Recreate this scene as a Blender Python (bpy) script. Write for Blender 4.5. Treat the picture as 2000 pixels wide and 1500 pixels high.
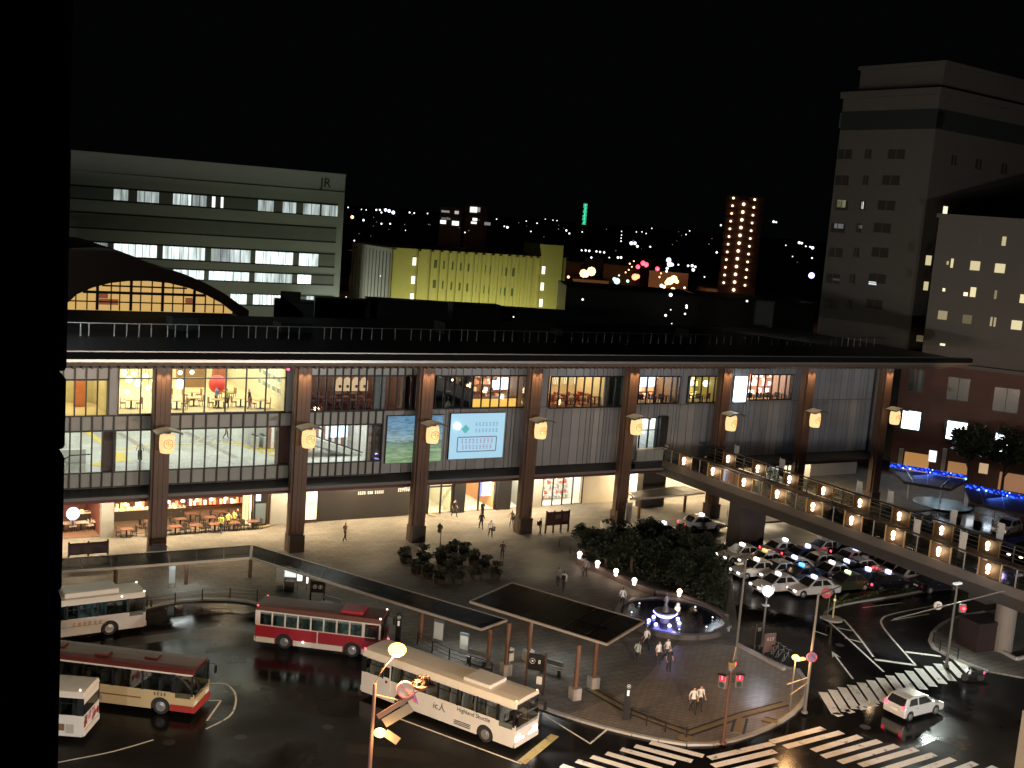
import bpy, bmesh, math, random
from mathutils import Vector, Matrix
import numpy as np
random.seed(11)
SC = bpy.context.scene
COL = SC.collection
for o in list(bpy.data.objects): bpy.data.objects.remove(o)
PI = math.pi

# ------------------------------------------------------------------ camera
CX, CY, CZ = -21.749, -90.373, 29.647
FPX = 2279.842                       # focal length in pixels of a 2000 px wide picture
def _axes(yaw, pitch, roll):
    cy, sy, cp, sp = math.cos(yaw), math.sin(yaw), math.cos(pitch), math.sin(pitch)
    f = Vector((sy*cp, cy*cp, sp)); r = Vector((cy, -sy, 0)); u = r.cross(f)
    c, s = math.cos(roll), math.sin(roll)
    return c*r+s*u, -s*r+c*u, f
AR, AU, AF = _axes(math.radians(30.32149), math.radians(-8.32491), math.radians(4.42802))
CP = Vector((CX, CY, CZ))
cam_d = bpy.data.cameras.new('camera'); cam = bpy.data.objects.new('camera', cam_d); COL.objects.link(cam)
cam_d.sensor_width = 36; cam_d.lens = 36*FPX/2000; cam_d.clip_start = .3; cam_d.clip_end = 12000
cam.matrix_world = Matrix(((AR.x, AU.x, -AF.x, CX), (AR.y, AU.y, -AF.y, CY), (AR.z, AU.z, -AF.z, CZ), (0, 0, 0, 1)))
SC.camera = cam

# ------------------------------------------------------------------ night sky, exposure
W = bpy.data.worlds.new('World'); SC.world = W; W.use_nodes = True
nt = W.node_tree; nt.nodes.clear()
sky = nt.nodes.new('ShaderNodeTexSky'); sky.sky_type = 'NISHITA'; sky.sun_disc = False
sky.sun_elevation = math.radians(-9); sky.sun_rotation = math.radians(200)
b1 = nt.nodes.new('ShaderNodeBackground'); b1.inputs[1].default_value = .05
b2 = nt.nodes.new('ShaderNodeBackground'); b2.inputs[0].default_value = (.75, .85, 1, 1); b2.inputs[1].default_value = .0011
ad = nt.nodes.new('ShaderNodeAddShader'); wo = nt.nodes.new('ShaderNodeOutputWorld')
nt.links.new(sky.outputs[0], b1.inputs[0]); nt.links.new(b1.outputs[0], ad.inputs[0])
nt.links.new(b2.outputs[0], ad.inputs[1]); nt.links.new(ad.outputs[0], wo.inputs[0])
SC.view_settings.view_transform = 'Standard'; SC.view_settings.look = 'None'
SC.view_settings.exposure = 0; SC.view_settings.gamma = 1; SC.view_settings.use_curve_mapping = False
cy = SC.cycles
cy.use_denoising = True; cy.use_light_tree = True
cy.max_bounces = 5; cy.diffuse_bounces = 2; cy.glossy_bounces = 3; cy.transmission_bounces = 4; cy.transparent_max_bounces = 12
cy.sample_clamp_indirect = 4; cy.caustics_reflective = False; cy.caustics_refractive = False
cy.use_adaptive_sampling = True; cy.adaptive_threshold = .02

# ------------------------------------------------------------------ lamps
def lamp(kind, loc, power, col=(1, .8, .6), size=.2, size_y=None, aim=None, spot=None, blend=.5):
    d = bpy.data.lights.new('lamp_light', kind); d.energy = power; d.color = col
    if kind == 'AREA':
        d.size = size
        if size_y: d.shape = 'RECTANGLE'; d.size_y = size_y
    else: d.shadow_soft_size = size
    if kind == 'SPOT': d.spot_size = math.radians(spot or 90); d.spot_blend = blend
    o = bpy.data.objects.new('lamp_light', d); COL.objects.link(o); o.location = loc
    if aim is not None:
        o.rotation_euler = (Vector(aim)-Vector(loc)).to_track_quat('-Z', 'Y').to_euler()
    return o

# street lamps along the near side of the square, under and beside the viewpoint (posts built with the street furniture)
NEAR_LAMPS = [(-44, -66, 8.5), (-16, -71, 8.5), (8, -69, 8.5), (38, -78, 8.5), (66, -66, 8.5)]
for q, w in zip(NEAR_LAMPS, (20000, 20000, 20000, 42000, 1500)): lamp('POINT', q, w, (1, .965, .91), .5)
# ------------------------------------------------------------------ survey: photo pixel -> point of the place
def ray(x, y): return (AF*FPX + AR*(x-1000) - AU*(y-750)).normalized()
def G(x, y, z=0.):                       # on the level z
    d = ray(x, y); return CP + d*((z-CZ)/d.z)
def F(x, y, Y=0.):                       # on a plane parallel to the station front
    d = ray(x, y); return CP + d*((Y-CY)/d.y)
def D(x, y, dist):                       # at a horizontal distance
    d = ray(x, y); return CP + d*(dist/math.hypot(d.x, d.y))
def VP(x, y, A, B):                      # on the upright plane through ground points A, B
    n = Vector((B[1]-A[1], A[0]-B[0], 0)); d = ray(x, y)
    return CP + d*((Vector((A[0], A[1], 0))-CP).dot(n)/d.dot(n))
def PX(p):
    d = Vector(p)-CP; z = d.dot(AF); return 1000+FPX*d.dot(AR)/z, 750-FPX*d.dot(AU)/z

# ------------------------------------------------------------------ materials
MATS = {}
def mat(name, col, rough=.6, metal=0., emit=0., ecol=None, noise=0., nscale=3., bump=0., bscale=20., spec=.5, rvar=0., alpha=None, sampling=None, objvar=0., coat=0.):
    if name in MATS: return MATS[name]
    m = bpy.data.materials.new(name); m.use_nodes = True; n = m.node_tree.nodes; L = m.node_tree.links
    b = n['Principled BSDF']; c4 = (*col, 1)
    b.inputs['Base Color'].default_value = c4; b.inputs['Roughness'].default_value = rough
    b.inputs['Metallic'].default_value = metal; b.inputs['Specular IOR Level'].default_value = spec
    if coat: b.inputs['Coat Weight'].default_value = coat; b.inputs['Coat Roughness'].default_value = .08
    if emit: b.inputs['Emission Color'].default_value = (*(ecol or col), 1); b.inputs['Emission Strength'].default_value = emit
    if noise or bump or rvar:
        tc = n.new('ShaderNodeTexCoord'); t = n.new('ShaderNodeTexNoise'); t.inputs['Scale'].default_value = nscale
        t.inputs['Detail'].default_value = 6; t.inputs['Roughness'].default_value = .62
        L.new(tc.outputs['Object'], t.inputs['Vector'])
        if noise:
            mx = n.new('ShaderNodeMix'); mx.data_type = 'RGBA'
            mx.inputs[6].default_value = (*[max(0, c*(1-noise)) for c in col], 1); mx.inputs[7].default_value = (*[min(1, c*(1+noise)) for c in col], 1)
            L.new(t.outputs[0], mx.inputs[0]); L.new(mx.outputs[2], b.inputs['Base Color'])
        if rvar:
            mr = n.new('ShaderNodeMapRange'); mr.inputs[1].default_value = .35; mr.inputs[2].default_value = .65
            mr.inputs[3].default_value = max(.03, rough-rvar); mr.inputs[4].default_value = min(1, rough+rvar)
            L.new(t.outputs[0], mr.inputs[0]); L.new(mr.outputs[0], b.inputs['Roughness'])
        if bump:
            t2 = n.new('ShaderNodeTexNoise'); t2.inputs['Scale'].default_value = bscale; t2.inputs['Detail'].default_value = 4
            L.new(tc.outputs['Object'], t2.inputs['Vector'])
            bp = n.new('ShaderNodeBump'); bp.inputs['Strength'].default_value = bump; bp.inputs['Distance'].default_value = .02
            L.new(t2.outputs[0], bp.inputs['Height']); L.new(bp.outputs[0], b.inputs['Normal'])
    if objvar:
        oi = n.new('ShaderNodeObjectInfo'); mr = n.new('ShaderNodeMapRange'); mr.inputs[3].default_value = 1-objvar; mr.inputs[4].default_value = 1+objvar
        hs = n.new('ShaderNodeHueSaturation'); hs.inputs['Color'].default_value = c4
        src = b.inputs['Base Color'].links[0].from_socket if b.inputs['Base Color'].links else None
        if src: L.new(src, hs.inputs['Color'])
        L.new(oi.outputs['Random'], mr.inputs[0]); L.new(mr.outputs[0], hs.inputs['Value']); L.new(hs.outputs[0], b.inputs['Base Color'])
    if alpha is not None: b.inputs['Alpha'].default_value = alpha
    if sampling: m.cycles.emission_sampling = sampling
    MATS[name] = m; return m
def emi(name, col, s, sampling=None):
    return mat(name, tuple(c*.3 for c in col), .5, emit=s, ecol=col, sampling=sampling)
def glass(name, tint=(.9, .95, .95), gloss=.08, rough=.02, edge_on=.7):
    if name in MATS: return MATS[name]
    m = bpy.data.materials.new(name); m.use_nodes = True; n = m.node_tree.nodes; L = m.node_tree.links; n.remove(n['Principled BSDF'])
    t = n.new('ShaderNodeBsdfTransparent'); t.inputs[0].default_value = (*tint, 1)
    g = n.new('ShaderNodeBsdfGlossy'); g.inputs['Roughness'].default_value = rough
    fr = n.new('ShaderNodeLayerWeight'); fr.inputs[0].default_value = .25
    mr = n.new('ShaderNodeMapRange'); mr.inputs[3].default_value = gloss; mr.inputs[4].default_value = edge_on
    mx = n.new('ShaderNodeMixShader'); L.new(fr.outputs[1], mr.inputs[0]); L.new(mr.outputs[0], mx.inputs[0])
    L.new(t.outputs[0], mx.inputs[1]); L.new(g.outputs[0], mx.inputs[2]); L.new(mx.outputs[0], n['Material Output'].inputs[0])
    MATS[name] = m; return m

def ground_mat(name, col, kind, sx=1.2, sy=.6, rough=.45, rvar=.2, mortar=.02, spec=.5):
    """paving in courses (kind brick) or plain asphalt, with soft dirt and damp patches"""
    m = bpy.data.materials.new(name); m.use_nodes = True; n = m.node_tree.nodes; L = m.node_tree.links; b = n['Principled BSDF']
    tc = n.new('ShaderNodeTexCoord'); mp = n.new('ShaderNodeMapping'); L.new(tc.outputs['Object'], mp.inputs[0])
    big = n.new('ShaderNodeTexNoise'); big.inputs['Scale'].default_value = .11; big.inputs['Detail'].default_value = 5
    fine = n.new('ShaderNodeTexNoise'); fine.inputs['Scale'].default_value = 9; fine.inputs['Detail'].default_value = 8
    for t in (big, fine): L.new(mp.outputs[0], t.inputs['Vector'])
    if kind == 'brick':
        br = n.new('ShaderNodeTexBrick'); br.inputs['Scale'].default_value = 1; br.inputs['Brick Width'].default_value = sx; br.inputs['Row Height'].default_value = sy
        br.inputs['Mortar Size'].default_value = mortar; br.inputs['Color1'].default_value = (*[c*.86 for c in col], 1); br.inputs['Color2'].default_value = (*[c*1.12 for c in col], 1)
        br.inputs['Mortar'].default_value = (*[c*.35 for c in col], 1); L.new(mp.outputs[0], br.inputs['Vector']); base = br.outputs[0]
    else:
        cr = n.new('ShaderNodeMix'); cr.data_type = 'RGBA'; cr.inputs[6].default_value = (*[c*.7 for c in col], 1); cr.inputs[7].default_value = (*[c*1.35 for c in col], 1)
        L.new(fine.outputs[0], cr.inputs[0]); base = cr.outputs[2]
    r1 = n.new('ShaderNodeMapRange'); r1.inputs[1].default_value = .3; r1.inputs[2].default_value = .7; r1.inputs[3].default_value = .62; r1.inputs[4].default_value = 1.15
    L.new(big.outputs[0], r1.inputs[0])
    mu = n.new('ShaderNodeMix'); mu.data_type = 'RGBA'; mu.blend_type = 'MULTIPLY'; mu.inputs[0].default_value = 1
    cmb = n.new('ShaderNodeCombineColor'); [L.new(r1.outputs[0], cmb.inputs[i]) for i in range(3)]
    L.new(base, mu.inputs[6]); L.new(cmb.outputs[0], mu.inputs[7]); L.new(mu.outputs[2], b.inputs['Base Color'])
    r2 = n.new('ShaderNodeMapRange'); r2.inputs[1].default_value = .38; r2.inputs[2].default_value = .62; r2.inputs[3].default_value = max(.06, rough-rvar); r2.inputs[4].default_value = rough+rvar
    L.new(big.outputs[0], r2.inputs[0]); L.new(r2.outputs[0], b.inputs['Roughness']); b.inputs['Specular IOR Level'].default_value = spec
    bp = n.new('ShaderNodeBump'); bp.inputs['Strength'].default_value = .25; bp.inputs['Distance'].default_value = .01; L.new(fine.outputs[0], bp.inputs['Height']); L.new(bp.outputs[0], b.inputs['Normal'])
    MATS[name] = m; return m

# ------------------------------------------------------------------ mesh builder
class MB:
    def __init__(s): s.v = []; s.f = []; s.m = []
    def add(s, vs, fs, m=0):
        k = len(s.v); s.v += [tuple(v) for v in vs]; s.f += [tuple(i+k for i in f) for f in fs]; s.m += [m]*len(fs); return s
    def box(s, x0, x1, y0, y1, z0, z1, m=0):
        v = [(x, y, z) for z in (z0, z1) for y in (y0, y1) for x in (x0, x1)]
        return s.add(v, [(0, 2, 3, 1), (4, 5, 7, 6), (0, 1, 5, 4), (2, 6, 7, 3), (0, 4, 6, 2), (1, 3, 7, 5)], m)
    def beam(s, p, q, w, h, m=0, up=(0, 0, 1)):
        p, q = Vector(p), Vector(q); d = (q-p).normalized(); up = Vector(up)
        if abs(d.dot(up)) > .98: up = Vector((1, 0, 0))
        a = d.cross(up).normalized()*w/2; b = a.cross(d).normalized()*h/2
        v = [e+i*a+j*b for e in (p, q) for i, j in ((-1, -1), (1, -1), (1, 1), (-1, 1))]
        return s.add(v, [(3, 2, 1, 0), (4, 5, 6, 7), (0, 1, 5, 4), (1, 2, 6, 5), (2, 3, 7, 6), (3, 0, 4, 7)], m)
    def tube(s, pts, r, n=8, m=0, cap=True):
        pts = [Vector(p) for p in pts]; rs = r if isinstance(r, (list, tuple)) else [r]*len(pts); vs = []
        for i, p in enumerate(pts):
            d = (pts[min(i+1, len(pts)-1)]-pts[max(i-1, 0)]).normalized()
            up = Vector((0, 0, 1)) if abs(d.z) < .9 else Vector((1, 0, 0))
            a = d.cross(up).normalized(); b = a.cross(d)
            vs += [p+(a*math.cos(t)+b*math.sin(t))*rs[i] for t in (2*PI*k/n for k in range(n))]
        fs = [(i*n+k, i*n+(k+1) % n, (i+1)*n+(k+1) % n, (i+1)*n+k) for i in range(len(pts)-1) for k in range(n)]
        if cap: fs += [tuple(range(n))[::-1], tuple((len(pts)-1)*n+k for k in range(n))]
        return s.add(vs, fs, m)
    def lathe(s, prof, c=(0, 0, 0), n=16, m=0):
        vs = [(c[0]+r*math.cos(2*PI*k/n), c[1]+r*math.sin(2*PI*k/n), c[2]+z) for r, z in prof for k in range(n)]
        fs = [(i*n+k, i*n+(k+1) % n, (i+1)*n+(k+1) % n, (i+1)*n+k) for i in range(len(prof)-1) for k in range(n)]
        fs += [tuple(range(n))[::-1], tuple((len(prof)-1)*n+k for k in range(n))]
        return s.add(vs, fs, m)
    def ball(s, c, r, n=10, m=0, sz=1.):
        k = max(4, n//2); return s.lathe([(max(.001, r*math.sin(PI*i/k)), -r*sz*math.cos(PI*i/k)) for i in range(k+1)], c, n, m)
    def extr(s, poly, vec, m=0, cap=None):
        n = len(poly); vec = Vector(vec); a = [Vector(p) for p in poly]
        vs = a+[p+vec for p in a]
        s.add(vs, [(i, (i+1) % n, n+(i+1) % n, n+i) for i in range(n)], m)
        k = len(s.v)-2*n; s.f += [tuple(k+i for i in range(n))[::-1], tuple(k+n+i for i in range(n))]; s.m += [m if cap is None else cap]*2
        return s
    def quad(s, a, b, c, d, m=0): return s.add([a, b, c, d], [(0, 1, 2, 3)], m)
    def mesh(s, name, mats, smooth=False, off=None):
        me = bpy.data.meshes.new(name)
        vs = s.v if off is None else [(v[0]-off[0], v[1]-off[1], v[2]-off[2]) for v in s.v]
        me.from_pydata(vs, [], s.f)
        for mm in (mats if isinstance(mats, (list, tuple)) else [mats]): me.materials.append(mm)
        me.polygons.foreach_set('material_index', s.m)
        bm = bmesh.new(); bm.from_mesh(me); bmesh.ops.recalc_face_normals(bm, faces=bm.faces); bm.to_mesh(me); bm.free()
        if smooth: me.polygons.foreach_set('use_smooth', [True]*len(me.polygons))
        me.update(); return me
    def build(s, name, mats, parent=None, world=False, smooth=False, bevel=0, loc=None):
        off = None
        if world:
            if parent is not None: off = root(parent).location
            elif loc is not None: off = loc
        o = bpy.data.objects.new(name, s.mesh(name, mats, smooth, off)); COL.objects.link(o)
        if parent is not None: o.parent = parent
        elif loc is not None: o.location = loc
        if bevel:
            md = o.modifiers.new('bevel', 'BEVEL'); md.width = bevel; md.segments = 2; md.limit_method = 'ANGLE'; md.angle_limit = .7
        return o
def root(o):
    while o.parent: o = o.parent
    return o
def inst(me, name, parent=None, loc=(0, 0, 0), rz=0, sc=None):
    o = bpy.data.objects.new(name, me); COL.objects.link(o); o.location = loc; o.rotation_euler.z = rz
    if parent is not None: o.parent = parent
    if sc: o.scale = sc
    return o
def tag(o, label=None, cat=None, group=None, kind=None):
    if label: o['label'] = label
    if cat: o['category'] = cat
    if group: o['group'] = group
    if kind: o['kind'] = kind
    return o
def thing(name, label, cat, loc=(0, 0, 0), rz=0, group=None, kind=None):
    o = bpy.data.objects.new(name, None); COL.objects.link(o); o.location = loc; o.rotation_euler.z = rz; o.empty_display_size = .3
    return tag(o, label, cat, group, kind)
CHILD = {}
def copy_tree(o, parent=None):
    c = o.copy(); COL.objects.link(c)
    if parent is not None: c.parent = parent
    for ch in list(o.children): copy_tree(ch, c)
    return c
def text_mesh(txt, size, name='lettering', depth=.01):
    cu = bpy.data.curves.new(name, 'FONT'); cu.body = txt; cu.size = size; cu.extrude = depth/2; cu.align_x = 'CENTER'; cu.align_y = 'CENTER'
    o = bpy.data.objects.new(name, cu); COL.objects.link(o)
    dg = bpy.context.evaluated_depsgraph_get(); me = bpy.data.meshes.new_from_object(o.evaluated_get(dg))
    bpy.data.objects.remove(o); return me
def text(txt, size, m, parent, loc, rot=(0, 0, 0), name='lettering'):
    me = text_mesh(txt, size, name); me.materials.clear(); me.materials.append(m)
    o = bpy.data.objects.new(name, me); COL.objects.link(o); o.location = loc; o.rotation_euler = rot
    if parent is not None: o.parent = parent
    return o
def glyphs(b, w, h, n, y=0, x0=0, z0=0, rnd=None, m=0, d=.01):
    """blurred, unreadable print: small strokes laid in character cells on the XZ plane"""
    rnd = rnd or random; cw = w/n
    for i in range(n):
        cx = x0-w/2+cw*(i+.5)
        for k in range(3):
            z = z0+h*(-.32+.32*k)
            b.box(cx-cw*.36*rnd.uniform(.5, 1), cx+cw*.36*rnd.uniform(.5, 1), y-d, y, z-h*.07, z+h*.07, m)
        b.box(cx-cw*.06, cx+cw*.06, y-d*1.2, y-d*.1, z0-h*.42, z0+h*.42, m)
def nth(i): return (ORD[i] if i < len(ORD) else '%dth' % (i+1))
ORD = ['first', 'second', 'third', 'fourth', 'fifth', 'sixth', 'seventh', 'eighth', 'ninth', 'tenth', 'eleventh', 'twelfth', 'thirteenth', 'fourteenth', 'fifteenth', 'sixteenth', 'seventeenth', 'eighteenth']

asphalt = ground_mat('wet_asphalt', (.010, .0098, .010), 'plain', rough=.31, rvar=.25, spec=.13)
paving = ground_mat('stone_paving', (.165, .155, .138), 'brick', 1.2, .6, rough=.64, rvar=.16, mortar=.018, spec=.06)
paving2 = ground_mat('warm_paving', (.22, .185, .148), 'brick', .6, .3, rough=.45, rvar=.16, mortar=.02)
earth = mat('dark_ground', (.03, .03, .028), .9, noise=.3, nscale=.05)
def worn(name, col):
    m = mat(name, col, .6, noise=.2, nscale=2.2); n = m.node_tree.nodes; L = m.node_tree.links; b = n['Principled BSDF']; src = b.inputs['Base Color'].links[0].from_socket
    tc = n.new('ShaderNodeTexCoord'); t = n.new('ShaderNodeTexNoise'); t.inputs['Scale'].default_value = 1.1; t.inputs['Detail'].default_value = 9; t.inputs['Roughness'].default_value = .72; L.new(tc.outputs['Object'], t.inputs['Vector'])
    r = n.new('ShaderNodeMapRange'); r.inputs[1].default_value = .56; r.inputs[2].default_value = .66; L.new(t.outputs[0], r.inputs[0])
    x = n.new('ShaderNodeMix'); x.data_type = 'RGBA'; x.inputs[7].default_value = (.05, .048, .045, 1); L.new(r.outputs[0], x.inputs[0]); L.new(src, x.inputs[6]); L.new(x.outputs[2], b.inputs['Base Color']); return m
paint = worn('road_paint', (.80, .78, .72))
paint_y = worn('yellow_paint', (.5, .42, .18))
tactile = mat('tactile_yellow', (.20, .155, .08), .6, noise=.2, nscale=2)
kerbst = mat('kerb_stone', (.34, .33, .31), .6, noise=.2, nscale=2)
wood = mat('column_wood', (.088, .046, .028), .5, noise=.35, nscale=1.2, bump=.2, bscale=8)
wood_d = mat('column_base', (.042, .030, .024), .5, noise=.2)
panel_g = mat('grey_cladding', (.24, .245, .255), .42, metal=.25, noise=.22, nscale=.5, objvar=.14)
span_g = mat('spandrel_glass', (.25, .265, .255), .3, noise=.06, nscale=.7, objvar=.1)
black = mat('black_metal', (.016, .016, .018), .4, metal=.3)
matte = mat('matte_black', (.008, .008, .008), .95, spec=.1)
dark = mat('dark_wall', (.013, .0105, .0095), .55, noise=.3, nscale=1)
brown_d = mat('dark_brown_trim', (.055, .026, .02), .45, noise=.2)
silver = mat('bright_metal', (.46, .46, .46), .35, metal=.7)
steel = mat('grey_steel', (.3, .3, .3), .4, metal=.8)
roof_d = mat('dark_roof', (.035, .037, .04), .5, noise=.3, nscale=.5)
concrete = mat('concrete', (.32, .30, .28), .75, noise=.25, nscale=.8, bump=.15)
white_p = mat('white_paint', (.75, .74, .70), .35, noise=.06)
beige_w = mat('beige_wall', (.5, .45, .36), .6, noise=.12, nscale=.8)
pane = glass('window_glass')
pane_d = glass('railing_glass', (.5, .5, .48), .06, .05)
# ================================================================== SETTING: ground, road, plaza, kerbs, markings
PZ = .12
def flat(name, pts, z, m, th=None, loc=(0, 0, 0)):
    b = MB(); pts = [(p[0], p[1]) for p in pts]
    if th: b.extr([(x, y, z-th) for x, y in pts], (0, 0, th))
    else: b.add([(x, y, z) for x, y in pts], [tuple(range(len(pts)))])
    return tag(b.build(name, m), kind='structure')
def smooth(pts, n=4):
    """round a polyline (Catmull-Rom)"""
    out = []; P = [pts[0]]+list(pts)+[pts[-1]]
    for i in range(1, len(P)-2):
        a, b, c, d = [np.array(p[:2], float) for p in P[i-1:i+3]]
        for k in range(n):
            t = k/n; out.append(tuple(.5*(2*b+(c-a)*t+(2*a-5*b+4*c-d)*t*t+(3*b-a-3*c+d)*t**3)))
    out.append(tuple(pts[-1][:2])); return out
g0 = MB(); g0.quad((-4000, -900, -.3), (5000, -900, -.3), (5000, 7000, -.3), (-4000, 7000, -.3)); tag(g0.build('ground', earth), kind='structure')
flat('road', [(-80, -110), (150, -110), (150, 26), (-80, 26)], 0, asphalt)
west = smooth([(-14, -15.5), (-9.0, -13.2), (-6.3, -10.9), (-3.0, -9.5), (-.9, -8.9), (1.3, -9.0), (4.4, -10.6), (7.5, -16.5), (10.1, -23.2), (11.9, -26.6), (13.7, -30.3), (15.9, -35.2), (18.6, -39.1), (21.6, -41.5), (26.4, -41.2), (31, -39.4), (34.0, -36.9), (35.5, -34.4)], 4)
east = [tuple(G(*p, PZ)[:2]) for p in ((1545, 1308), (1437, 1255), (1440, 1215), (1432, 1150), (1428, 1080), (1400, 1052), (1300, 1052), (1262, 1046), (1245, 1030))]
front = [(49.5, -2.6), (75, -2.6), (96, -3.2), (99, 4), (101, 24), (-24, 24), (-24, -15.5)]
plaza_pts = west+east+front
flat('plaza', plaza_pts, PZ, paving, th=.3)
# warm-toned paving field at the corner by the crossing, and the pale kerb stones along the bus bays
corner = [p for p in west if p[0] > 15.5 and p[1] < -34]+[(35.6, -34.0), tuple(G(1530, 1300, PZ)[:2]), tuple(G(1437, 1258, PZ)[:2]), (31, -27), (22, -33.5)]
ctr = np.mean(np.array(corner), 0)
flat('corner_paving', [tuple(ctr+(np.array(p)-ctr)*.965) for p in corner], PZ+.004, paving2)
kb = tag(bpy.data.objects.new('kerb', None), kind='structure'); COL.objects.link(kb)
def kerb_line(pts, par, w=.28, z0=0, z1=PZ+.02, step=1.6, m=None):
    acc = []; P = [Vector((p[0], p[1], 0)) for p in pts]; cur = P[0]; i = 1; rem = step
    out = [cur]
    while i < len(P):
        d = (P[i]-cur).length
        if d >= rem: cur = cur+(P[i]-cur).normalized()*rem; out.append(cur); rem = step
        else: rem -= d; cur = P[i]; i += 1
    for a, b in zip(out[:-1], out[1:]):
        q = MB(); dd = (b-a).normalized()*.012
        q.beam((a+dd)+Vector((0, 0, (z0+z1)/2)), (b-dd)+Vector((0, 0, (z0+z1)/2)), w, z1-z0); q.build('kerb_stone', m or kerbst, par)
kerb_line(west[6:], kb); kerb_line([(34.9, -34.4)]+[tuple(p) for p in east[:2]], kb)
# the far pavement under the footbridge, and the hotel forecourt
east_walk = smooth([tuple(G(*p, PZ)[:2]) for p in ((1930, 1310), (1862, 1284), (1818, 1258), (1828, 1228), (1868, 1205), (1950, 1190))], 4)+[(75, -24), (80, -46), (60, -52)]
flat('far_pavement', east_walk, PZ, paving, th=.3)
kb2 = tag(bpy.data.objects.new('kerb', None), kind='structure'); COL.objects.link(kb2)
kerb_line(east_walk[:20], kb2)
# planted strip between taxi rank and street
medp = smooth([tuple(G(*p, PZ)[:2]) for p in ((1605, 1205), (1618, 1188), (1662, 1176), (1760, 1160), (1880, 1136), (1990, 1120))], 4)
medp2 = [tuple(G(*p, PZ)[:2]) for p in ((1990, 1108), (1880, 1122), (1760, 1144), (1660, 1160), (1600, 1172))]
flat('planted_strip', medp+medp2, PZ+.03, mat('verge_soil', (.035, .045, .02), .9, noise=.4, nscale=2), th=.2)
kb3 = tag(bpy.data.objects.new('kerb', None), kind='structure'); COL.objects.link(kb3)
kerb_line(medp, kb3)
flat('hotel_forecourt', [(78, -3.2), (96, -3.2), (112, -3), (112, 26), (101, 26), (99, 4)], PZ-.02, paving, th=.3)

# painted markings: every stripe its own thin sheet
def stripe(par, a, b, w, m=paint, z=.004, name='stripe', hw=None):
    a, b = Vector((a[0], a[1], z)), Vector((b[0], b[1], z)); d = (b-a).normalized(); s = Vector((-d.y, d.x, 0))*w/2
    MB().quad(a-s, b-s, b+s, a+s).build(name, m, par)
def marking(name, lines, w=.15, m=paint, piece='line', z=.004):
    par = tag(bpy.data.objects.new(name, None), kind='structure'); COL.objects.link(par)
    for ln in lines:
        P = [G(*p) for p in ln]
        if len(P) > 2: P = [Vector((*q, 0)) for q in smooth(P, 4)]
        b = MB()
        for i in range(len(P)-1):
            a, c = P[i], P[i+1]; d = (c-a).normalized(); s = Vector((-d.y, d.x, 0))*w/2; up = Vector((0, 0, z-a.z))
            e = d*(w*.2 if 0 < i < len(P)-2 else 0)
            b.quad(a-s+up, c-s+up, c+s+up, a+s+up) if i == 0 else b.quad(P_l[0], c-s+up, c+s+up, P_l[1])
            P_l = (c-s+up, c+s+up)
        b.build(piece, m, par)
    return par
def crossing(pairs, w=.45):
    par = tag(bpy.data.objects.new('crosswalk', None), kind='structure'); COL.objects.link(par)
    for a, b in pairs: stripe(par, G(*a), G(*b), w)
    return par
def lerp(a, b, t): return tuple(x+(y-x)*t for x, y in zip(a, b))
# upper crossing of the side road: 15 stripes from (1610,1352)-(1630,1395) to (1848,1290)-(1897,1322)
crossing([(lerp((1607, 1352), (1868, 1287), i/14), lerp((1634, 1396), (1899, 1319), i/14)) for i in range(15)], .62)
marking('edge_blocks', [((lerp((1630, 1397), (1722, 1371), i/4)), (lerp((1642, 1394), (1734, 1369), i/4))) for i in range(5)], .55, piece='block')
# lower crossings
crossing([((1270+0, 1450), (1374, 1477)), ((1240, 1457), (1352, 1487)), ((1213, 1463), (1318, 1492)), ((1184, 1471), (1292, 1503)), ((1155, 1478), (1270, 1513)), ((1126, 1486), (1245, 1524)), ((1096, 1495), (1215, 1536))], .5)
crossing([((1385, 1481), (1510, 1452)), ((1392, 1496), (1514, 1467)), ((1402, 1512), (1518, 1484)), ((1412, 1530), (1522, 1502))], .5)
crossing([((1507, 1449), (1608, 1422)), ((1533, 1459), (1644, 1430)), ((1588, 1466), (1680, 1438)), ((1607, 1478), (1718, 1447)), ((1640, 1489), (1752, 1456)), ((1680, 1495), (1790, 1463)), ((1715, 1507), (1825, 1473)), ((1755, 1520), (1862, 1482)), ((1800, 1530), (1905, 1490)), ((1850, 1540), (1945, 1498))], .5)
marking('lane_marking', [((1612, 1208), (1662, 1253), (1726, 1312)), ((1648, 1210), (1674, 1240), (1706, 1283)), ((1830, 1182), (1748, 1198), (1722, 1210), (1730, 1232), (1789, 1300)),
                         ((1685, 1187), (1762, 1177)), ((1634, 1226), (1664, 1232)), ((1650, 1246), (1684, 1255)), ((1740, 1212), (1815, 1199)), ((1590, 1232), (1616, 1241))], .16)
marking('stop_line', [((1708, 1288), (1787, 1299)), ((1768, 1273), (1838, 1282))], .35)
arw = marking('arrow_marking', [((1627, 1275), (1666, 1326))], .14)
q = MB(); tip = G(1625, 1272); dirv = (G(1666, 1326)-tip).normalized(); sd = Vector((-dirv.y, dirv.x, 0)); up4 = Vector((0, 0, .004))
q.quad(tip+up4, tip+dirv*1.2+sd*.32+up4, tip+dirv*.85+up4, tip+dirv*1.2-sd*.32+up4); q.build('arrow_head', paint, arw)
# bus bays
marking('bus_bay_line', [((770, 1400), (1018, 1492)), ((1060, 1395), (1152, 1452)), ((1152, 1453), (1196, 1416)), ((410, 1335), (440, 1336), (458, 1352), (460, 1375), (447, 1400), (402, 1424)), ((408, 1368), (432, 1368)), ((432, 1368), (404, 1408)), ((140, 1484), (220, 1468), (300, 1445)), ((60, 1500), (140, 1484))], .12)
marking('bus_stop_bar', [((1018, 1490), (1084, 1436))], .55, m=paint_y, piece='bar')
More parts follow.
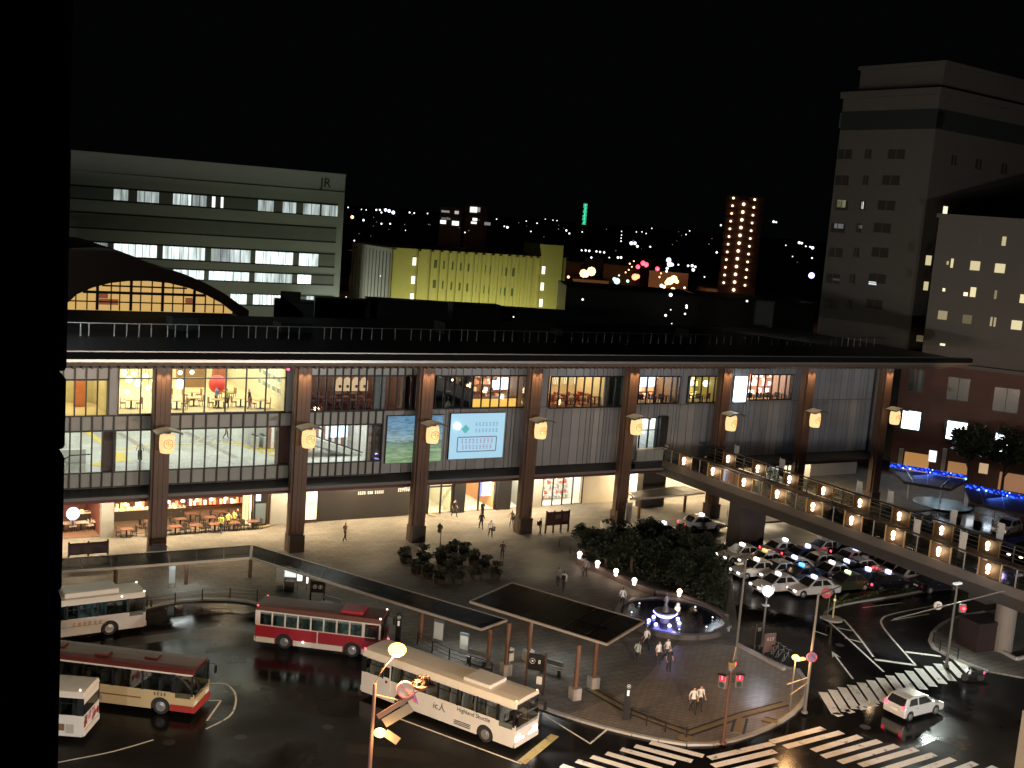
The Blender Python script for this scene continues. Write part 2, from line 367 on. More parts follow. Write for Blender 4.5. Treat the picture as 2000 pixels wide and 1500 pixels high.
# tactile guide paving on the corner
tg = tag(bpy.data.objects.new('tactile_paving', None), kind='structure'); COL.objects.link(tg)
def tac(lines, w):
    for ln in lines:
        P = [G(*p, PZ) for p in ln]
        for a, b in zip(P[:-1], P[1:]):
            n = max(1, int((b-a).length/1.2)); d = (b-a)/n
            for i in range(n):
                dd = d.normalized()*.02; x, y = a+d*i+dd, a+d*(i+1)-dd
                q = MB(); q.beam(x+Vector((0, 0, .012)), y+Vector((0, 0, .012)), w, .02); q.build('tactile_tile', tactile, tg)
        # darker border strips
            q = MB()
            s = Vector((-(b-a).y, (b-a).x, 0)).normalized()*(w/2+.1)
            for sg in (-1, 1): q.beam(a+s*sg+Vector((0, 0, .008)), b+s*sg+Vector((0, 0, .008)), .16, .008)
            q.build('border_strip', dark, tg)
tac([((1150, 1345), (1230, 1390), (1345, 1432), (1415, 1408), (1450, 1396), (1535, 1374))], .38)
tac([((1448, 1402), (1440, 1432))], .5); tac([((1325, 1438), (1350, 1444))], .8); tac([((1490, 1404), (1520, 1412))], .5)
# faint tactile runs on the plaza by the station doors
tac([((500, 1032), (535, 1022)), ((835, 1003), (855, 1008))], .6)

# drain covers and resurfaced patches in the asphalt
patch_m = ground_mat('patched_asphalt', (.017, .016, .015), 'plain', rough=.5, rvar=.1, spec=.15)
rdp = random.Random(4)
for px, py in ((520, 1345), (640, 1420), (330, 1450), (1250, 1520), (1690, 1420), (1880, 1440), (1640, 1260), (1760, 1230), (470, 1440)):
    p = G(px, py); q = MB(); q.lathe([(.34, .003), (.34, .010), (.28, .012), (.27, .008), (.01, .008)], (p.x, p.y, 0), 18)
    o = q.build('drain_cover', mat('cover_iron', (.03, .03, .03), .5, spec=.3), None, world=True, loc=(p.x, p.y, 0)); tag(o, kind='structure')
for px, py, w, h_, a in ((560, 1380, 2.4, 1.6, .3), (760, 1470, 5, 1.2, -.6), (1820, 1470, 4, 1.6, .2), (1700, 1250, 1.2, 3, .5), (280, 1250, 5, 1.3, .05)):
    p = G(px, py); c, s_ = math.cos(a), math.sin(a); q = MB(); q.quad(*[(p.x+x*c-y*s_, p.y+x*s_+y*c, .002) for x, y in ((-w/2, -h_/2), (w/2, -h_/2), (w/2, h_/2), (-w/2, h_/2))]); tag(q.build('road_patch', patch_m), kind='structure')
# ================================================================== STATION
WY = 2.2
ST = thing('station_building', 'long three storey station with dark glass front, wooden columns and flat roof, across the plaza', 'station', (36, 6, 0))
S0 = ST.location
XL, XR = -14.5, 79.6
def sx(px, py=760): return F(px, py, WY).x
def fz(px, py, Y=WY): return F(px, py, Y).z
def spart(b, name, m, par=None, **k): return b.build(name, m, par or ST, world=True, **k)
def bx(name, m, *a, par=None, **k): return spart(MB().box(*a), name, m, par, **k)
_box = {}
def sbox(name, m, x0, x1, y0, y1, z0, z1, par=None):
    """a box part that shares its mesh with all boxes of the same size"""
    k = (round(x1-x0, 2), round(y1-y0, 2), round(z1-z0, 2), m.name)
    if k not in _box:
        a, b, c = k[0]/2, k[1]/2, k[2]/2; _box[k] = MB().box(-a, a, -b, b, -c, c).mesh(name, m)
    p = par or ST
    return inst(_box[k], name, p, (( x0+x1)/2-S0.x, (y0+y1)/2-S0.y, (z0+z1)/2-S0.z))
Z2, Z2T, Z3, Z3T, ZT, ZB = 7.2, 10.5, 11.75, 15.45, 15.9, 6.0
# slabs, rear shell, roof
bx('floor_slab', concrete, XL, XR, 2.32, 26, 6.2, 7.05)
bx('floor_slab', concrete, XL, XR, 2.32, 24, 11.15, 11.65)
bx('rear_wall', dark, XL, XR, 26, 26.4, 0, 17)
bx('end_wall', black, XR, XR+.4, 2.2, 26, 5.2, 16)
bx('roof_deck', roof_d, -24, 89.5, -2.3, 27, 16.75, 17.05)
bx('eave_soffit', mat('soffit_boards', (.12, .09, .07), .6, noise=.2), -24, 89.3, -2.5, 26, 16.3, 16.6)
bx('eave_trim', silver, -24, 89.6, -2.75, -2.55, 16.62, 16.82)
bx('eave_gutter', matte, -24, 89.6, -2.72, -2.4, 16.84, 17.3)
bx('roof_edge_rail', steel, -24, 89.5, -2.5, -2.42, 17.33, 17.42)
bx('ceiling_beam', mat('eave_beam', (.05, .025, .018), .5), -24, 82, -.9, -.6, 15.9, 16.28)
# little rafter ends under the eave
raf = MB().box(-.06, .06, -.9, .9, -.1, .1).mesh('rafter', mat('rafter_wood', (.10, .085, .07), .6))
for i in range(150):
    x = -13+i*.66
    if x < 86: inst(raf, 'rafter', ST, (x-S0.x, -1.6-S0.y, 16.18))
# roof railing
rl = bx('roof_railing', mat('railing_paint', (.75, .75, .72), .4, noise=.1), -24, 88, 8.97, 9.03, 18.09, 18.16)
pm = MB().box(-.04, .04, -.03, .03, -.53, .53).mesh('railing_post', mat('railing_paint', (.75, .75, .72), .4, noise=.1))
for i in range(100):
    x = -8+i*1.0+(.35 if i % 7 == 3 else 0)
    if i % 9 == 5: continue
    if x < 87: inst(pm, 'railing_post', rl, (x-S0.x, 9-S0.y, 17.56))
tl_ = thing('added_roof_light', 'added unseen light on a short mast at the far left end of the station roof', 'lamp', (-17, 3, 17.05))
MB().tube([(0, 0, 0), (0, 0, 3.6)], .06).build('mast', steel, tl_); MB().box(-.3, .3, -.15, .15, 3.6, 3.85).build('lamp_head', black, tl_)
lamp('POINT', (-17, 2.7, 20.4), 7000, (.95, 1, .95), .2)  # added lamp out of view, put in to brighten the roof railing
# roof clutter
for x, w, h in ((4, 2.2, 1.1), (14, 3, .8), (31, 1.6, 1.2), (45, 3.2, .7), (62, 2.2, 1.0)):
    bx('roof_unit', roof_d, x, x+w, 14, 16.5, 17.05, 17.05+h)
# canopy over the colonnade
cp_ = MB().extr([(XL, .75, 5.62), (XL, 2.3, 6.0), (XL, 2.3, 5.2), (XL, .75, 5.35)], (XR+1.2-XL, 0, 0)); spart(cp_, 'canopy', black)
bx('canopy_lip', mat('canopy_lip_paint', (.12, .12, .12), .4), XL, XR+1.2, .68, .75, 5.36, 5.58)
bx('colonnade_soffit', brown_d, XL, XR, 2.3, 26, 5.0, 5.2)
bx('soffit_beam', mat('soffit_beam_red', (.09, .025, .02), .5), XL, XR, 2.0, 2.4, 4.75, 5.05)
# -------- upper front: dark backing behind all panels is the frame grid; glass panes, spandrels, cladding
mull = {}
def mullion(x, z0, z1, w=.09, d=.22): sbox('mullion', black, x-w/2, x+w/2, WY-.2, WY-.2+d, z0, z1)
def transom(x0, x1, z, h=.1): sbox('transom', black, x0, x1, WY-.17, WY+.02, z-h/2, z+h/2)
def strips(x0, x1, w):
    n = max(1, round((x1-x0)/w)); return [x0+(x1-x0)*i/n for i in range(n+1)]
def panes(xs, z0, z1, m=pane, name='window_pane'):
    for a, b in zip(xs[:-1], xs[1:]): sbox(name, m, a+.03, b-.03, WY, WY+.03, z0, z1)
def spans(xs, z0, z1, m=None, name='facade_panel', g=.05):
    for a, b in zip(xs[:-1], xs[1:]): sbox(name, m or span_g, a+g, b-g, WY, WY+.08, z0, z1)
xa = sx(130); xB0, xB1 = sx(231), sx(557); xC0, xC1 = sx(573), sx(737)
# zone 1 (left): second floor glass all along
xs1 = strips(XL, sx(224), .82); xs2 = strips(sx(224), 11.2, 1.03); xs3 = strips(11.2, sx(745, 860), .7)
xsl = xs1[:-1]+xs2[:-1]+xs3
for x in xsl: mullion(x, ZB, Z3-.1)
spans(xsl, ZB, Z2-.04); spans(xsl, Z2T+.04, Z3-.12); panes(xsl, Z2, Z2T)
for z in (ZB, Z2, Z2T, Z3-.06): transom(XL, sx(745, 860), z)
# zone 1 third floor
xA = strips(XL, sx(212), .82)
for x in xA: mullion(x, Z3, ZT)
panes(xA, Z3, 14.5); spans(xA, 14.55, ZT); transom(XL, sx(212), 14.52)
sbox('facade_panel', panel_g, sx(212)+.05, sx(231)-.05, WY, WY+.1, Z3, ZT)
xBs = strips(xB0, xB1, 1.62)
for x in xBs: mullion(x, Z3-.05, ZT, .08)
panes(xBs, Z3, Z3T); transom(xB0, xB1, 14.62, .08); transom(xB0, xB1, Z3-.02, .2); transom(xB0, xB1, Z3T+.1, .3)
sbox('facade_panel', panel_g, xB1+.06, xC0-.06, WY, WY+.1, Z3, ZT)
xCs = strips(xC0, sx(818), .74)
for x in xCs: mullion(x, Z3-.05, ZT, .07)
panes(xCs, Z3, 14.75); spans(xCs, 14.8, ZT); transom(xC0, sx(818), 14.78); transom(xC0, sx(818), Z3-.03, .12)
# zone 2 (right): upright metal cladding of uneven widths with dark open joints, window openings on the third floor
opens = [(sx(850), sx(1027), 11.78, 14.72), (sx(1074), sx(1218), 11.65, 14.62), (sx(1246), sx(1326), 11.9, 14.6), (sx(1342), sx(1407), 11.9, 14.6), (sx(1464), sx(1546), 12.1, 14.75)]
door0, door1, dz1 = sx(1248, 840), sx(1282, 840), 10.3
xs = [sx(745, 860)]; rnd = random.Random(5)
pat = [1.02, 1.0, .98, 1.03, .5, .35, 1.0, .72, .38, .45, 1.05, .9]
k = 0
while xs[-1] < XR-.4:
    xs.append(xs[-1]+pat[k % len(pat)]*(1 if rnd.random() < .8 else .7)); k += 1
xs[-1] = XR
backing = mat('dark_joint_gap', (.02, .02, .02), .6)  # dark backing behind the open joints
def clip_strip(a, b):
    c = (a+b)/2
    for o in opens:
        if o[0] < c < o[1]: return o
    return None
for a, b in zip(xs[:-1], xs[1:]):
    o = clip_strip(a, b); lo = ZB
    c = (a+b)/2
    if door0-.2 < c < door1+1.3: lo = dz1+.1
    if c < sx(818, 760):
        sbox('facade_panel', panel_g, a+.035, b-.035, WY, WY+.1, lo+.02, 11.68)
    elif c > sx(1550): # plain end bay: one horizontal joint
        sbox('facade_panel', panel_g, a+.035, b-.035, WY, WY+.1, lo+.02, 11.9); sbox('facade_panel', panel_g, a+.035, b-.035, WY, WY+.1, 11.96, ZT)
    elif o:
        sbox('facade_panel', panel_g, a+.035, b-.035, WY, WY+.1, lo+.02, o[2]-.06); sbox('facade_panel', panel_g, a+.035, b-.035, WY, WY+.1, o[3]+.06, ZT)
    else:
        sbox('facade_panel', panel_g, a+.035, b-.035, WY, WY+.1, lo+.02, 11.7); sbox('facade_panel', panel_g, a+.035, b-.035, WY, WY+.1, 11.76, ZT)
for o in opens:
    w = strips(o[0], o[1], .95); panes(w, o[2], o[3])
    for x in w: mullion(x, o[2], o[3], .06)
    transom(o[0], o[1], o[2]-.02, .12); transom(o[0], o[1], o[3]+.02, .1)
# backing wall behind the cladding, leaving the openings free
bx('pilaster', panel_g, sx(735), sx(755), 2.42, 2.7, 11.66, 15.4)
e = [sx(820)]+[v for o in opens for v in o[:2]]+[XR]
for i in range(0, len(e), 2):
    if e[i+1]-e[i] > .05: bx('backing_wall', backing, e[i], e[i+1], WY+.14, WY+.3, 11.3, ZT)
for o in opens:
    bx('backing_wall', backing, o[0], o[1], WY+.14, WY+.3, o[3]+.02, ZT); bx('backing_wall', backing, o[0], o[1], WY+.14, WY+.3, 11.3, o[2]-.06)
bx('backing_wall', backing, sx(745, 860), door0, WY+.14, WY+.3, ZB, 11.3); bx('backing_wall', backing, door1, XR, WY+.14, WY+.3, ZB, 11.3); bx('backing_wall', backing, door0, door1, WY+.14, WY+.3, dz1, 11.3)
bx('corner_post', silver, XR+.42, XR+.6, 1.9, 2.3, 5.6, 16)
# pillars seen in the second floor glass
for a, b in ((203, 228), (545, 567)):
    bx('pillar', mat('pillar_red_brown', (.10, .028, .02), .5), sx(a, 880), sx(b, 880), 2.5, 3.3, 7.05, 11.15)
bx('pillar', wood, sx(727, 870), sx(744, 870), 2.5, 3.3, 7.05, 11.15)
bx('door_pillar', black, door1+.02, sx(1297, 840), 1.6, 2.4, 5.9, 10.6)
# columns: three wooden boards round a core, dark foot
CXS = [0, 11.421, 22.694, 33.75, 44.713, 56.352, 67.843, 79.61]
core = MB().box(-.5, .5, -.02, .72, 0, 16.25).mesh('column', mat('column_core', (.07, .03, .018), .5, noise=.3, nscale=1))
bd = MB().box(-.17, .17, -.14, .1, 0, 16.2).mesh('board', wood)
sd_ = MB().box(-.09, .09, -.3, .3, 0, 16.2).mesh('board', wood)
base = MB().box(-.66, .66, -.6, .62, 0, 1.5).mesh('column_foot', wood_d)
cap = MB().box(-.7, .7, -.62, .64, 0, .35).mesh('column_cap', brown_d)
for x in CXS:
    c = inst(core, 'column', ST, (x-S0.x, .15-S0.y, 0))
    for dx in (-.36, 0, .36): inst(bd, 'board', c, (dx, -.03, .1))
    for dx in (-.6, .6): inst(sd_, 'board', c, (dx, .35, .1))
    inst(base, 'column_foot', c, (0, .3, PZ)); inst(cap, 'column_cap', c, (0, .3, 15.95))
# lanterns
lant_body = emi('lantern_glow', (1, .66, .30), 1.15, 'AUTO')
ink = mat('lantern_ink', (.32, .17, .06), .7, emit=.5, ecol=(.75, .36, .12), sampling='NONE')
def make_lantern():
    r = thing('column_lantern', '', 'lantern')
    prof = [(.42, -.78), (.50, -.74), (.56, -.4), (.58, 0), (.56, .4), (.5, .72), (.42, .76)]
    bd_ = MB().lathe(prof, (0, 0, 0), 20).build('lamp_body', lant_body, r, smooth=True)
    rb = MB()
    for z in (-.74, -.5, -.25, 0, .25, .5, .74): rb.lathe([(.575-.13*abs(z)**2*1.4, z-.012), (.59-.13*abs(z)**2*1.4, z), (.575-.13*abs(z)**2*1.4, z+.012)], (0, 0, 0), 20)
    rb.build('rib', mat('lantern_rib', (.5, .3, .15), .6, emit=.45, ecol=(1, .6, .28), sampling='NONE'), bd_)
    em = MB()
    for rr in (.36, .2):                                   # crest: two rings and bent strokes
        n = 20
        for i in range(n):
            a0, a1 = 2*PI*i/n, 2*PI*(i+1)/n
            p = lambda a, q: (q*math.sin(a)*.95, -math.sqrt(max(0, .585**2-(q*math.sin(a))**2))-.012, q*math.cos(a))
            if rr == .2 and i in (2, 3, 12, 13): continue
            em.beam(p(a0, rr), p(a1, rr), .035, .05)
    em.beam((-.16, -.585, .0), (.16, -.585, .0), .03, .05); em.beam((0, -.6, -.16), (0, -.6, .16), .03, .05)
    em.build('crest', ink, bd_)
    hd = MB(); n = 10                                      # curved hood sweeping out to the front and sides
    P = []
    for i in range(n+1):
        t = -1+2*i/n; P.append((t*1.0, .95+.22*(1-abs(t)**1.6)-.05*abs(t)))
    poly = [(x, -.95, z) for x, z in P]+[(x*.96, -.95, z-.13) for x, z in P[::-1]]
    hd.extr(poly, (0, 1.5, 0)); hd.build('hood', mat('lantern_hood', (.10, .10, .09), .5, noise=.2), r)
    br = MB(); br.box(-.08, .08, -.1, .85, .8, .92); br.box(-.07, .07, .55, .8, -.6, .85); br.build('bracket', black, r)
    MB().lathe([(.3, .74), (.3, .84), (.12, .95)], (0, 0, 0), 12).build('cap', black, r)
    MB().lathe([(.3, -.84), (.36, -.78)], (0, 0, 0), 12).build('bottom_ring', black, r)
    return r
L0 = make_lantern()
LPX = [326, 603, 845, 1056, 1243, 1428, 1592, 1748]
for i, x in enumerate(CXS):
    o = L0 if i == 0 else copy_tree(L0)
    p = F(LPX[i], [865, 856, 848, 840, 833, 826, 820, 815][i], -1.05); o.location = (p.x, -1.05, p.z)
    tag(o, 'glowing cream lantern with grey hood on the %s wooden station column from the left' % ORD[i], 'lantern', 'lanterns on the station columns')
    # lights at the head of the column
    for dx in (-.34, .34):
        lamp('SPOT', (x+dx, -.42, 15.75), 620, (1, .68, .36), .05, aim=(x+dx*.8, .02, 9), spot=80, blend=1)
    lamp('POINT', (p.x, -1.75, p.z-.2), 26, (1, .62, .3), .4)
# -------- ground floor wall, 8.5 m behind the columns
GY = 8.5
def gx(px, py=985): return F(px, py, GY).x
GZ = PZ+.02
def gwall(px0, px1, m, z1=4.98, name='ground_wall', y0=GY, y1=GY+.3): return bx(name, m, gx(px0), gx(px1), y0, y1, PZ, z1)
greyst = mat('grey_stone', (.22, .22, .21), .5, noise=.15)
gwall(197, 221, greyst, name='wall_pier', y0=GY-.5)
gwall(529, 563, greyst); gwall(563, 594, brown_d); gwall(617, 803, dark); gwall(803, 834, dark)
gwall(884, 905, black, y0=GY-.3); gwall(967, 994, black, y0=GY-.3)
gwall(1021, 1044, greyst); gwall(1044, 1058, greyst); gwall(1135, 1200, beige_w); gwall(1203, 1229, beige_w); gwall(1241, 1262, beige_w)
gwall(1262, 1300, beige_w); gwall(1300, 1470, beige_w); gwall(1552, 1575, greyst)
bx('rear_parapet', greyst, gx(1575), gx(1725), GY+5, GY+5.3, PZ, 5)
pls = MB()
for px in (1168, 1180, 1192): pls.box(gx(px)-.03, gx(px)+.03, GY-.02, GY, PZ, 4.9)
# advert light panel and strips
adv = thing('light_panel', 'tall cream lit advertising panel beside the dark wall, behind the second column', 'sign', (gx(606), GY-.3, PZ))
bx('frame', brown_d, gx(595)-.05, gx(617)+.05, GY-.25, GY-.02, PZ, 3.6, par=adv); bx('lit_face', emi('warm_panel', (1, .78, .45), 1.5), gx(595.5), gx(616.5), GY-.32, GY-.26, PZ+.35, 3.4, par=adv)
gg = MB(); glyphs(gg, .6, .3, 3, 0); gg.build('print', mat('panel_print', (.4, .2, .1), .6), adv, loc=None).location = (0, -.06, 1.9)
for px in (1201.5, 1235):
    lp = bx('lit_strip', emi('strip_light', (1, .86, .55), 2.2), gx(px)-(.1 if px < 1210 else .45), gx(px)+(.1 if px < 1210 else .45), GY-.06, GY-.01, PZ+.3, 4.9)
# lettering on the dark wall (unreadable at this distance)
gg = MB()
for a, b, n in ((697, 713, 4), (716, 727, 3), (730, 748, 5)): glyphs(gg, gx(b)-gx(a), .34, n, GY-.02, (gx(a)+gx(b))/2, F(722, 962, GY).z, random.Random(3))
for a, b, n in ((775, 806, 8),): glyphs(gg, gx(b)-gx(a), .42, n, GY-.02, (gx(a)+gx(b))/2, F(790, 956, GY).z, random.Random(4))
spart(gg, 'wall_lettering', mat('letter_white', (.6, .6, .58), .5, emit=.1, ecol=(1, 1, 1)))
# ---------------- rooms behind glass: floor, back wall, sides, lit ceiling
def room(x0, x1, y0, y1, z0, z1, wall, floor, lcol, ls, cover=.8, side=None):
    """a lit interior; only the ceiling panels emit"""
    f = bx('interior_floor', floor, x0, x1, y0, y1, z0, z0+.04)
    bx('interior_wall', wall, x0, x1, y1, y1+.15, z0, z1)
    bx('interior_wall', side or wall, x0-.02, x0+.1, y0+.15, y1-.01, z0+.05, z1); bx('interior_wall', side or wall, x1-.1, x1+.02, y0+.15, y1-.01, z0+.05, z1)
    bx('interior_ceiling', mat('ceiling_white', (.7, .69, .66), .8), x0, x1, y0+.1, y1, z1, z1+.08)
    em = emi('ceiling_light_%02d%02d%02d_%03d' % (int(lcol[0]*10), int(lcol[1]*10), int(lcol[2]*10), int(ls*20)), lcol, ls)
    n = max(1, int((x1-x0)/2.4)); w = (x1-x0)/n
    for i in range(n):
        bx('ceiling_light', em, x0+w*(i+.5)-w*cover/2, x0+w*(i+.5)+w*cover/2, y0+.5, y1-.4, z1-.06, z1-.02)
wp = lambda n, c, **k: mat(n, c, .6, noise=.12, nscale=1.2, **k)
# second floor concourse
room(XL, sx(745, 860), 2.75, 25, 7.05, 11.1, wp('concourse_wall', (.5, .48, .43)), ground_mat('concourse_floor', (.50, .51, .46), 'brick', 1.5, 1.5, .3, .08, .008), (1, .96, .84), 3.3, .55)
def line2(pts, w, m, z=7.1, name='floor_line', Y=None):
    b = MB(); P = [G(*p, z) for p in pts]
    for a, c in zip(P[:-1], P[1:]): b.beam(a, c, w, .012)
    spart(b, name, m)
ty = mat('floor_yellow', (.68, .50, .06), .5)
line2(((230, 878), (300, 868), (545, 864)), .35, ty); line2(((448, 862), (548, 893)), .4, ty); line2(((168, 842), (205, 868)), .5, ty); line2(((230, 884), (240, 902)), 1.1, ty)
line2(((180, 908), (205, 905)), 1.2, ty); line2(((508, 873), (536, 880)), 1.2, ty)
line2(((232, 845), (312, 893)), .55, mat('floor_band', (.30, .27, .22), .4)); line2(((362, 843), (460, 893)), .55, MATS['floor_band'])
# gate machines, slatted wall, stair
p = G(520, 872, 7.1)
gt = thing('ticket_gates', 'row of pale ticket gates inside the bright second floor concourse', 'gates', (p.x, p.y, 7.09))
for i in range(4):
    MB().box(-1.3+i*.75, -.95+i*.75, -.9, .9, 0, 1.05).build('gate_cabinet', mat('gate_grey', (.45, .45, .42), .4), gt, bevel=.04)
    MB().box(-1.28+i*.75, -.97+i*.75, -.5, .5, 1.06, 1.12).build('gate_top', black, gt)
MB().box(-1.6, 1.6, 1.6, 1.75, 0, 1.9).build('gate_screen', white_p, gt)
sw = MB(); x0 = sx(590, 860)
sl = [MB().box(-.14, .14, -.05, .05, 0, 3.9).mesh('slat', mm) for mm in (mat('slat_brown', (.30, .14, .10), .5), mat('slat_white', (.8, .78, .74), .5))]
bx('slat_wall', wp('slat_back', (.5, .46, .42)), 11.4, 19.3, 9.0, 9.2, 7.09, 11.05)
for i in range(24): inst(sl[i % 2], 'slat', ST, (11.6+i*.32-S0.x, 8.9-S0.y, 7.12))
for i in range(12): inst(sl[i % 2], 'slat', ST, (-9.0+i*.36-S0.x, 12.6-S0.y, 7.12))
st_ = thing('escalator', 'white walled escalator running down inside the second floor, right of the second column', 'escalator', (15.2, 6, 7.09))
MB().extr([(-2.2, 0, 2.3), (3.8, 0, .1), (3.8, 0, -.03), (3.0, 0, -.03), (-2.2, 0, 1.5)], (0, .25, 0)).build('side_wall', white_p, st_).location = (0, -1.2, 0)
MB().extr([(-2.2, 0, 2.3), (3.8, 0, .1), (3.8, 0, -.03), (3.0, 0, -.03), (-2.2, 0, 1.5)], (0, .25, 0)).build('side_wall', white_p, st_).location = (0, .6, 0)
for i in range(12): MB().box(-2.2+i*.45, -1.75+i*.45, -.92, .58, 1.75-i*.165-.3, 1.75-i*.165).build('step', steel, st_)
MB().tube([(-2.2, -1.1, 2.4), (3.8, -1.1, .25)], .06).build('handrail', black, st_)
lamp('AREA', (15.5, 5.0, 10.9), 420, (1, .96, .9), 4, 2)  # added lamp, brightens the slat wall and escalator
wd = thing('lit_poster', 'blue white lit poster on the concourse wall, right of the second column', 'poster', (18.1, 8.7, 8.0))
MB().box(-.9, .9, -.05, .05, 0, 2.6).build('lit_face', emi('poster_blue_white', (.72, .82, 1), 2.6), wd)
pw = G(150, 900, 7.1)
sr = thing('stair_rail', 'white parapet and dark handrail of a stair inside the concourse at far left', 'railing', (-6.4, 5.0, 7.09))
MB().box(-4, 1.9, 1.2, 1.4, 0, 1.1).build('parapet', white_p, sr)
MB().tube([(-1.2, -1.5, .4), (.4, -.9, 1.1), (1.9, -.9, 1.15)], .05).build('handrail', black, sr)
for i in range(5): MB().box(-1.6+i*.3, -1.2+i*.3, -1.3, 1.0, .02+i*.1, .08+i*.1).build('step', steel, sr)
# doorway to the footbridge
room(door0, door1+.9, 2.5, 9, 6.3, 10.4, wp('lobby_white', (.75, .76, .75)), wp('lobby_floor', (.6, .6, .58)), (.95, 1, .97), 5, .9)
for x in (door0+.02, (door0+door1)/2, door1-.02): mullion(x, 6.3, dz1, .07)
transom(door0, door1, 9.2, .08); panes([door0, (door0+door1)/2, door1], 6.35, 9.1)
# third floor rooms (left to right)
warmw = wp('cream_wall', (.70, .63, .43)); wf = wp('timber_floor', (.62, .48, .26))
room(XL, sx(213), 2.5, 8, 11.66, 15.5, wp('yellow_wall', (.6, .52, .28)), wf, (1, .84, .5), 6)
room(xB0-.3, xB1+.2, 2.5, 19, 11.66, 15.5, warmw, wf, (1, .92, .68), 6.6, .75)
room(xC0-.3, sx(742)+2.4, 2.5, 8.5, 11.66, 15.3, wp('tan_wall', (.36, .22, .17)), wp('red_floor', (.25, .07, .05)), (1, .62, .42), .8)
room(sx(742)+2.45, sx(836), 2.5, 7, 11.66, 15.3, wp('umber_wall', (.12, .05, .04)), wp('umber_floor', (.10, .05, .04)), (1, .6, .4), .14)
room(sx(848), sx(926), 2.5, 7, 11.66, 15.3, wp('night_wall', (.05, .05, .06)), wp('night_floor', (.05, .05, .05)), (1, .8, .6), .10)
room(sx(927), sx(1028), 2.5, 7, 11.66, 15.3, wp('bar_wall', (.35, .22, .12)), wf, (1, .66, .36), 2)
room(sx(1073), sx(1186), 2.5, 8, 11.66, 15.3, wp('gold_wall', (.78, .68, .46)), wp('red_carpet', (.38, .10, .04)), (1, .72, .40), 6)
room(sx(1187), sx(1220), 2.5, 6, 11.66, 15.3, wp('teal_wall', (.07, .10, .09)), wp('teal_floor', (.1, .1, .1)), (.7, 1, .9), .35)
room(sx(1245), sx(1327), 2.5, 6.5, 11.66, 15.3, wp('amber_wall', (.45, .30, .16)), wf, (1, .76, .5), 3)
room(sx(1341), sx(1408), 2.5, 6.5, 11.66, 15.3, wp('olive_wall', (.42, .34, .10)), wf, (1, .82, .5), 3)
room(sx(1462), sx(1548), 2.5, 6, 11.66, 15.3, wp('pink_wall', (.6, .42, .34)), wf, (1, .86, .72), 5)
# fittings of the rooms
def pendants(label, cat, pts, r, m, z, Y, name='pendant_lamp', grp=None, sz=1.):
    pr = None
    for px, py in pts:
        p = F(px, py, Y); o = thing(name, label+(', %s of them from the left' % ORD[pts.index((px, py))] if grp else ''), cat, (p.x, Y, p.z), group=grp)
        MB().ball((0, 0, 0), r, 12, sz=sz).build('shade', m, o, smooth=True); MB().tube([(0, 0, r*sz), (0, 0, max(.3, z-p.z))], .015, 5).build('cord', black, o)
redm = mat('red_lamp', (.5, .03, .02), .5, emit=.25, ecol=(1, .06, .04))
pendants('large red globe pendant hanging in the bright yellow third floor hall', 'lamp', [(425, 750)], .78, redm, 15.4, 6.5)
pendants('white bell pendant hanging near the first column in the yellow hall', 'lamp', [(351, 750)], .42, emi('white_bulb', (1, .92, .7), 3, 'NONE'), 15.4, 5)
pendants('white round paper lamp left of the sixth column', 'lamp', [(1349, 748), (1379, 749)], .36, emi('ball_white', (1, .9, .75), 3, 'NONE'), 15.3, 4, grp='round paper lamps')
pendants('red round paper lamp beside the sixth column', 'lamp', [(1403, 746)], .5, emi('ball_red', (1, .25, .2), 1.6, 'NONE'), 15.3, 4)
pendants('small white light in the dim third floor restaurant', 'lamp', [(650, 718), (697, 720), (592, 772)], .13, emi('ball_dim', (1, .85, .6), 1.5, 'NONE'), 15.3, 4, grp='small ceiling lights')
for i, px in enumerate((663, 678, 695, 711)):   # arched wall lights on the back wall of the dim restaurant
    p = F(px, 752, 8.4); o = thing('wall_light', 'arched glowing niche light on the tan third floor wall, %s from the left' % ORD[i], 'wall light', (p.x, 8.35, p.z), group='arched niche lights')
    b = MB(); w = .36
    b.extr([(-w, 0, -.55), (w, 0, -.55), (w, 0, .35), (w*.7, 0, .62), (0, 0, .75), (-w*.7, 0, .62), (-w, 0, .35)], (0, .1, 0)); b.build('niche', emi('niche_glow', (1, .66, .38), .85), o)
    MB().ball((0, -.1, -.1), .15, 8).build('ornament', mat('ornament_brown', (.2, .1, .06), .6), o)
nb = thing('neon_sign', 'blue white neon sign glowing in the bar left of the fourth column', 'sign', (*F(982, 750, 5.6)[:2], F(982, 750, 5.6).z))
b = MB(); b.box(-1.25, 1.0, -.06, .06, -.3, .35); b.box(-.6, 1.5, -.05, .07, .1, .6); b.box(-1.0, 1.2, -.07, .05, -.5, -.1); b.build('tube_letters', emi('neon_blue_white', (.78, .82, 1), 4.5), nb)
cn = thing('bar_counter', 'amber lit bar counter along the third floor window left of fourth column', 'counter', (sx(977), 3.0, 11.7))
MB().box(-2.4, 2.3, 0, .35, .0, .75).build('lit_front', emi('amber_front', (1, .52, .10), 1.5), cn); MB().box(-2.5, 2.4, -.05, .8, .76, .84).build('counter_top', wood, cn)
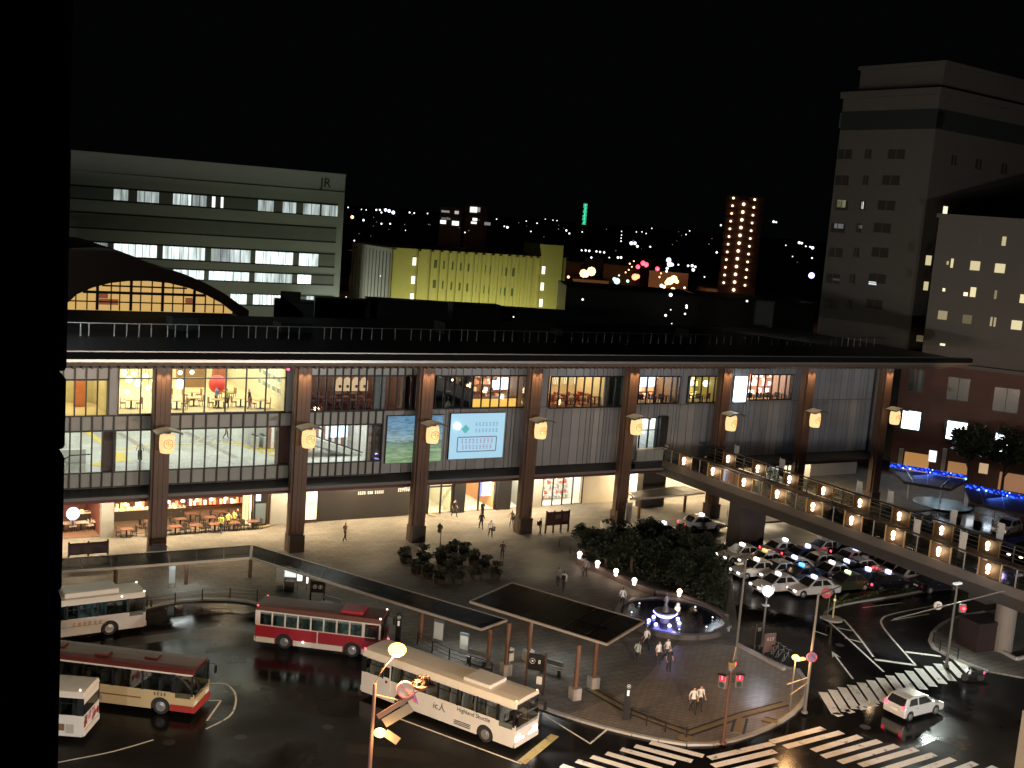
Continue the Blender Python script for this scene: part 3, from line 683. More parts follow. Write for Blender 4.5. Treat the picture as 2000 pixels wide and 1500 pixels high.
def shelf_goods(x0, x1, y, z0, z1, rows, n, cols, name='shelf_goods', em=.0):  # em lets the goods glow, imitating sparkle in the rooms
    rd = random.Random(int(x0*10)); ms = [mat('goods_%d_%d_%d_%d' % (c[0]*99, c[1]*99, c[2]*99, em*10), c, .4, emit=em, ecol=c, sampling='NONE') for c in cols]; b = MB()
    for r in range(rows):
        z = z0+(z1-z0)*r/rows
        b.box(x0, x1, y-.02, y+.3, z-.05, z, 0)
        for i in range(n):
            x = x0+(x1-x0)*(i+rd.random()*.7)/n; h = (z1-z0)/rows*rd.uniform(.35, .8); w = (x1-x0)/n*rd.uniform(.25, .45)
            b.box(x-w, x+w, y-.05-rd.random()*.1, y+.2, z+.005, z+h, rd.randrange(len(ms)))
    o = spart(b, name, ms); o['kind'] = 'stuff'; return o
warmset = [(.25, .05, .03), (1, .7, .35), (.9, .35, .15), (.10, .05, .04), (1, .85, .6), (.3, .14, .08)]
for i, (px, py, r) in enumerate(((243, 728, .22), (252, 741, .3), (262, 730, .2), (270, 748, .34), (284, 735, .26), (290, 757, .22), (248, 765, .2), (300, 742, .22), (375, 727, .2), (352, 728, .2))):
    p = F(px, py, 6+i % 4); o = thing('ceiling_lamp', 'white cluster lamp at the left of the yellow hall, %s from the left' % nth(i), 'lamp', p[:], group='cluster lamps of the yellow hall')
    MB().ball((0, 0, 0), r, 10).build('shade', MATS['white_bulb'], o, smooth=True); MB().tube([(0, 0, r), (0, 0, 15.4-p.z)], .015, 5).build('cord', black, o)
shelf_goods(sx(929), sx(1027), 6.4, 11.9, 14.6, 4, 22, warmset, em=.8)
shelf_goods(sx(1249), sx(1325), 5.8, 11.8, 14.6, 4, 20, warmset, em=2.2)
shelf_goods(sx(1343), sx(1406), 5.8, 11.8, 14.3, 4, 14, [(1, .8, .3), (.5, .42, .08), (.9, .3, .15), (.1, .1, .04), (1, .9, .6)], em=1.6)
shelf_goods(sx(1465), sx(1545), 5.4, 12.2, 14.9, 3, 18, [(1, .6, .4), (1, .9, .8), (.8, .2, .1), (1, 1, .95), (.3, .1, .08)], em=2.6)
bl = thing('lit_menu_board', 'blue white lit board in restaurant between fifth and sixth columns', 'sign', (sx(1290), 5.2, 13.7))
MB().box(-1.7, 1.6, -.08, .08, -.1, .75).build('lit_face', emi('menu_blue', (.62, .68, 1), 4), bl); MB().box(-.6, 1.6, -.1, .05, -.6, -.15).build('lit_face', MATS['menu_blue'], bl)
for i, (a, b_) in enumerate(((1078, 1092), (1098, 1112), (1118, 1133), (1150, 1168), (1171, 1184))):   # pale lit screens in the gold restaurant
    o = thing('paper_screen', 'cream lit paper screen in the gold third floor restaurant, %s from the left' % ORD[i], 'screen', (F((a+b_)/2, 750, 7.6).x, 7.6, 13.0), group='paper screens of the gold restaurant')
    w = (b_-a)*.045; MB().box(-w/2, w/2, 0, .08, 0, 1.9).build('paper', emi('paper_cream', (1, .80, .48), 1.3), o); f_ = MB(); [f_.box(-w/2+w*k/3-.02, -w/2+w*k/3+.02, -.03, 0, 0, 1.9) for k in range(4)]; f_.build('lattice', brown_d, o)
# tables and chairs: one set, copied
def make_table(mt, mc, w=1.0):
    t = thing('dining_table', '', 'table'); MB().box(-w/2, w/2, -.4, .4, .7, .75).build('table_top', mt, t)
    MB().box(-.06, .06, -.06, .06, 0, .7).build('leg', black, t); MB().box(-.3, .3, -.25, .25, 0, .04).build('foot', black, t); return t
def make_chair(mc):
    c = thing('dining_chair', '', 'chair'); MB().box(-.22, .22, -.22, .22, .42, .5).build('seat', mc, c); MB().box(-.22, .22, .18, .24, .5, .95).build('backrest', mc, c)
    for a in (-.19, .19):
        for b_ in (-.19, .19): MB().box(a-.02, a+.02, b_-.02, b_+.02, 0, .42).build('leg', black, c)
    return c
def dining(spots, z, mt, mc, lt, lc, gt_, gc_, nch=2, rd=random.Random(2)):
    T = C_ = None
    for x, y in spots:
        if T is None: T = o = make_table(mt, mc)
        else: o = copy_tree(T)
        ti = spots.index((x, y)); o.location = (x, y, z); o.rotation_euler.z = rd.uniform(-.1, .1); tag(o, lt+', %s of its group' % nth(ti), 'table', gt_)
        for k in range(nch):
            if C_ is None: C_ = c = make_chair(mc)
            else: c = copy_tree(C_)
            s = 1 if k % 2 else -1
            c.location = (x+s*.62, y+rd.uniform(-.12, .12), z); c.rotation_euler.z = -s*PI/2+rd.uniform(-.25, .25); tag(c, lc+', %s side of %s table' % ('right' if s > 0 else 'left', nth(ti)), 'chair', gc_)
ttan = mat('table_tan', (.5, .33, .15), .4); cdk = mat('chair_dark', (.04, .03, .03), .6); cred = mat('chair_red', (.35, .04, .03), .5); tdk = mat('table_dark', (.13, .06, .04), .35)
dining([(xB0+1.6, 5), (xB0+5.1, 4.4), (xB0+6.8, 5.6), (xB0+8.6, 4.6), (xB0+10.6, 5.0), (xB0+12.0, 4.0), (xB0+7.4, 8.5), (xB0+10.5, 9), (xB0+5, 9)], 11.7, ttan, mat('chair_brown', (.3, .15, .06), .5), 'light timber table in the bright yellow hall', 'brown chair in the bright yellow hall', 'tables of the yellow hall', 'chairs of the yellow hall')
dining([(xC0+.9+i*1.25, 3.4+1.7*j) for i in range(6) for j in range(3)], 11.7, tdk, cred, 'dark table in the dim niche lit restaurant', 'red chair in the dim niche lit restaurant', 'tables of the dim restaurant', 'chairs of the dim restaurant')
dining([(sx(1082)+i*1.4, 3.4+1.7*j) for i in range(5) for j in range(2)], 11.7, tdk, cred, 'dark table in the gold third floor restaurant', 'red chair in the gold third floor restaurant', 'tables of the gold restaurant', 'chairs of the gold restaurant')
dining([(sx(1255)+i*1.3, 3.3) for i in range(4)]+[(sx(1348)+i*1.3, 3.3) for i in range(3)]+[(sx(1470)+i*1.3, 3.3) for i in range(5)], 11.7, tdk, cdk, 'dark window table right of the fifth column', 'dark window chair right of the fifth column', 'window tables right of the fifth column', 'window chairs right of the fifth column')
# white notices on the right wall of the hall
nm = mat('notice_paper', (.8, .8, .75), .6); ni = mat('notice_ink', (.1, .2, .12), .6)
for i in range(10):
    o = thing('notice', 'white paper notice on the yellow hall wall, %s row, %s from the window' % (['lower', 'upper'][i//5], ORD[i % 5]), 'notice', (xB1+.07, 4+1.3*(i % 5), 13.2+.95*(i//5)), group='notices on the hall wall')
    MB().box(-.02, 0, -.4, .4, -.3, .3).build('sheet', nm, o); b = MB(); [b.box(-.03, -.021, -.3+.15*k, -.22+.15*k, -.2, .2) for k in range(5)]; b.build('print', ni, o)
# beams of the hall
for y in (9, 14): bx('hall_beam', wp('hall_beam_brown', (.3, .14, .06)), xB0, xB1, y, y+.3, 14.6, 15.1)
bx('hall_column', wp('hall_column_red', (.33, .10, .05)), F(430, 730, 12).x-.5, F(430, 730, 12).x+.5, 12, 12.8, 11.7, 15.45)
bx('hall_shelf', wp('hall_shelf_brown', (.28, .16, .07)), F(375, 735, 15).x-1.3, F(375, 735, 15).x+1.2, 15, 15.6, 11.7, 14.6)
bx('orange_shelf', wp('orange_shelf_wood', (.55, .16, .05)), F(158, 770, 6).x-.5, F(158, 770, 6).x+.4, 6, 6.5, 11.7, 14.4)
# ground floor rooms
gfl = wp('shop_floor', (.6, .55, .44))
room(XL, gx(198), GY+.1, 15, PZ+.02, 4.7, wp('wine_wall', (.16, .05, .04)), wp('wine_floor', (.16, .09, .06)), (1, .66, .42), 1.1)
room(gx(221), gx(528), GY+.1, 15.5, PZ+.02, 4.7, wp('cafe_wall', (.20, .11, .06)), wp('cafe_floor', (.13, .085, .055)), (1, .74, .46), 1.7)
room(gx(834), gx(884), GY+.3, 17, PZ+.02, 4.7, wp('lobby_cream', (.72, .68, .52)), gfl, (1, .93, .70), 5)
room(gx(905), gx(967), GY+.3, 22, PZ+.02, 4.7, wp('arcade_wall', (.62, .36, .18)), wp('arcade_floor', (.62, .58, .48)), (1, .90, .70), 4.5)
room(gx(994), gx(1021), GY+.3, 14, PZ+.02, 4.7, wp('store_white', (.78, .78, .72)), wp('store_floor', (.7, .7, .66)), (1, .98, .86), 8)
room(gx(1058), gx(1135), GY+.2, 14, PZ+.02, 4.7, MATS['store_white'], MATS['store_floor'], (1, .99, .92), 8)
room(gx(1470, 925), gx(1552, 925), GY+.2, 14, PZ+.02, 4.7, MATS['store_white'], MATS['store_floor'], (.92, 1, 1), 4.5)
for a, b_ in ((1058, 1135), (1470, 1552)):
    w = strips(gx(a, 940 if a > 1400 else 985), gx(b_, 940 if a > 1400 else 985), 1.3)
    for x in w: sbox('mullion', black, x-.05, x+.05, GY-.02, GY+.1, PZ, 4.9)
    for z in (1.2, 2.4, 3.6) if a > 1400 else (3.9,): bx('transom', black, w[0], w[-1], GY-.02, GY+.08, z-.05, z+.05)
for px in (836, 860, 883, 906, 934, 966, 995, 1020): sbox('door_post', black, gx(px)-.06, gx(px)+.06, GY-.05, GY+.15, PZ, 4.9)
bx('door_head', black, gx(834), gx(884), GY-.04, GY+.1, 2.75, 2.9)
shelf_goods(gx(1062), gx(1128), 10.6, .3, 3.4, 6, 18, [(.85, .85, .8), (.6, .6, .58), (.6, .2, .14), (.35, .37, .4), (.9, .88, .8)])
shelf_goods(gx(996), gx(1020), 11, .3, 3.4, 6, 10, [(.85, .85, .8), (.3, .4, .3), (.6, .6, .55), (.9, .85, .6)])
shelf_goods(gx(1473, 925), gx(1548, 925), 10.6, .5, 4.2, 4, 12, [(.2, .25, .28), (.7, .75, .75), (.3, .35, .38)])
ps = thing('lit_poster', 'blue and white lit poster inside the ground floor arcade, right of third column', 'poster', (F(950, 960, 9.3).x, 9.3, 1.4))
MB().box(-.5, .5, -.05, .05, 0, 2.4).build('lit_face', emi('poster_white', (.9, .92, 1), 3.2), ps); MB().box(-.75, -.5, -.05, .05, 0, 2.4).build('blue_edge', emi('poster_blue', (.2, .25, 1), 1.4), ps)
# cafe: counter, lamps, tables, curtain posts, door screen
cc = thing('cafe_counter', 'long lit counter inside the ground floor cafe behind the first column', 'counter', (gx(330), 12.5, PZ+.06))
MB().box(-7, 2.5, 0, .7, .9, 1.0).build('counter_top', emi('counter_glow', (1, .72, .38), .8), cc); MB().box(-6.9, 2.4, .05, .6, 0, .9).build('counter_front', wood_d, cc)
shelf_goods(gx(222)-.3, gx(470)+2.5, 14.9, .6, 3.6, 4, 44, warmset, em=1.3)
shelf_goods(gx(330)-6.5, gx(330)+2.3, 12.6, 1.08, 1.5, 1, 30, [(1, .8, .5), (.3, .12, .06), (.9, .5, .2), (.1, .06, .04)], name='counter_glints', em=1.5)  # goods glow to paint glints along the counter
dining([(gx(300)+i*1.3, 9.6+1.5*(i % 2)) for i in range(9)], PZ+.06, tdk, cdk, 'dark table inside the ground floor cafe', 'dark chair inside the ground floor cafe', 'cafe tables', 'cafe chairs')
dining([(gx(300)+i*1.7, 7.6) for i in range(6)]+[(gx(245), 7.8)], PZ, tdk, cdk, 'dark pavement table before the cafe', 'dark pavement chair before the cafe', 'pavement tables', 'pavement chairs')
dining([(gx(133)+i*1.4, 10.5) for i in range(3)], PZ+.06, mat('table_white', (.7, .6, .5), .4), mat('chair_white', (.6, .55, .5), .4), 'pale table in the far left restaurant', 'pale chair in the far left restaurant', 'tables of the red restaurant', 'chairs of the red restaurant')
pendants('small warm pendant over the cafe counter', 'lamp', [(245+28*i, 985-1.6*i) for i in range(8)], .2, emi('cafe_bulb', (1, .78, .45), 4, 'NONE'), 4.7, 11.5, grp='cafe pendants', sz=.7)
rs = thing('round_sign', 'blue white lit round sign in the window of the far left restaurant', 'sign', (gx(146), 9.2, F(146, 1003, 9.2).z))
MB().tube([(0, -.06, 0), (0, .06, 0)], .55, 18).build('lit_face', emi('round_sign_white', (.55, .62, 1), 1.6), rs)
for px in (478, 484, 490, 499, 506, 513):
    bx('curtain_post', emi('curtain_glow', (1, .82, .40), .9) if px < 486 else white_p, gx(px)-.09, gx(px)+.09, GY+.1, GY+.3, PZ, 4.6)
ds = thing('door_display', 'dark glass door with blue white lit screen beside the cafe', 'door', (gx(508), GY-.05, PZ))
MB().box(-.6, .6, -.05, .05, 0, 3.6).build('door_frame', black, ds); MB().box(-.42, -.02, -.1, -.052, 2.35, 3.2).build('lit_screen', emi('door_screen', (.7, .76, 1), 4), ds); MB().box(-.45, .5, -.08, -.052, .2, 2.1).build('glass', mat('door_glass', (.1, .13, .15), .15), ds)
# displays on the second floor front
dp = thing('landscape_screen', 'large screen showing green fields under blue sky, behind the third lantern', 'screen', (sx(806, 850), WY-.3, 6.95))
x0, x1, zz0, zz1 = sx(753, 855), sx(861, 850), 6.98, 11.2
def screen_mat(name):
    m = bpy.data.materials.new(name); m.use_nodes = True; n = m.node_tree.nodes; L = m.node_tree.links; b = n['Principled BSDF']
    tc = n.new('ShaderNodeTexCoord'); sp = n.new('ShaderNodeSeparateXYZ'); L.new(tc.outputs['Generated'], sp.inputs[0])
    mp = n.new('ShaderNodeMapping'); mp.inputs['Scale'].default_value = (3, 1, 14); L.new(tc.outputs['Generated'], mp.inputs[0])
    t = n.new('ShaderNodeTexNoise'); t.inputs['Scale'].default_value = 1.6; t.inputs['Detail'].default_value = 7; t.inputs['Distortion'].default_value = 1.2; L.new(mp.outputs[0], t.inputs['Vector'])
    cr = n.new('ShaderNodeValToRGB'); e_ = cr.color_ramp.elements; e_[0].position = 0; e_[0].color = (.26, .42, .20, 1); e_[1].position = 1; e_[1].color = (.13, .30, .48, 1)
    for p_, c_ in ((.3, (.30, .46, .28, 1)), (.44, (.16, .28, .24, 1)), (.5, (.34, .50, .52, 1)), (.7, (.18, .36, .50, 1))): q = e_.new(p_); q.color = c_
    ma = n.new('ShaderNodeMath'); ma.operation = 'MULTIPLY_ADD'; ma.inputs[1].default_value = .22; L.new(t.outputs[0], ma.inputs[0]); L.new(sp.outputs[2], ma.inputs[2])
    m2 = n.new('ShaderNodeMath'); m2.operation = 'SUBTRACT'; m2.inputs[1].default_value = .11; L.new(ma.outputs[0], m2.inputs[0]); L.new(m2.outputs[0], cr.inputs[0])
    mr = n.new('ShaderNodeMapRange'); mr.inputs[1].default_value = .35; mr.inputs[2].default_value = .65; mr.inputs[3].default_value = .62; mr.inputs[4].default_value = 1.35; L.new(t.outputs[0], mr.inputs[0])
    mx = n.new('ShaderNodeVectorMath'); mx.operation = 'SCALE'; L.new(cr.outputs[0], mx.inputs[0]); L.new(mr.outputs[0], mx.inputs['Scale'])
    L.new(mx.outputs[0], b.inputs['Emission Color']); b.inputs['Emission Strength'].default_value = .75; b.inputs['Base Color'].default_value = (.02, .02, .02, 1); return m
bx('picture', screen_mat('landscape_picture'), x0, x1, WY-.3, WY-.25, zz0, zz1, par=dp); bx('housing', black, x0-.04, x1+.04, WY-.24, WY-.02, zz0-.04, zz1+.04, par=dp)
x0, x1, zz0, zz1 = sx(876, 855), sx(981, 850), 7.1, 11.3; xm = (x0+x1)/2
d2 = thing('notice_screen', 'pale blue screen with framed red notice and green emblem, between third and fourth columns', 'screen', (xm, WY-.3, zz0))
bx('picture', emi('notice_picture', (.40, .68, .86), .85), x0, x1, WY-.3, WY-.25, zz0, zz1, par=d2); bx('housing', black, x0-.04, x1+.04, WY-.24, WY-.02, zz0-.04, zz1+.04, par=d2)
nm_ = lambda n, c: emi(n, c, .75, 'NONE')
b = MB(); W2, H2 = x1-x0, zz1-zz0
fx0, fx1, fz0, fz1 = x0+W2*.14, x0+W2*.86, zz0+H2*.16, zz0+H2*.48
for a in ((fx0, fx1, fz0-.04, fz0+.04), (fx0, fx1, fz1-.04, fz1+.04), (fx0-.04, fx0+.04, fz0+.04, fz1-.04), (fx1-.04, fx1+.04, fz0+.04, fz1-.04)): b.box(a[0], a[1], WY-.33, WY-.305, a[2], a[3])
spart(b, 'notice_frame', nm_('notice_dark', (.10, .13, .22)), d2)
b = MB(); glyphs(b, (fx1-fx0)*.86, .5, 9, WY-.31, (fx0+fx1)/2, fz0+(fz1-fz0)*.72, random.Random(1)); glyphs(b, (fx1-fx0)*.8, .46, 9, WY-.31, (fx0+fx1)/2, fz0+(fz1-fz0)*.3, random.Random(2)); spart(b, 'notice_print', nm_('notice_rose', (.42, .30, .48)), d2)
b = MB(); glyphs(b, W2*.45, .42, 7, WY-.31, x0+W2*.66, zz0+H2*.76, random.Random(3)); glyphs(b, W2*.45, .42, 7, WY-.31, x0+W2*.66, zz0+H2*.62, random.Random(4)); spart(b, 'notice_print', nm_('notice_blue', (.22, .42, .60)), d2)
b = MB(); cxx, czz = x0+W2*.27, zz0+H2*.66; b.extr([(cxx+dx*.42, WY-.31, czz+dz*.42) for dx, dz in ((0, 1), (1, 0), (0, -1), (-1, 0))], (0, -.02, 0)); spart(b, 'emblem', nm_('emblem_teal', (.12, .50, .52)), d2)
b = MB(); b.ball((x0+W2*.10, WY-.5, zz0+H2*.74), .34, 12); spart(b, 'projector_spot', emi('projector_white', (.8, .9, 1), 4, 'NONE'), d2)
# white vertical sign
p = F(1446, 760, WY-.5); vs = thing('vertical_sign', 'tall glowing white light box sign right of the sixth column, under the eave', 'sign', (p.x, WY-.5, p.z))
MB().box(-.8, .8, -.12, .12, -1.35, 1.35).build('lit_face', emi('sign_white', (.80, .90, 1), 4.5), vs, bevel=.1); MB().box(-.75, .75, .13, .4, -1.3, 1.3).build('housing', steel, vs)
lamp('AREA', (p.x, WY-.75, p.z), 60, (.8, .9, 1), 1.8, 2.8, aim=(p.x, -5, p.z))
# exit light
o = thing('red_light', 'small red light at the top of the front between yellow hall and dim restaurant', 'light', F(563, 721, WY-.4)[:]); MB().ball((0, 0, 0), .14).build('lens', emi('red_bulb', (1, .1, .2), 3, 'NONE'), o); MB().box(-.08, .08, .05, .35, -.05, .05).build('mount', black, o)
# downlights of the colonnade (warm, washing the wall foot) and of the eave
for i in range(15):
    x = -11+i*6.3
    if 44 < x < 50: continue
    lamp('AREA', (x, 6.6, 4.7), (1100 if x < 30 else 1500) if x < 58 else 1000, (1, .76, .46), 3.5, .4, aim=(x, 6.9, 0))
for i in range(10):
    x = -8+i*9.6
    lamp('AREA', (x, -.4, 16.2), 60, (.92, .96, 1), 6, .3, aim=(x, .9, 6))
# ================================================================== FOOTBRIDGE
BR = thing('footbridge', 'pedestrian footbridge with lit glass railings running from the station doorway towards the right', 'footbridge', (52.6, -20, 0))
B0 = BR.location
X0, X1, Y0, Y1 = 49.75, 55.3, 2.1, -62
bridge_p = mat('bridge_paint', (.038, .032, .028), .45, noise=.2, nscale=.8)
deckm = ground_mat('bridge_deck', (.08, .065, .055), 'brick', .6, .3, rough=.25, rvar=.14)
def bb(name, m, *a, par=None): return MB().box(*a).build(name, m, par or BR, world=True)
bb('deck', deckm, X0, X1, Y1, Y0, 6.0, 6.3)
bb('girder', bridge_p, X0+.1, X0+.55, Y1, Y0, 4.75, 5.98); bb('girder', bridge_p, X1-.55, X1-.1, Y1, Y0, 4.75, 5.98)
bb('edge_beam', mat('edge_beam_paint', (.12, .105, .09), .35, metal=.2), X0-.12, X0-.01, Y1, Y0, 5.65, 6.35); bb('edge_beam', MATS['edge_beam_paint'], X1+.01, X1+.12, Y1, Y0, 5.65, 6.35)
for y in range(-60, 0, 4): bb('cross_beam', bridge_p, X0+.57, X1-.57, y, y+.3, 5.1, 5.95)
brass = mat('brass_frame', (.5, .36, .18), .35, metal=.6)
railg = mat('rail_metal', (.45, .42, .38), .35, metal=.7)
lampg = emi('rail_lamp_glow', (1, .74, .46), 9, 'NONE')
frost = mat('lit_panel', (.085, .052, .028), .45, noise=.2, nscale=1.5)
post_me = MB().box(-.04, .04, -.04, .04, 0, 1.32).mesh('railing_post', railg)
fr_me = MB().box(-.05, .05, -.045, .045, 0, 1.32).mesh('railing_frame', brass)
lp_me = MB().box(-.02, .02, -.86, .86, .1, 1.22).mesh('lamp_panel', frost)
gp_me = MB().box(-.012, .012, -1.15, 1.15, .1, 1.2).mesh('railing_panel', pane_d)
bar_me = MB().box(-.015, .015, -1.15, 1.15, -.015, .015).mesh('railing_bar', railg)
bulb_me = MB().ball((0, 0, .17), .17, 10, sz=1.5).ball((0, 0, -.2), .13, 8).mesh('rail_lamp', lampg, smooth=True)
for side, xx, ys, inn in ((0, X0, 1.7, 1), (1, X1, 6.1, -1)):
    bb('handrail', mat('handrail_dark', (.05, .035, .028), .3, metal=.4), xx-.09, xx+.09, Y1, Y0 if side == 0 else 2.0, 7.66, 7.76)
    i = 0; y = ys
    while y > Y1+2:
        if y < Y0-.5:
            inst(lp_me, 'lamp_panel', BR, (xx-B0.x, y-B0.y, 6.33))
            for dy in (-.95, .95): inst(fr_me, 'railing_frame', BR, (xx-B0.x, y+dy-B0.y, 6.33))
            inst(bulb_me, 'rail_lamp', BR, (xx-(.2 if side == 0 else .2)-B0.x, y-B0.y, 7.0))
            if y > -48 and side == 0: lamp('POINT', (xx-.5, y, 7.0), 34, (1, .66, .36), .15)
            if y > -48 and side == 1: lamp('POINT', (xx-.6, y, 7.0), 14, (1, .66, .36), .15)
        yc = y-2.2
        if yc > Y1+1 and yc < Y0-1.2:
            inst(gp_me, 'railing_panel', BR, (xx-B0.x, yc-B0.y, 6.33))
            for z in (6.7, 7.05, 7.4): inst(bar_me, 'railing_bar', BR, (xx+inn*.05-B0.x, yc-B0.y, z))
            for dy in (0,): inst(post_me, 'railing_post', BR, (xx-B0.x, yc+dy-B0.y, 6.33))
        y -= 4.4; i += 1
# landing widening towards the station doorway, with a pale glass rail
bb('landing', deckm, 46.4, X0-.13, .9, 2.1, 6.0, 6.28); bb('landing_beam', black, 46.3, X0-.13, .78, .89, 5.2, 6.3)
for i in range(3): bb('landing_panel', mat('pale_glass', (.18, .2, .2), .2, noise=.05), 46.45+i*1.1, 47.5+i*1.1, .82, .85, 6.35, 7.5)
bb('landing_rail', railg, 46.4, X0-.1, .79, .88, 7.56, 7.64)
# piers
bb('pier', bridge_p, 51.0, 54.2, -9.9, -8.3, 0, 4.75); bb('pier', bridge_p, 51.0, 54.0, 5.4, 6.4, 0, 4.75)
pr = MB().tube([(53.6, -37.0, 0), (53.6, -37.0, 4.75)], .75, 20); pr.build('pier', mat('round_pier', (.17, .145, .12), .7, noise=.2, nscale=.7), BR, world=True, smooth=False)
bb('pier_head', bridge_p, X0+.3, X1-.3, -37.8, -36.2, 4.3, 4.74)
# banners on poles along the rails
bann = mat('banner_cloth', (.42, .41, .38), .7, noise=.12, nscale=2)
for i, (px, py, h, s) in enumerate(((1343, 850, 1.9, 1), (1433, 893, 1.9, 1), (1523, 905, 2.0, 1), (1672, 960, 2.2, 1), (1733, 975, 2.2, 1), (1783, 1040, 2.2, 0), (1855, 1015, 2.3, 1), (1872, 1070, 2.4, 0), (1946, 1045, 2.4, 1))):
    p = F(px, py, 0)
    xx = (X1+.25) if s else (X0+.12)
    d = ray(px, py); q = CP+d*((xx-CX)/d.x)
    o = thing('banner', 'pale banner on a thin pole along the footbridge, %s from the station' % ORD[i], 'banner', (xx, q.y, 6.36), group='banners along the footbridge')
    MB().tube([(0, 0, 0), (0, 0, h+.35)], .025, 6).build('pole', steel, o)
    b = MB(); n = 6
    for k in range(n):
        z0, z1 = .55+(h-.3)*k/n, .55+(h-.3)*(k+1)/n; w0, w1 = .04*math.sin(k*1.3+i), .04*math.sin((k+1)*1.3+i)
        b.add([(w0, -.06, z0), (w0+.03, -.62, z0), (w1+.03, -.62, z1), (w1, -.06, z1)], [(0, 1, 2, 3)])
    c = b.build('cloth', bann, o); md = c.modifiers.new('thick', 'SOLIDIFY'); md.thickness = .012
# ================================================================== BUS SHELTERS
shroof = glass('shelter_glass', (.24, .235, .22), .012, .3, .12)
sh_post = mat('shelter_post', (.12, .058, .034), .5, noise=.25, nscale=2)
edge = mat('shelter_edge', (.42, .38, .33), .4, metal=.3)
def shelter(label, quads, z, posts, th=.1, foot=None, name='bus_shelter', zp=None, gl=None, ribs=5):
    c = quads[0][0]; o = thing(name, label, 'shelter', (c[0], c[1], PZ))
    for Q in quads:
        A, B, C_, D_ = [Vector((p[0], p[1], z)) for p in Q]          # A-B front edge, D-C back edge
        # roof panels between ribs
        for i in range(ribs):
            t0, t1 = i/ribs, (i+1)/ribs; a, b, c2, d = A.lerp(B, t0), A.lerp(B, t1), D_.lerp(C_, t1), D_.lerp(C_, t0)
            g = (b-a).normalized()*.03
            MB().extr([a+g, b-g, c2-g, d+g], (0, 0, .03)).build('roof_panel', gl or shroof, o, world=True)
            r = MB().beam(a+Vector((0, 0, -.08)), d+Vector((0, 0, -.08)), .07, .12); r.build('rib', black, o, world=True)
        f = MB()
        for a, b in ((A, B), (B, C_), (C_, D_), (D_, A)): f.beam(a+Vector((0, 0, -.02)), b+Vector((0, 0, -.02)), .12, .16)
        f.build('roof_edge', edge, o, world=True)
        m0, m1 = A.lerp(D_, .5), B.lerp(C_, .5); MB().beam(m0+Vector((0, 0, -.16)), m1+Vector((0, 0, -.16)), .12, .14).build('roof_beam', black, o, world=True)
    for p in posts:
        b = MB(); b.tube([(p[0], p[1], PZ+.01), (p[0], p[1], z-.1)], .15, 12); b.build('post', sh_post, o, world=True)
        if foot: MB().box(p[0]-.3, p[0]+.3, p[1]-.3, p[1]+.3, PZ, PZ+.75).build('post_foot', foot, o, world=True)
    return o
z1_ = 2.6
A1 = [(-13, -7.6), (4.9, -8.0), (5.9, -5.0), (-13, -4.6)]
c1, c2 = G(940, 1229, z1_), G(990, 1211, z1_)
A2 = [(4.95, -8.05), tuple(c1[:2]), tuple(c2[:2]), (6.0, -5.05)]
shelter('long glass roofed bus shelter turning a corner beside the bus bays, on brown posts', [A1, A2], z1_, [tuple(G(*p, PZ)[:2]) for p in ((363, 1141), (488, 1127), (225, 1150), (821, 1250), (953, 1296))], ribs=9)
zs = 3.75
SQ = [tuple(G(*p, zs)[:2]) for p in ((918, 1175), (1185, 1258), (1258, 1214), (1000, 1139))]
shelter('square dark glass bus shelter with pale edge on four brown posts near the white bus', [SQ], zs, [tuple(G(*p, PZ)[:2]) for p in ((987, 1318), (1122, 1365), (1158, 1343), (1031, 1290))], foot=concrete, ribs=6)
SQ2 = [tuple(G(*p, 2.9)[:2]) for p in ((1238, 974), (1345, 966), (1372, 962), (1316, 950), )]
SQ2 = [tuple(G(*p, 2.9)[:2]) for p in ((1242, 975), (1376, 963), (1335, 949), (1228, 962))]
shelter('small dark roofed taxi shelter between the fifth and sixth station columns', [SQ2], 2.9, [tuple(G(*p, PZ)[:2]) for p in ((1247, 1012), (1336, 999))], gl=roof_d, ribs=4)
for x, y in ((0.5, -6.3), (10, -16.6), (14.2, -24.8)): lamp('AREA', (x, y, 2.5), 75, (.92, 1, .96), 1.6, 1.0)
c = sum((Vector((*p, 0)) for p in SQ), Vector())/4
lamp('AREA', (c.x, c.y, 3.0), 90, (.95, 1, .98), 2.5)
c = sum((Vector((*p, 0)) for p in SQ2), Vector())/4
lamp('AREA', (c.x, c.y, 2.7), 45, (1, .9, .7), 1.5)
# ================================================================== BUILDINGS BEHIND
def vplane_obj(A, B):
    """frame of an upright face from ground point A to B: point(px,py) and outward normal"""
    A, B = Vector((A[0], A[1], 0)), Vector((B[0], B[1], 0)); t = (B-A).normalized(); n = Vector((t.y, -t.x, 0))
    if n.dot(Vector((CX, CY, 0))-A) < 0: n = -n
    return A, B, t, n
def face_rect(b, A, B, n, x0, x1, yt, yb, out=.05, thick=.1, m=0, xb0=None, xb1=None):
    """box on the face covering photo pixels x0..x1 at height rows yt..yb"""
    xm, ym = (x0+x1)/2, (yt+yb)/2
    p0, p1 = VP(x0, ym, A, B), VP(x1, ym, A, B); zt, zb = VP(xm, yt, A, B).z, VP(xm, yb, A, B).z
    p0.z = p1.z = 0
    b.extr([(p.x, p.y, z) for p, z in ((p0+n*out, zb), (p1+n*out, zb), (p1+n*out, zt), (p0+n*out, zt))], tuple(-n*thick), m)
    return b
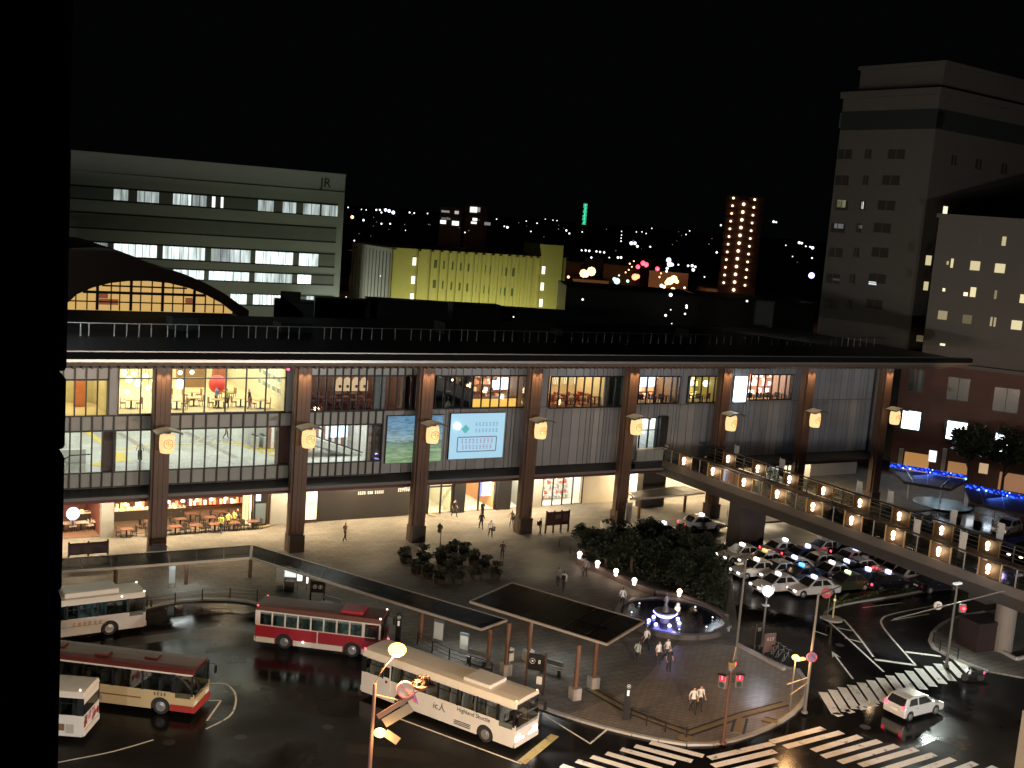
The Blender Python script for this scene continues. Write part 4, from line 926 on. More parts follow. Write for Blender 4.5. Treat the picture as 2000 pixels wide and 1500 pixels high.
# ---- office block with lit window rows (left)
pA, pB = D(148, 400, 200), D(672, 400, 212)
A, B, t, n = vplane_obj(pA, pB); AL = A-t*12
jz = 33.6
jr = thing('office_block', 'grey green office block with rows of lit windows behind the station at left', 'building', (*((A+B)/2)[:2], 0))
jw = mat('office_wall', (.26, .268, .25), .7, noise=.15, nscale=.15)
MB().extr([AL, B, B-n*26, AL-n*26], (0, 0, jz)).build('wall', jw, jr, world=True)
b = MB(); b.extr([AL+n*.15, B+n*.15, B-n*.3, AL-n*.3], (0, 0, .5)); o = b.build('parapet', jw, jr, world=True); o.location.z = jz+.003
dkg = mat('office_band', (.035, .042, .038), .25); dkb = mat('office_window_unlit', (.16, .17, .155), .3, noise=.2, nscale=.6)
def row(px0, y0, px1, y1, px):  return y0+(y1-y0)*(px-px0)/(px1-px0)
rows = [((148, 362), (665, 401), 24), ((148, 416), (665, 444), 29), ((148, 470), (660, 497), 27), ((148, 517), (655, 538), 20), ((148, 565), (655, 578), 22)]
for (l, r_, h) in rows:
    xm0, xm1 = 135, 655
    ztop = VP(400, row(*l, *r_, 400), A, B).z; zbot = VP(400, row(*l, *r_, 400)+h, A, B).z
    b = MB(); P0, P1 = AL+t*1, B-t*1.2
    b.extr([(P0.x, P0.y, zbot), (P1.x, P1.y, zbot), (P1.x, P1.y, ztop), (P0.x, P0.y, ztop)], tuple(n*.04)); b.build('window_band', dkb, jr, world=True)
    for zz in (ztop, zbot): MB().extr([(P0.x, P0.y, zz-.12), (P1.x, P1.y, zz-.12), (P1.x, P1.y, zz+.12), (P0.x, P0.y, zz+.12)], tuple(n*.07)).build('sill_joint', dkg, jr, world=True)
ztop = VP(400, row(148, 332, 675, 378, 400), A, B).z
MB().extr([(AL.x, AL.y, ztop), (B.x, B.y, ztop), (B.x, B.y, ztop+.18), (AL.x, AL.y, ztop+.18)], tuple(n*.05)).build('dark_joint', dkg, jr, world=True)  # thin dark line across the wall
segs = [(0, 222, 250, .30), (0, 268, 310, .30), (0, 338, 366, .45), (0, 367, 373, 1), (0, 376, 403, .2), (0, 414, 420, 1), (0, 431, 436, 1), (0, 504, 534, .28), (0, 552, 578, .3), (0, 592, 624, .3), (0, 628, 659, .34),
        (2, 140, 165, .5), (2, 168, 210, .16), (2, 222, 306, .85), (2, 318, 400, .7), (2, 412, 448, .22), (2, 449, 489, .5), (2, 499, 572, .85), (2, 584, 621, .8),
        (3, 338, 398, .8), (3, 408, 486, .9), (3, 497, 545, .6), (3, 546, 570, .35), (3, 581, 607, 1.3), (4, 450, 481, 1), (4, 494, 548, .95), (4, 598, 614, .4), (4, 300, 340, .8), (4, 360, 430, .9)]
def curtain_mat(k):
    """vertical blinds glowing from the room behind"""
    nm = 'blinds_%d' % int(k*100)
    if nm in MATS: return MATS[nm]
    m = bpy.data.materials.new(nm); m.use_nodes = True; nn = m.node_tree.nodes; L = m.node_tree.links; b = nn['Principled BSDF']
    tc = nn.new('ShaderNodeTexCoord'); mp = nn.new('ShaderNodeMapping'); mp.inputs['Scale'].default_value = (1.2, 1.2, .12); L.new(tc.outputs['Object'], mp.inputs[0])
    t_ = nn.new('ShaderNodeTexNoise'); t_.inputs['Scale'].default_value = 1.4; t_.inputs['Detail'].default_value = 5; L.new(mp.outputs[0], t_.inputs['Vector'])
    cr = nn.new('ShaderNodeValToRGB'); cr.color_ramp.elements[0].position = .33; cr.color_ramp.elements[0].color = (.22, .26, .24, 1); cr.color_ramp.elements[1].position = .66; cr.color_ramp.elements[1].color = (.82, .95, .93, 1)
    L.new(t_.outputs[0], cr.inputs[0]); L.new(cr.outputs[0], b.inputs['Emission Color']); b.inputs['Emission Strength'].default_value = k; b.inputs['Base Color'].default_value = (.1, .1, .1, 1); b.inputs['Roughness'].default_value = .3
    m.cycles.emission_sampling = 'NONE'; MATS[nm] = m; return m
for ri, a, b_, k in segs:
    l, r_, h = rows[ri]; xm = (a+b_)/2; y = row(*l, *r_, xm)
    face_rect(MB(), A, B, n, a, b_, y+1.5, y+h-1.5, .09, .04).build('lit_window', curtain_mat(k*.78), jr, world=True) if False else None
    q = MB(); face_rect(q, A, B, n, a, b_, y+1.5, y+h-1.5, .09, .04); w_ = q.build('lit_window', curtain_mat(round(k*2.3, 2)), jr, world=True)
    if b_-a > 20:
        nb_ = max(2, int((b_-a)/14)); fr = MB()
        for i in range(1, nb_): face_rect(fr, A, B, n, a+(b_-a)*i/nb_-.5, a+(b_-a)*i/nb_+.5, y+1.5, y+h-1.5, .13, .03)
        fr.build('window_frame', dkg, w_, world=True)
p = VP(636, 358, A, B)
text('JR', 2.3, dkg, jr, tuple(p+n*.07-jr.location), (PI/2, 0, math.atan2(t.y, t.x)))
lamp('AREA', tuple((A+B)/2+n*16+Vector((0, 0, 11))), 480, (1, 1, .72), 20, 3, aim=tuple((A+B)/2+Vector((0, 0, 15))))
# ---- floodlit green-yellow building
pA, pB = D(765, 500, 205), D(1057, 500, 216)
A, B, t, n = vplane_obj(pA, pB); gz = VP(900, 491.5, A, B).z
gb = thing('ribbed_building', 'long floodlit olive yellow building with upright ribs behind the station', 'building', (*((A+B)/2)[:2], 0))
gw = mat('olive_wall', (.40, .42, .25), .75, noise=.1, nscale=.2)
MB().extr([A, B, B-n*18, A-n*18], (0, 0, gz)).build('wall', gw, gb, world=True)
T0, T1 = VP(1056, 520, A, B), VP(1094, 520, A, B); T0.z = T1.z = 0; tz = VP(1075, 478, A, B).z
MB().extr([T0+n*.8, T1+n*.8, T1-n*8, T0-n*8], (0, 0, tz)).build('stair_tower', gw, gb, world=True)
U0, U1 = VP(1094.5, 520, A, B), VP(1106, 520, A, B); U0.z = U1.z = 0
MB().extr([U0-n*.2, U1-n*.2, U1-n*8, U0-n*8], (0, 0, VP(1100, 503, A, B).z)).build('side_wing', gw, gb, world=True)
Lf = D(707, 480, 216); Lf.z = 0
MB().extr([A-t*.03, A-n*16-t*.03, Lf-n*6], (0, 0, gz-.2)).build('side_wall', mat('side_wall_grey', (.34, .34, .27), .7, noise=.15, nscale=.3), gb, world=True)
for i in range(12):
    u = i/12; s0 = (A-t*.06).lerp(Lf-n*6-t*.06, u+.03)
    MB().beam((s0.x, s0.y, 1), (s0.x, s0.y, gz-1), .25, .25).build('rib', MATS['side_wall_grey'], gb, world=True)
ribpx = [768, 817, 842, 860, 877, 893, 908, 927, 942, 960, 975, 992, 1007, 1020, 1034, 1047]
for px in ribpx:
    p = VP(px, 540, A, B); p.z = 0; MB().extr([p-t*.28, p+t*.28, p+t*.28+n*.28, p-t*.28+n*.28], (0, 0, gz-.3)).build('rib', gw, gb, world=True)
for i, px in enumerate((850, 865, 882, 898, 913, 929, 945, 960, 977, 990, 1004)):
    for dy, ri in ((0, 508), (42, 508)):
        y = ri+(px-845)*.107+dy-(3 if dy else 0); q = MB(); face_rect(q, A, B, n, px-3.5-dy*.06, px+3.5-dy*.06, y, y+15, .06, .05); q.build('window', mat('olive_window', (.10, .11, .05), .3), gb, world=True)
sl_ = emi('slit_light', (1, 1, .82), 1.6, 'NONE')
for px, y in ((809, 503), (806.5, 539), (804, 573)): q = MB(); face_rect(q, A, B, n, px-3.2, px+3.2, y, y+15, .12, .05); q.build('lit_slit', sl_, gb, world=True)
for px, y in ((1061, 520), (1058.5, 552), (1056, 584)): q = MB(); face_rect(q, A+n*.8, B+n*.8, n, px-3, px+3, y, y+15, .12, .05); q.build('lit_slit', sl_, gb, world=True)
mid = (A+B)/2
for u in (.12, .5, .88): lamp('AREA', tuple(A.lerp(B, u)+n*9+Vector((0, 0, 3.5))), 1900, (.86, 1, .60), 8, 1.5, aim=tuple(A.lerp(B, u)+Vector((0, 0, 11))))
lamp('AREA', tuple(A-t*12-n*6+Vector((0, 0, 4))), 2200, (.9, .95, .85), 3, aim=tuple(A-n*8+Vector((0, 0, 9))))
# ---- hall with curved roof and amber arched window
AY = 40
arch = thing('arched_hall', 'dark hall with sweeping curved roof and amber lit arched window at left', 'hall', (8, AY+8, 0))
inn = [(134, 590), (150, 575), (180, 562), (215, 553), (250, 549), (290, 549), (330, 553), (370, 563), (405, 577), (435, 593), (458, 611)]
out_ = [(120, 486), (150, 484), (190, 483), (225, 487), (260, 500), (290, 514), (320, 525), (360, 535), (400, 552), (440, 574), (470, 596), (486, 606), (486, 616)]
pt = lambda q: F(q[0], q[1], AY)
zb_ = F(300, 622, AY).z
poly = [pt(q) for q in out_]+[Vector((pt((486, 606)).x, AY, zb_)), pt((458, 611))]+[pt(q) for q in inn[::-1][1:]]+[Vector((pt((134, 590)).x-.3, AY, pt((134, 590)).z)), Vector((pt((120, 486)).x, AY, pt((134, 590)).z))]
MB().extr(poly, (0, 22, 0)).build('curved_roof', mat('hall_roof', (.045, .022, .014), .5, noise=.3, nscale=.4), arch, world=True)
xa0, xa1 = pt((120, 600)).x, pt((486, 606)).x
MB().box(xa0, xa1, AY+.02, AY+22, 0, zb_-.05).build('base', dark, arch, world=True)
ip = [pt(q)+Vector((0, .9, 0)) for q in inn]+[pt((458, 614))+Vector((0, .9, 0)), Vector((pt((134, 608)).x, AY+.9, pt((458, 614)).z))]
MB().extr(ip, (0, .1, 0)).build('lit_glazing', emi('amber_glazing', (1, .62, .20), .62), arch, world=True)
import bisect
def arch_top(x):
    xs_ = [pt(q).x for q in inn]; zs_ = [pt(q).z for q in inn]; i = min(max(1, bisect.bisect(xs_, x)), len(xs_)-1)
    u = (x-xs_[i-1])/(xs_[i]-xs_[i-1]); return zs_[i-1]+(zs_[i]-zs_[i-1])*u
z0 = pt((458, 613)).z
for px in (150, 172, 192, 219, 236, 258, 277, 299, 320, 340, 361, 382, 404, 421, 440):
    x = pt((px, 600)).x; w = .28 if px in (192, 258, 320, 382) else .1
    MB().box(x-w/2, x+w/2, AY+.6, AY+.85, z0, arch_top(x)).build('mullion', brown_d, arch, world=True)
for y, w in ((562, .16), (575, .28), (593, .12)):
    z = pt((300, y)).z; xs_ = [x for x in np.linspace(pt((136, 600)).x, pt((457, 600)).x, 200) if arch_top(x) > z+.1]
    if xs_: MB().box(xs_[0], xs_[-1], AY+.5, AY+.8, z-w/2, z+w/2).build('transom', brown_d, arch, world=True)
for x0p, x1p, yy in ((196, 214, 580), (196, 234, 592), (366, 380, 585)): MB().box(pt((x0p, yy)).x, pt((x1p, yy)).x, AY+.84, AY+.9, pt((300, yy+7)).z, pt((300, yy-4)).z).build('panel', emi('amber_dim', (.8, .25, .12), .25, 'NONE'), arch, world=True)
# ---- dark roofs and sheds between the station and the blocks behind
for i, (px0, px1, yt, dist, lab) in enumerate(((535, 610, 592, 150, 'dark plant room with raised cap between curved hall and ribbed building'), (615, 720, 588, 165, 'low dark shed in front of the gap left of the ribbed building'), (720, 890, 592, 168, 'long dark platform roof below the ribbed building'), (890, 975, 600, 160, 'dark stepped roof below the middle of the ribbed building'), (975, 1180, 612, 165, 'low dark roof below the stair tower of the ribbed building'), (1105, 1360, 572, 190, 'wide dark shed right of the ribbed building'), (1360, 1590, 590, 200, 'dark block between apartment tower and hotel'))):
    a, c = D(px0-(6 if i in (2, 3, 4) else 0), yt+5, dist), D(px1+4, yt+5, dist+i*.7); A_, B_, t_, n_ = vplane_obj(a, c); z = D((px0+px1)/2, yt, dist).z
    o = thing('dark_shed', lab, 'shed', (*((A_+B_)/2)[:2], 0), group='unlit roofs behind the station')
    dp_ = 14 if i > 4 else 2.5
    MB().extr([A_, B_, B_-n_*dp_, A_-n_*dp_], (0, 0, z)).build('wall', roof_d, o, world=True)
    MB().extr([A_+n_*.4, B_+n_*.4, B_-n_*(dp_+.4), A_-n_*(dp_+.4)], (0, 0, .3)).build('roof', dark, o, world=True).location.z = z+.003
    if i == 0: MB().extr([A_.lerp(B_, .15), A_.lerp(B_, .65), A_.lerp(B_, .65)-n_*2, A_.lerp(B_, .15)-n_*2], (0, 0, 1.0)).build('roof_cap', dark, o, world=True).location.z = z+.31
# ---- apartment tower with three strings of stair lights
pA, pB = D(1410, 480, 333), D(1484, 480, 333); A, B, t, n = vplane_obj(pA, pB)
tw = thing('apartment_tower', 'tall dark red apartment tower with three columns of warm lights', 'tower', (*((A+B)/2)[:2], 0))
zt = VP(1450, 384, A, B).z
MB().extr([A, B, B-n*4, A-n*4], (0, 0, zt)).build('wall', mat('tower_wall', (.13, .045, .028), .7, noise=.2, nscale=.2), tw, world=True)
tl = emi('stair_light', (1, .76, .48), 3.0, 'AUTO'); gl_ = emi('stair_glow', (1, .62, .25), .10, 'NONE')
for k in range(12):
    for (x0_, y0_), (x1_, y1_), r_ in (((1432.5, 387), (1413.5, 552), 2.2), ((1452.5, 399), (1433, 566), 3.0), ((1474, 390), (1455, 557), 2.2)):
        x, y = lerp((x0_, y0_), (x1_, y1_), k/11); q = MB(); p = VP(x, y, A, B)+n*.5; q.ball(tuple(p), r_*.145, 8); q.build('stair_light', tl, tw, world=True)
    za, zb2 = lerp((1452, 392), (1433, 559), k/11), 0
    y = za[1]; pz = VP(za[0], y, A, B).z
    MB().extr([A+n*.9, B+n*.9, B, A], (0, 0, .12)).build('balcony_slab', mat('tower_slab', (.2, .12, .07), .7), tw, world=True).location.z = pz
for fx in (.18, .5, .82):
    p = A.lerp(B, fx)+n*2.5; lamp('AREA', (p.x, p.y, 4), 60, (1, .6, .3), 3, aim=(p.x-n.x*2, p.y-n.y*2, 30))
# ---- green lettered tower sign far off, and two lit office blocks
pc = D(1142, 418, 800); tq = Vector((AR.x, AR.y, 0)).normalized(); nq = Vector((tq.y, -tq.x, 0))
gs = thing('tower_sign', 'distant tower with a vertical green glowing sign of five characters', 'tower', (pc.x, pc.y, 0))
zt, zb_ = D(1143, 394, 800).z, D(1140, 441, 800).z
MB().extr([Vector((pc.x, pc.y, 0))+tq*s*3.2 for s in (-1, 1)]+[Vector((pc.x, pc.y, 0))+tq*s*3.2-nq*9 for s in (1, -1)], (0, 0, zt)).build('wall', dark, gs, world=True)
gg = MB()
for k in range(5):
    z = zt-1.2-(zt-zb_-2)*(k+.5)/5
    for q in range(3): gg.beam(tuple(Vector((pc.x, pc.y, z-1.0+q*1.0))-nq*-.0+nq*.3-tq*(1.3-.3*(k*q % 3))), tuple(Vector((pc.x, pc.y, z-1.0+q*1.0))+nq*.3+tq*1.3), .3, .45)
    gg.beam(tuple(Vector((pc.x, pc.y, z-1.3))+nq*.35), tuple(Vector((pc.x, pc.y, z+1.3))+nq*.35), .45, .45)
gg.build('green_lettering', emi('green_neon', (.06, .75, .38), 1.3, 'NONE'), gs, world=True)
for px0, px1, yt, dist, lab, wins in ((858, 902, 405, 620, 'distant office block with two bright windows at its foot', [(862, 878, 411, 415, .25), (888, 896, 412, 418, .5), (862, 880, 425, 429, .12), (860, 871, 430, 437, 1.6), (883, 896, 432, 440, 2.2)]),
                                      (908, 952, 400, 640, 'distant office block with a large white lit top', [(918, 932, 404, 415, 1.1), (932, 938, 405, 414, .3), (923, 932, 426, 431, 1.6), (920, 931, 433, 437, 1.4), (946, 958, 434, 440, .2)])):
    a, c = D(px0, 430, dist), D(px1, 430, dist); A_, B_, t_, n_ = vplane_obj(a, c); o = thing('office_block', lab, 'building', (*((A_+B_)/2)[:2], 0))
    MB().extr([A_, B_, B_-n_*20, A_-n_*20], (0, 0, D((px0+px1)/2, yt, dist).z)).build('wall', roof_d, o, world=True)
    for a0, a1, y0, y1, k in wins: q = MB(); face_rect(q, A_, B_, n_, a0, a1, y0, y1, .3, .2); q.build('lit_window', emi('far_window_%d' % (k*100), (.95, 1, .92), k, 'NONE'), o, world=True)
# ---- city lights spread over the plain: street lamps, windows, signals
LI = [(680, 405, 'w', 1.2), (688, 424, 'o', 2), (706, 409, 'w', 1), (715, 410, 'w', 1), (735, 410, 'w', 1.7), (742, 410, 'w', 1.7), (745, 415, 'w', 1.6), (753, 410, 'v', 1.9), (760, 412, 'v', 2), (768, 415, 'v', 2.2), (710, 430, 'w', 2), (745, 437, 'w', 1.6), (762, 437, 'w', 1.6), (800, 415, 'w', 1.6), (809, 416, 'w', 1.3), (835, 417, 'w', 1.2), (792, 450, 'w', .8), (908, 454, 'w', 1.3), (991, 444, 'w', 2.3), (985, 442, 'w', 1.2), (970, 428, 'w', 1.1), (1028, 432, 'w', 1), (1049, 436, 'w', 1.2), (1065, 428, 'w', .8), (1080, 430, 'w', .9), (1088, 431, 'w', .9), (1037, 452, 'w', 1.1), (1106, 450, 'w', 1.8), (1112, 456, 'w', 1.6), (1137, 453, 'w', 1.1),
      (1136, 489, 'w', 1.6), (1144, 489, 'w', 1.9), (1151, 490, 'w', 2), (1165, 491, 'w', 1.8), (1172, 492, 'w', 1.8), (1180, 493, 'w', 1.8), (1155, 503, 'w', 1.8), (1190, 503, 'w', 1.2), (1207, 503, 'w', 2.2), (1213, 503, 'w', 2.2), (1214, 452, 'w', 1), (1214, 459, 'w', 1), (1213, 465, 'w', 1), (1213, 471, 'w', 1.2), (1243, 453, 'w', 1), (1254, 453, 'w', 1), (1262, 456, 'w', 1), (1273, 446, 'w', 1), (1233, 475, 'v', 2.2), (1240, 475, 'v', 2), (1245, 481, 'y', 2.4), (1270, 482, 'y', 1.6), (1347, 451, 'w', 1), (1340, 458, 'w', 1), (1400, 493, 'w', 2), (1408, 440, 'w', 1.6), (1480, 437, 'w', .9), (1511, 433, 'w', 2.1), (1516, 434, 'w', 1.6),
      (1140, 534, 'o', 5), (1155, 530, 'o', 5.5), (1145, 537, 'o', 3), (1205, 549, 'g', 3.8), (1200, 545, 'g', 2.2), (1209, 538, 'w', 1.5), (1226, 549, 'g', 1.8), (1122, 557, 'r', 2.2), (1110, 541, 'o', 1.6), (1230, 515, 'y', 1.5), (1238, 510, 'y', 1.2), (1234, 521, 'y', 1.2), (1228, 527, 'y', 1.3), (1222, 532, 'y', 1.3),
      (1256, 514, 'r', 3), (1262, 517, 'r', 3), (1246, 521, 'r', 2.6), (1284, 525, 'r', 2.6), (1240, 541, 'ro', 4), (1245, 540, 'ro', 3), (1219, 565, 'r', 2.4), (1306, 508, 'v', 3), (1308, 516, 'v', 3.2), (1303, 524, 'w', 2.6), (1302, 530, 'w', 2.2), (1313, 517, 'v', 2), (1325, 517, 'v', 1), (1352, 519, 'w', 2.6), (1344, 519, 'w', 2), (1354, 527, 'w', 3), (1358, 521, 'w', 2),
      (1308, 549, 'o', 4.5), (1316, 545, 'o', 4.5), (1303, 552, 'o', 3), (1322, 550, 'o', 2.4), (1292, 558, 'y', 3.4), (1297, 560, 'y', 3), (1288, 541, 'y', 1.5), (1291, 534, 'y', 1.3), (1314, 566, 'o', 3), (1303, 573, 'o', 3), (1310, 576, 'w', 3.4), (1318, 574, 'w', 2.6), (1324, 573, 'w', 2), (1337, 562, 'w', 2), (1337, 573, 'w', 2.6), (1266, 572, 'o', 1.8), (1234, 576, 'o', 1.6), (1376, 541, 'w', 1.3), (1138, 585, 'w', 2), (1300, 616, 'w', 2.4), (1310, 605, 'w', 1.2), (1341, 597, 'w', 2), (1341, 601, 'w', 2), (1338, 613, 'w', 1.8), (1423, 645, 'w', 1.4), (1459, 588, 'w', 2), (1312, 632, 'w', 1),
      (1561, 474, 'w', 2.4), (1566, 475, 'w', 2), (1574, 481, 'w', 1.4), (1582, 482, 'w', 1.4), (1587, 484, 'v', 1.8), (1535, 479, 'w', 1), (1548, 501, 'w', 1), (1586, 504, 'w', 1.4), (1585, 538, 'v', 3.6), (1575, 617, 'v', 3.4), (1573, 638, 'w', 2.6), (1531, 596, 'w', 1.5), (1531, 611, 'w', 1.5), (1529, 626, 'w', 1.7), (1532, 637, 'w', 1.3), (690, 524, 'o', 2.2), (692, 545, 'o', 2.2), (676, 580, 'w', 1), (697, 580, 'w', 1), (692, 470, 'w', 1.4), (1003, 619, 'w', 1.3), (743, 539, 'w', 1)]
rnd = random.Random(9)
for i in range(40):
    x = rnd.uniform(680, 1590); hy = 400+(x-700)*.074; LI.append((x, hy+6+abs(rnd.gauss(0, 26)), 'd' if rnd.random() < .7 else 'y2', rnd.uniform(.4, .7)))
LC = {'w': ((.95, 1, .92), 2.4), 'v': ((.72, .72, 1), 3), 'o': ((1, .46, .16), 5), 'y': ((1, .8, .42), 3), 'y2': ((1, .7, .35), .5), 'r': ((1, .06, .12), 3.5), 'ro': ((1, .25, .12), 3), 'g': ((.35, .95, .78), 2.4), 'd': ((.8, .9, .85), .5)}
keys = list(LC); cm = [emi('city_light_'+'abcdefghi'[i], *LC[k], 'NONE') for i, k in enumerate(keys)]
b = MB()
for x, y, k, r in LI:
    hy = 400+(x-700)*.074
    dist = 560 if y < hy+75 else (330 if y < hy+120 else 240)
    if k in ('o', 'ro', 'r', 'g', 'y') and y > 500: dist = 380
    if x > 1520 and y > 520: dist = 235
    if (x, y) in ((1003, 619), (743, 539)): dist = 158
    if x in (1300, 1310, 1341, 1338, 1423, 1459, 1138, 1312): dist = 186
    p = D(x, y, dist); rr = r*dist/FPX*(1.6 if k in ('o', 'r', 'ro', 'g', 'v') else 1.05)
    b.ball(tuple(p), rr, 8, keys.index(k))
ct = b.build('city_lights', cm); tag(ct, 'scattered white, orange and red lights of the distant city below a black sky', 'city lights', kind='stuff')
# glow on the street round the orange lamps
pq = D(1148, 545, 372); lamp('POINT', (pq.x, pq.y, pq.z-1), 26000, (1, .45, .15), .6)
pq = D(1310, 560, 372); lamp('POINT', (pq.x, pq.y, pq.z-1), 30000, (1, .45, .18), .6)
pq = D(1255, 530, 372); lamp('POINT', (pq.x, pq.y, pq.z-1), 16000, (1, .12, .10), .6)
# far low houses giving those lamps something to light
rnd = random.Random(21)
hz = mat('far_house_wall', (.16, .14, .12), .8, noise=.3, nscale=.1)
HX = sorted(rnd.uniform(690, 1590) for _ in range(18))
for i in range(18):
    x = HX[i]; dist = rnd.choice([400, 430, 470, 520, 600]); a = D(x, 500, dist); w, dp_, h = rnd.uniform(9, 20), rnd.uniform(8, 14), rnd.uniform(5, 13)
    o = thing('far_house', 'unlit city block in the dark distance, %s from the left' % nth(i), 'building', (a.x, a.y, 0), rnd.uniform(0, 1.5), group='unlit city blocks in the distance')
    MB().box(-w/2, w/2, -dp_/2, dp_/2, -.2, h).build('wall', hz, o); MB().box(-w/2-.2, w/2+.2, -dp_/2-.2, dp_/2+.2, h+.003, h+.35).build('roof', roof_d, o)
# arched light green thing behind the shed
pq = D(1142, 566, 300); o = thing('arched_roof', 'small arched roof lit pale green right of the ribbed building', 'roof', (pq.x, pq.y, 0))
b = MB(); zz = pq.z
poly = [Vector((pq.x, pq.y, zz))+tq*3.6*math.cos(a)+Vector((0, 0, 1.5*math.sin(a)-.6)) for a in [PI*k/10 for k in range(11)]]
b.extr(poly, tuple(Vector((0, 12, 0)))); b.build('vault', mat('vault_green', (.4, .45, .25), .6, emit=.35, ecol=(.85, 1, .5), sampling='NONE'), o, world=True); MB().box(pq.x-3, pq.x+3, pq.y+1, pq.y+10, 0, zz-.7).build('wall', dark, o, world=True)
# ================================================================== HOTEL (right)
H1 = D(1845, 115, 165); Hc = Vector((H1.x, H1.y, 0)); Hl = D(1655, 130, 175); Hl.z = 0; Hr = D(2000, 152, 182); Hr.z = 0
hz_ = H1.z
hotel = thing('hotel_tower', 'tall beige hotel tower with dark top band and a lower lit wing, at the right', 'hotel', (*Hc[:2], 0))
hw = mat('hotel_tile', (.112, .102, .09), .7, noise=.12, nscale=.25); hb = mat('hotel_brick', (.10, .042, .032), .7, noise=.2, nscale=.4)
hgl = mat('hotel_glass', (.04, .048, .045), .25)
tR = (Hr-Hc).normalized(); tL = (Hl-Hc).normalized(); Hr2 = Hc+tR*60
z_led = VP(1730, 181, Hc, Hl).z
core_ = [Hc, Hl, Hl+tR*60, Hr2]
MB().extr(core_, (0, 0, z_led)).build('wall', hw, hotel, world=True)
ins = [Hc+tL*.6+tR*1.2, Hl-tL*1.6+tR*1.2, Hl-tL*1.6+tR*58, Hr2+tL*.6]
b = MB(); b.extr(ins, (0, 0, hz_-z_led-.9)); b.build('upper_storey', hw, hotel, world=True).location.z = z_led+.4
off = lambda P, d: [Hc-(tL+tR)*d, Hl+(tL-tR)*d, Hl+tR*60+tL*d, Hr2-tL*d]
MB().extr(off(0, .35), (0, 0, .9)).build('cornice', hw, hotel, world=True).location.z = z_led-.55
b = MB(); b.extr([p_ for p_ in [Hc+tL*.3+tR*.9, Hl-tL*1.3+tR*.9, Hl-tL*1.3+tR*58.3, Hr2+tL*.3]], (0, 0, .5)); b.build('roof_edge', hw, hotel, world=True).location.z = hz_-.5
# faces: left face (A=Hl..Hc), right face (Hc..Hr)
AL_, BL_, tl_, nl_ = vplane_obj(Hl, Hc); AR_, BR_, tr_, nr_ = vplane_obj(Hc, Hr2)
def hwin(face, x0, x1, yt, yb, m, frame=True, name='window'):
    A_, B_, n_ = face; q = MB(); face_rect(q, A_, B_, n_, x0, x1, yt, yb, .05, .08); w_ = q.build(name, m, hotel, world=True)
    if frame:
        f_ = MB(); c = (x0+x1)/2; face_rect(f_, A_, B_, n_, c-.6, c+.6, yt, yb, .12, .05); face_rect(f_, A_, B_, n_, x0-.8, x1+.8, yb, yb+1.2, .2, .15); f_.build('window_frame', hw, w_, world=True)
    return w_
FL, FR = (AL_, BL_, nl_), (AR_, BR_, nr_)
zt_, zb_ = VP(1740, 215, Hc, Hl).z, VP(1740, 253, Hc, Hl).z
for (P, Q, nn) in ((Hl, Hc, nl_), (Hc, Hr2, nr_)):
    b = MB(); b.extr([Vector((*P[:2], zb_)), Vector((*Q[:2], zb_)), Vector((*Q[:2], zt_)), Vector((*P[:2], zt_))], tuple(nn*.06)); b.build('glass_band', hgl, hotel, world=True)
for x0, x1 in ((1640, 1652), (1656, 1690), (1694, 1726), (1730, 1757), (1800, 1842)): hwin(FL, x0, x1, 220, 250, mat('band_pane_%d' % x0, ((.05, .07, .065) if x0 < 1760 else (.012, .012, .014)), .2, emit=.006 if x0 < 1760 else 0, ecol=(.5, .8, .7)), False, 'band_pane')
hdk = mat('hotel_window_dark', (.05, .044, .04), .3); hwl = lambda k, c=(1, .86, .5): emi('hotel_lit_%d_%d' % (k*100, c[2]*100), c, k, 'NONE')
for cols, y in (((1637, 1664, 1690, 1702, 1735, 1767), 292), ((1632, 1657, 1686, 1696, 1724, 1757), 343), ((1632, 1656, 1680, 1690, 1715, 1748), 392), ((1623, 1650, 1673, 1682, 1707, 1740), 436), ((1619, 1646, 1668, 1678, 1703, 1735), 484), ((1614, 1640, 1660, 1670, 1697, 1730), 535), ((1610, 1634, 1655, 1664, 1692, 1724), 585)):
    for k in (0, 2, 4): hwin(FL, cols[k], cols[k+1], y, y+18, hdk)
for x0, x1, y0, y1, k, c in ((1635, 1652, 391, 405, .16, (1, .95, .6)), (1683, 1687, 394, 408, .9, (1, .95, .8)), (1630, 1648, 437, 446, .10, (.9, .95, 1)), (1676, 1684, 440, 446, .07, (.9, .95, 1)), (1697, 1712, 550, 556, .8, (.9, 1, 1)), (1627, 1640, 544, 548, .05, (1, 1, 1)), (1842, 1850, 403, 418, 1.2, (1, .88, .62))):
    hwin(FL if x0 < 1800 else FR, x0, x1, y0, y1, hwl(k, c), False, 'lit_window')
hwin(FR, 1858, 1868, 303, 322, hdk); hwin(FR, 1905, 1916, 311, 331, hdk); hwin(FR, 1955, 1966, 320, 340, hdk)
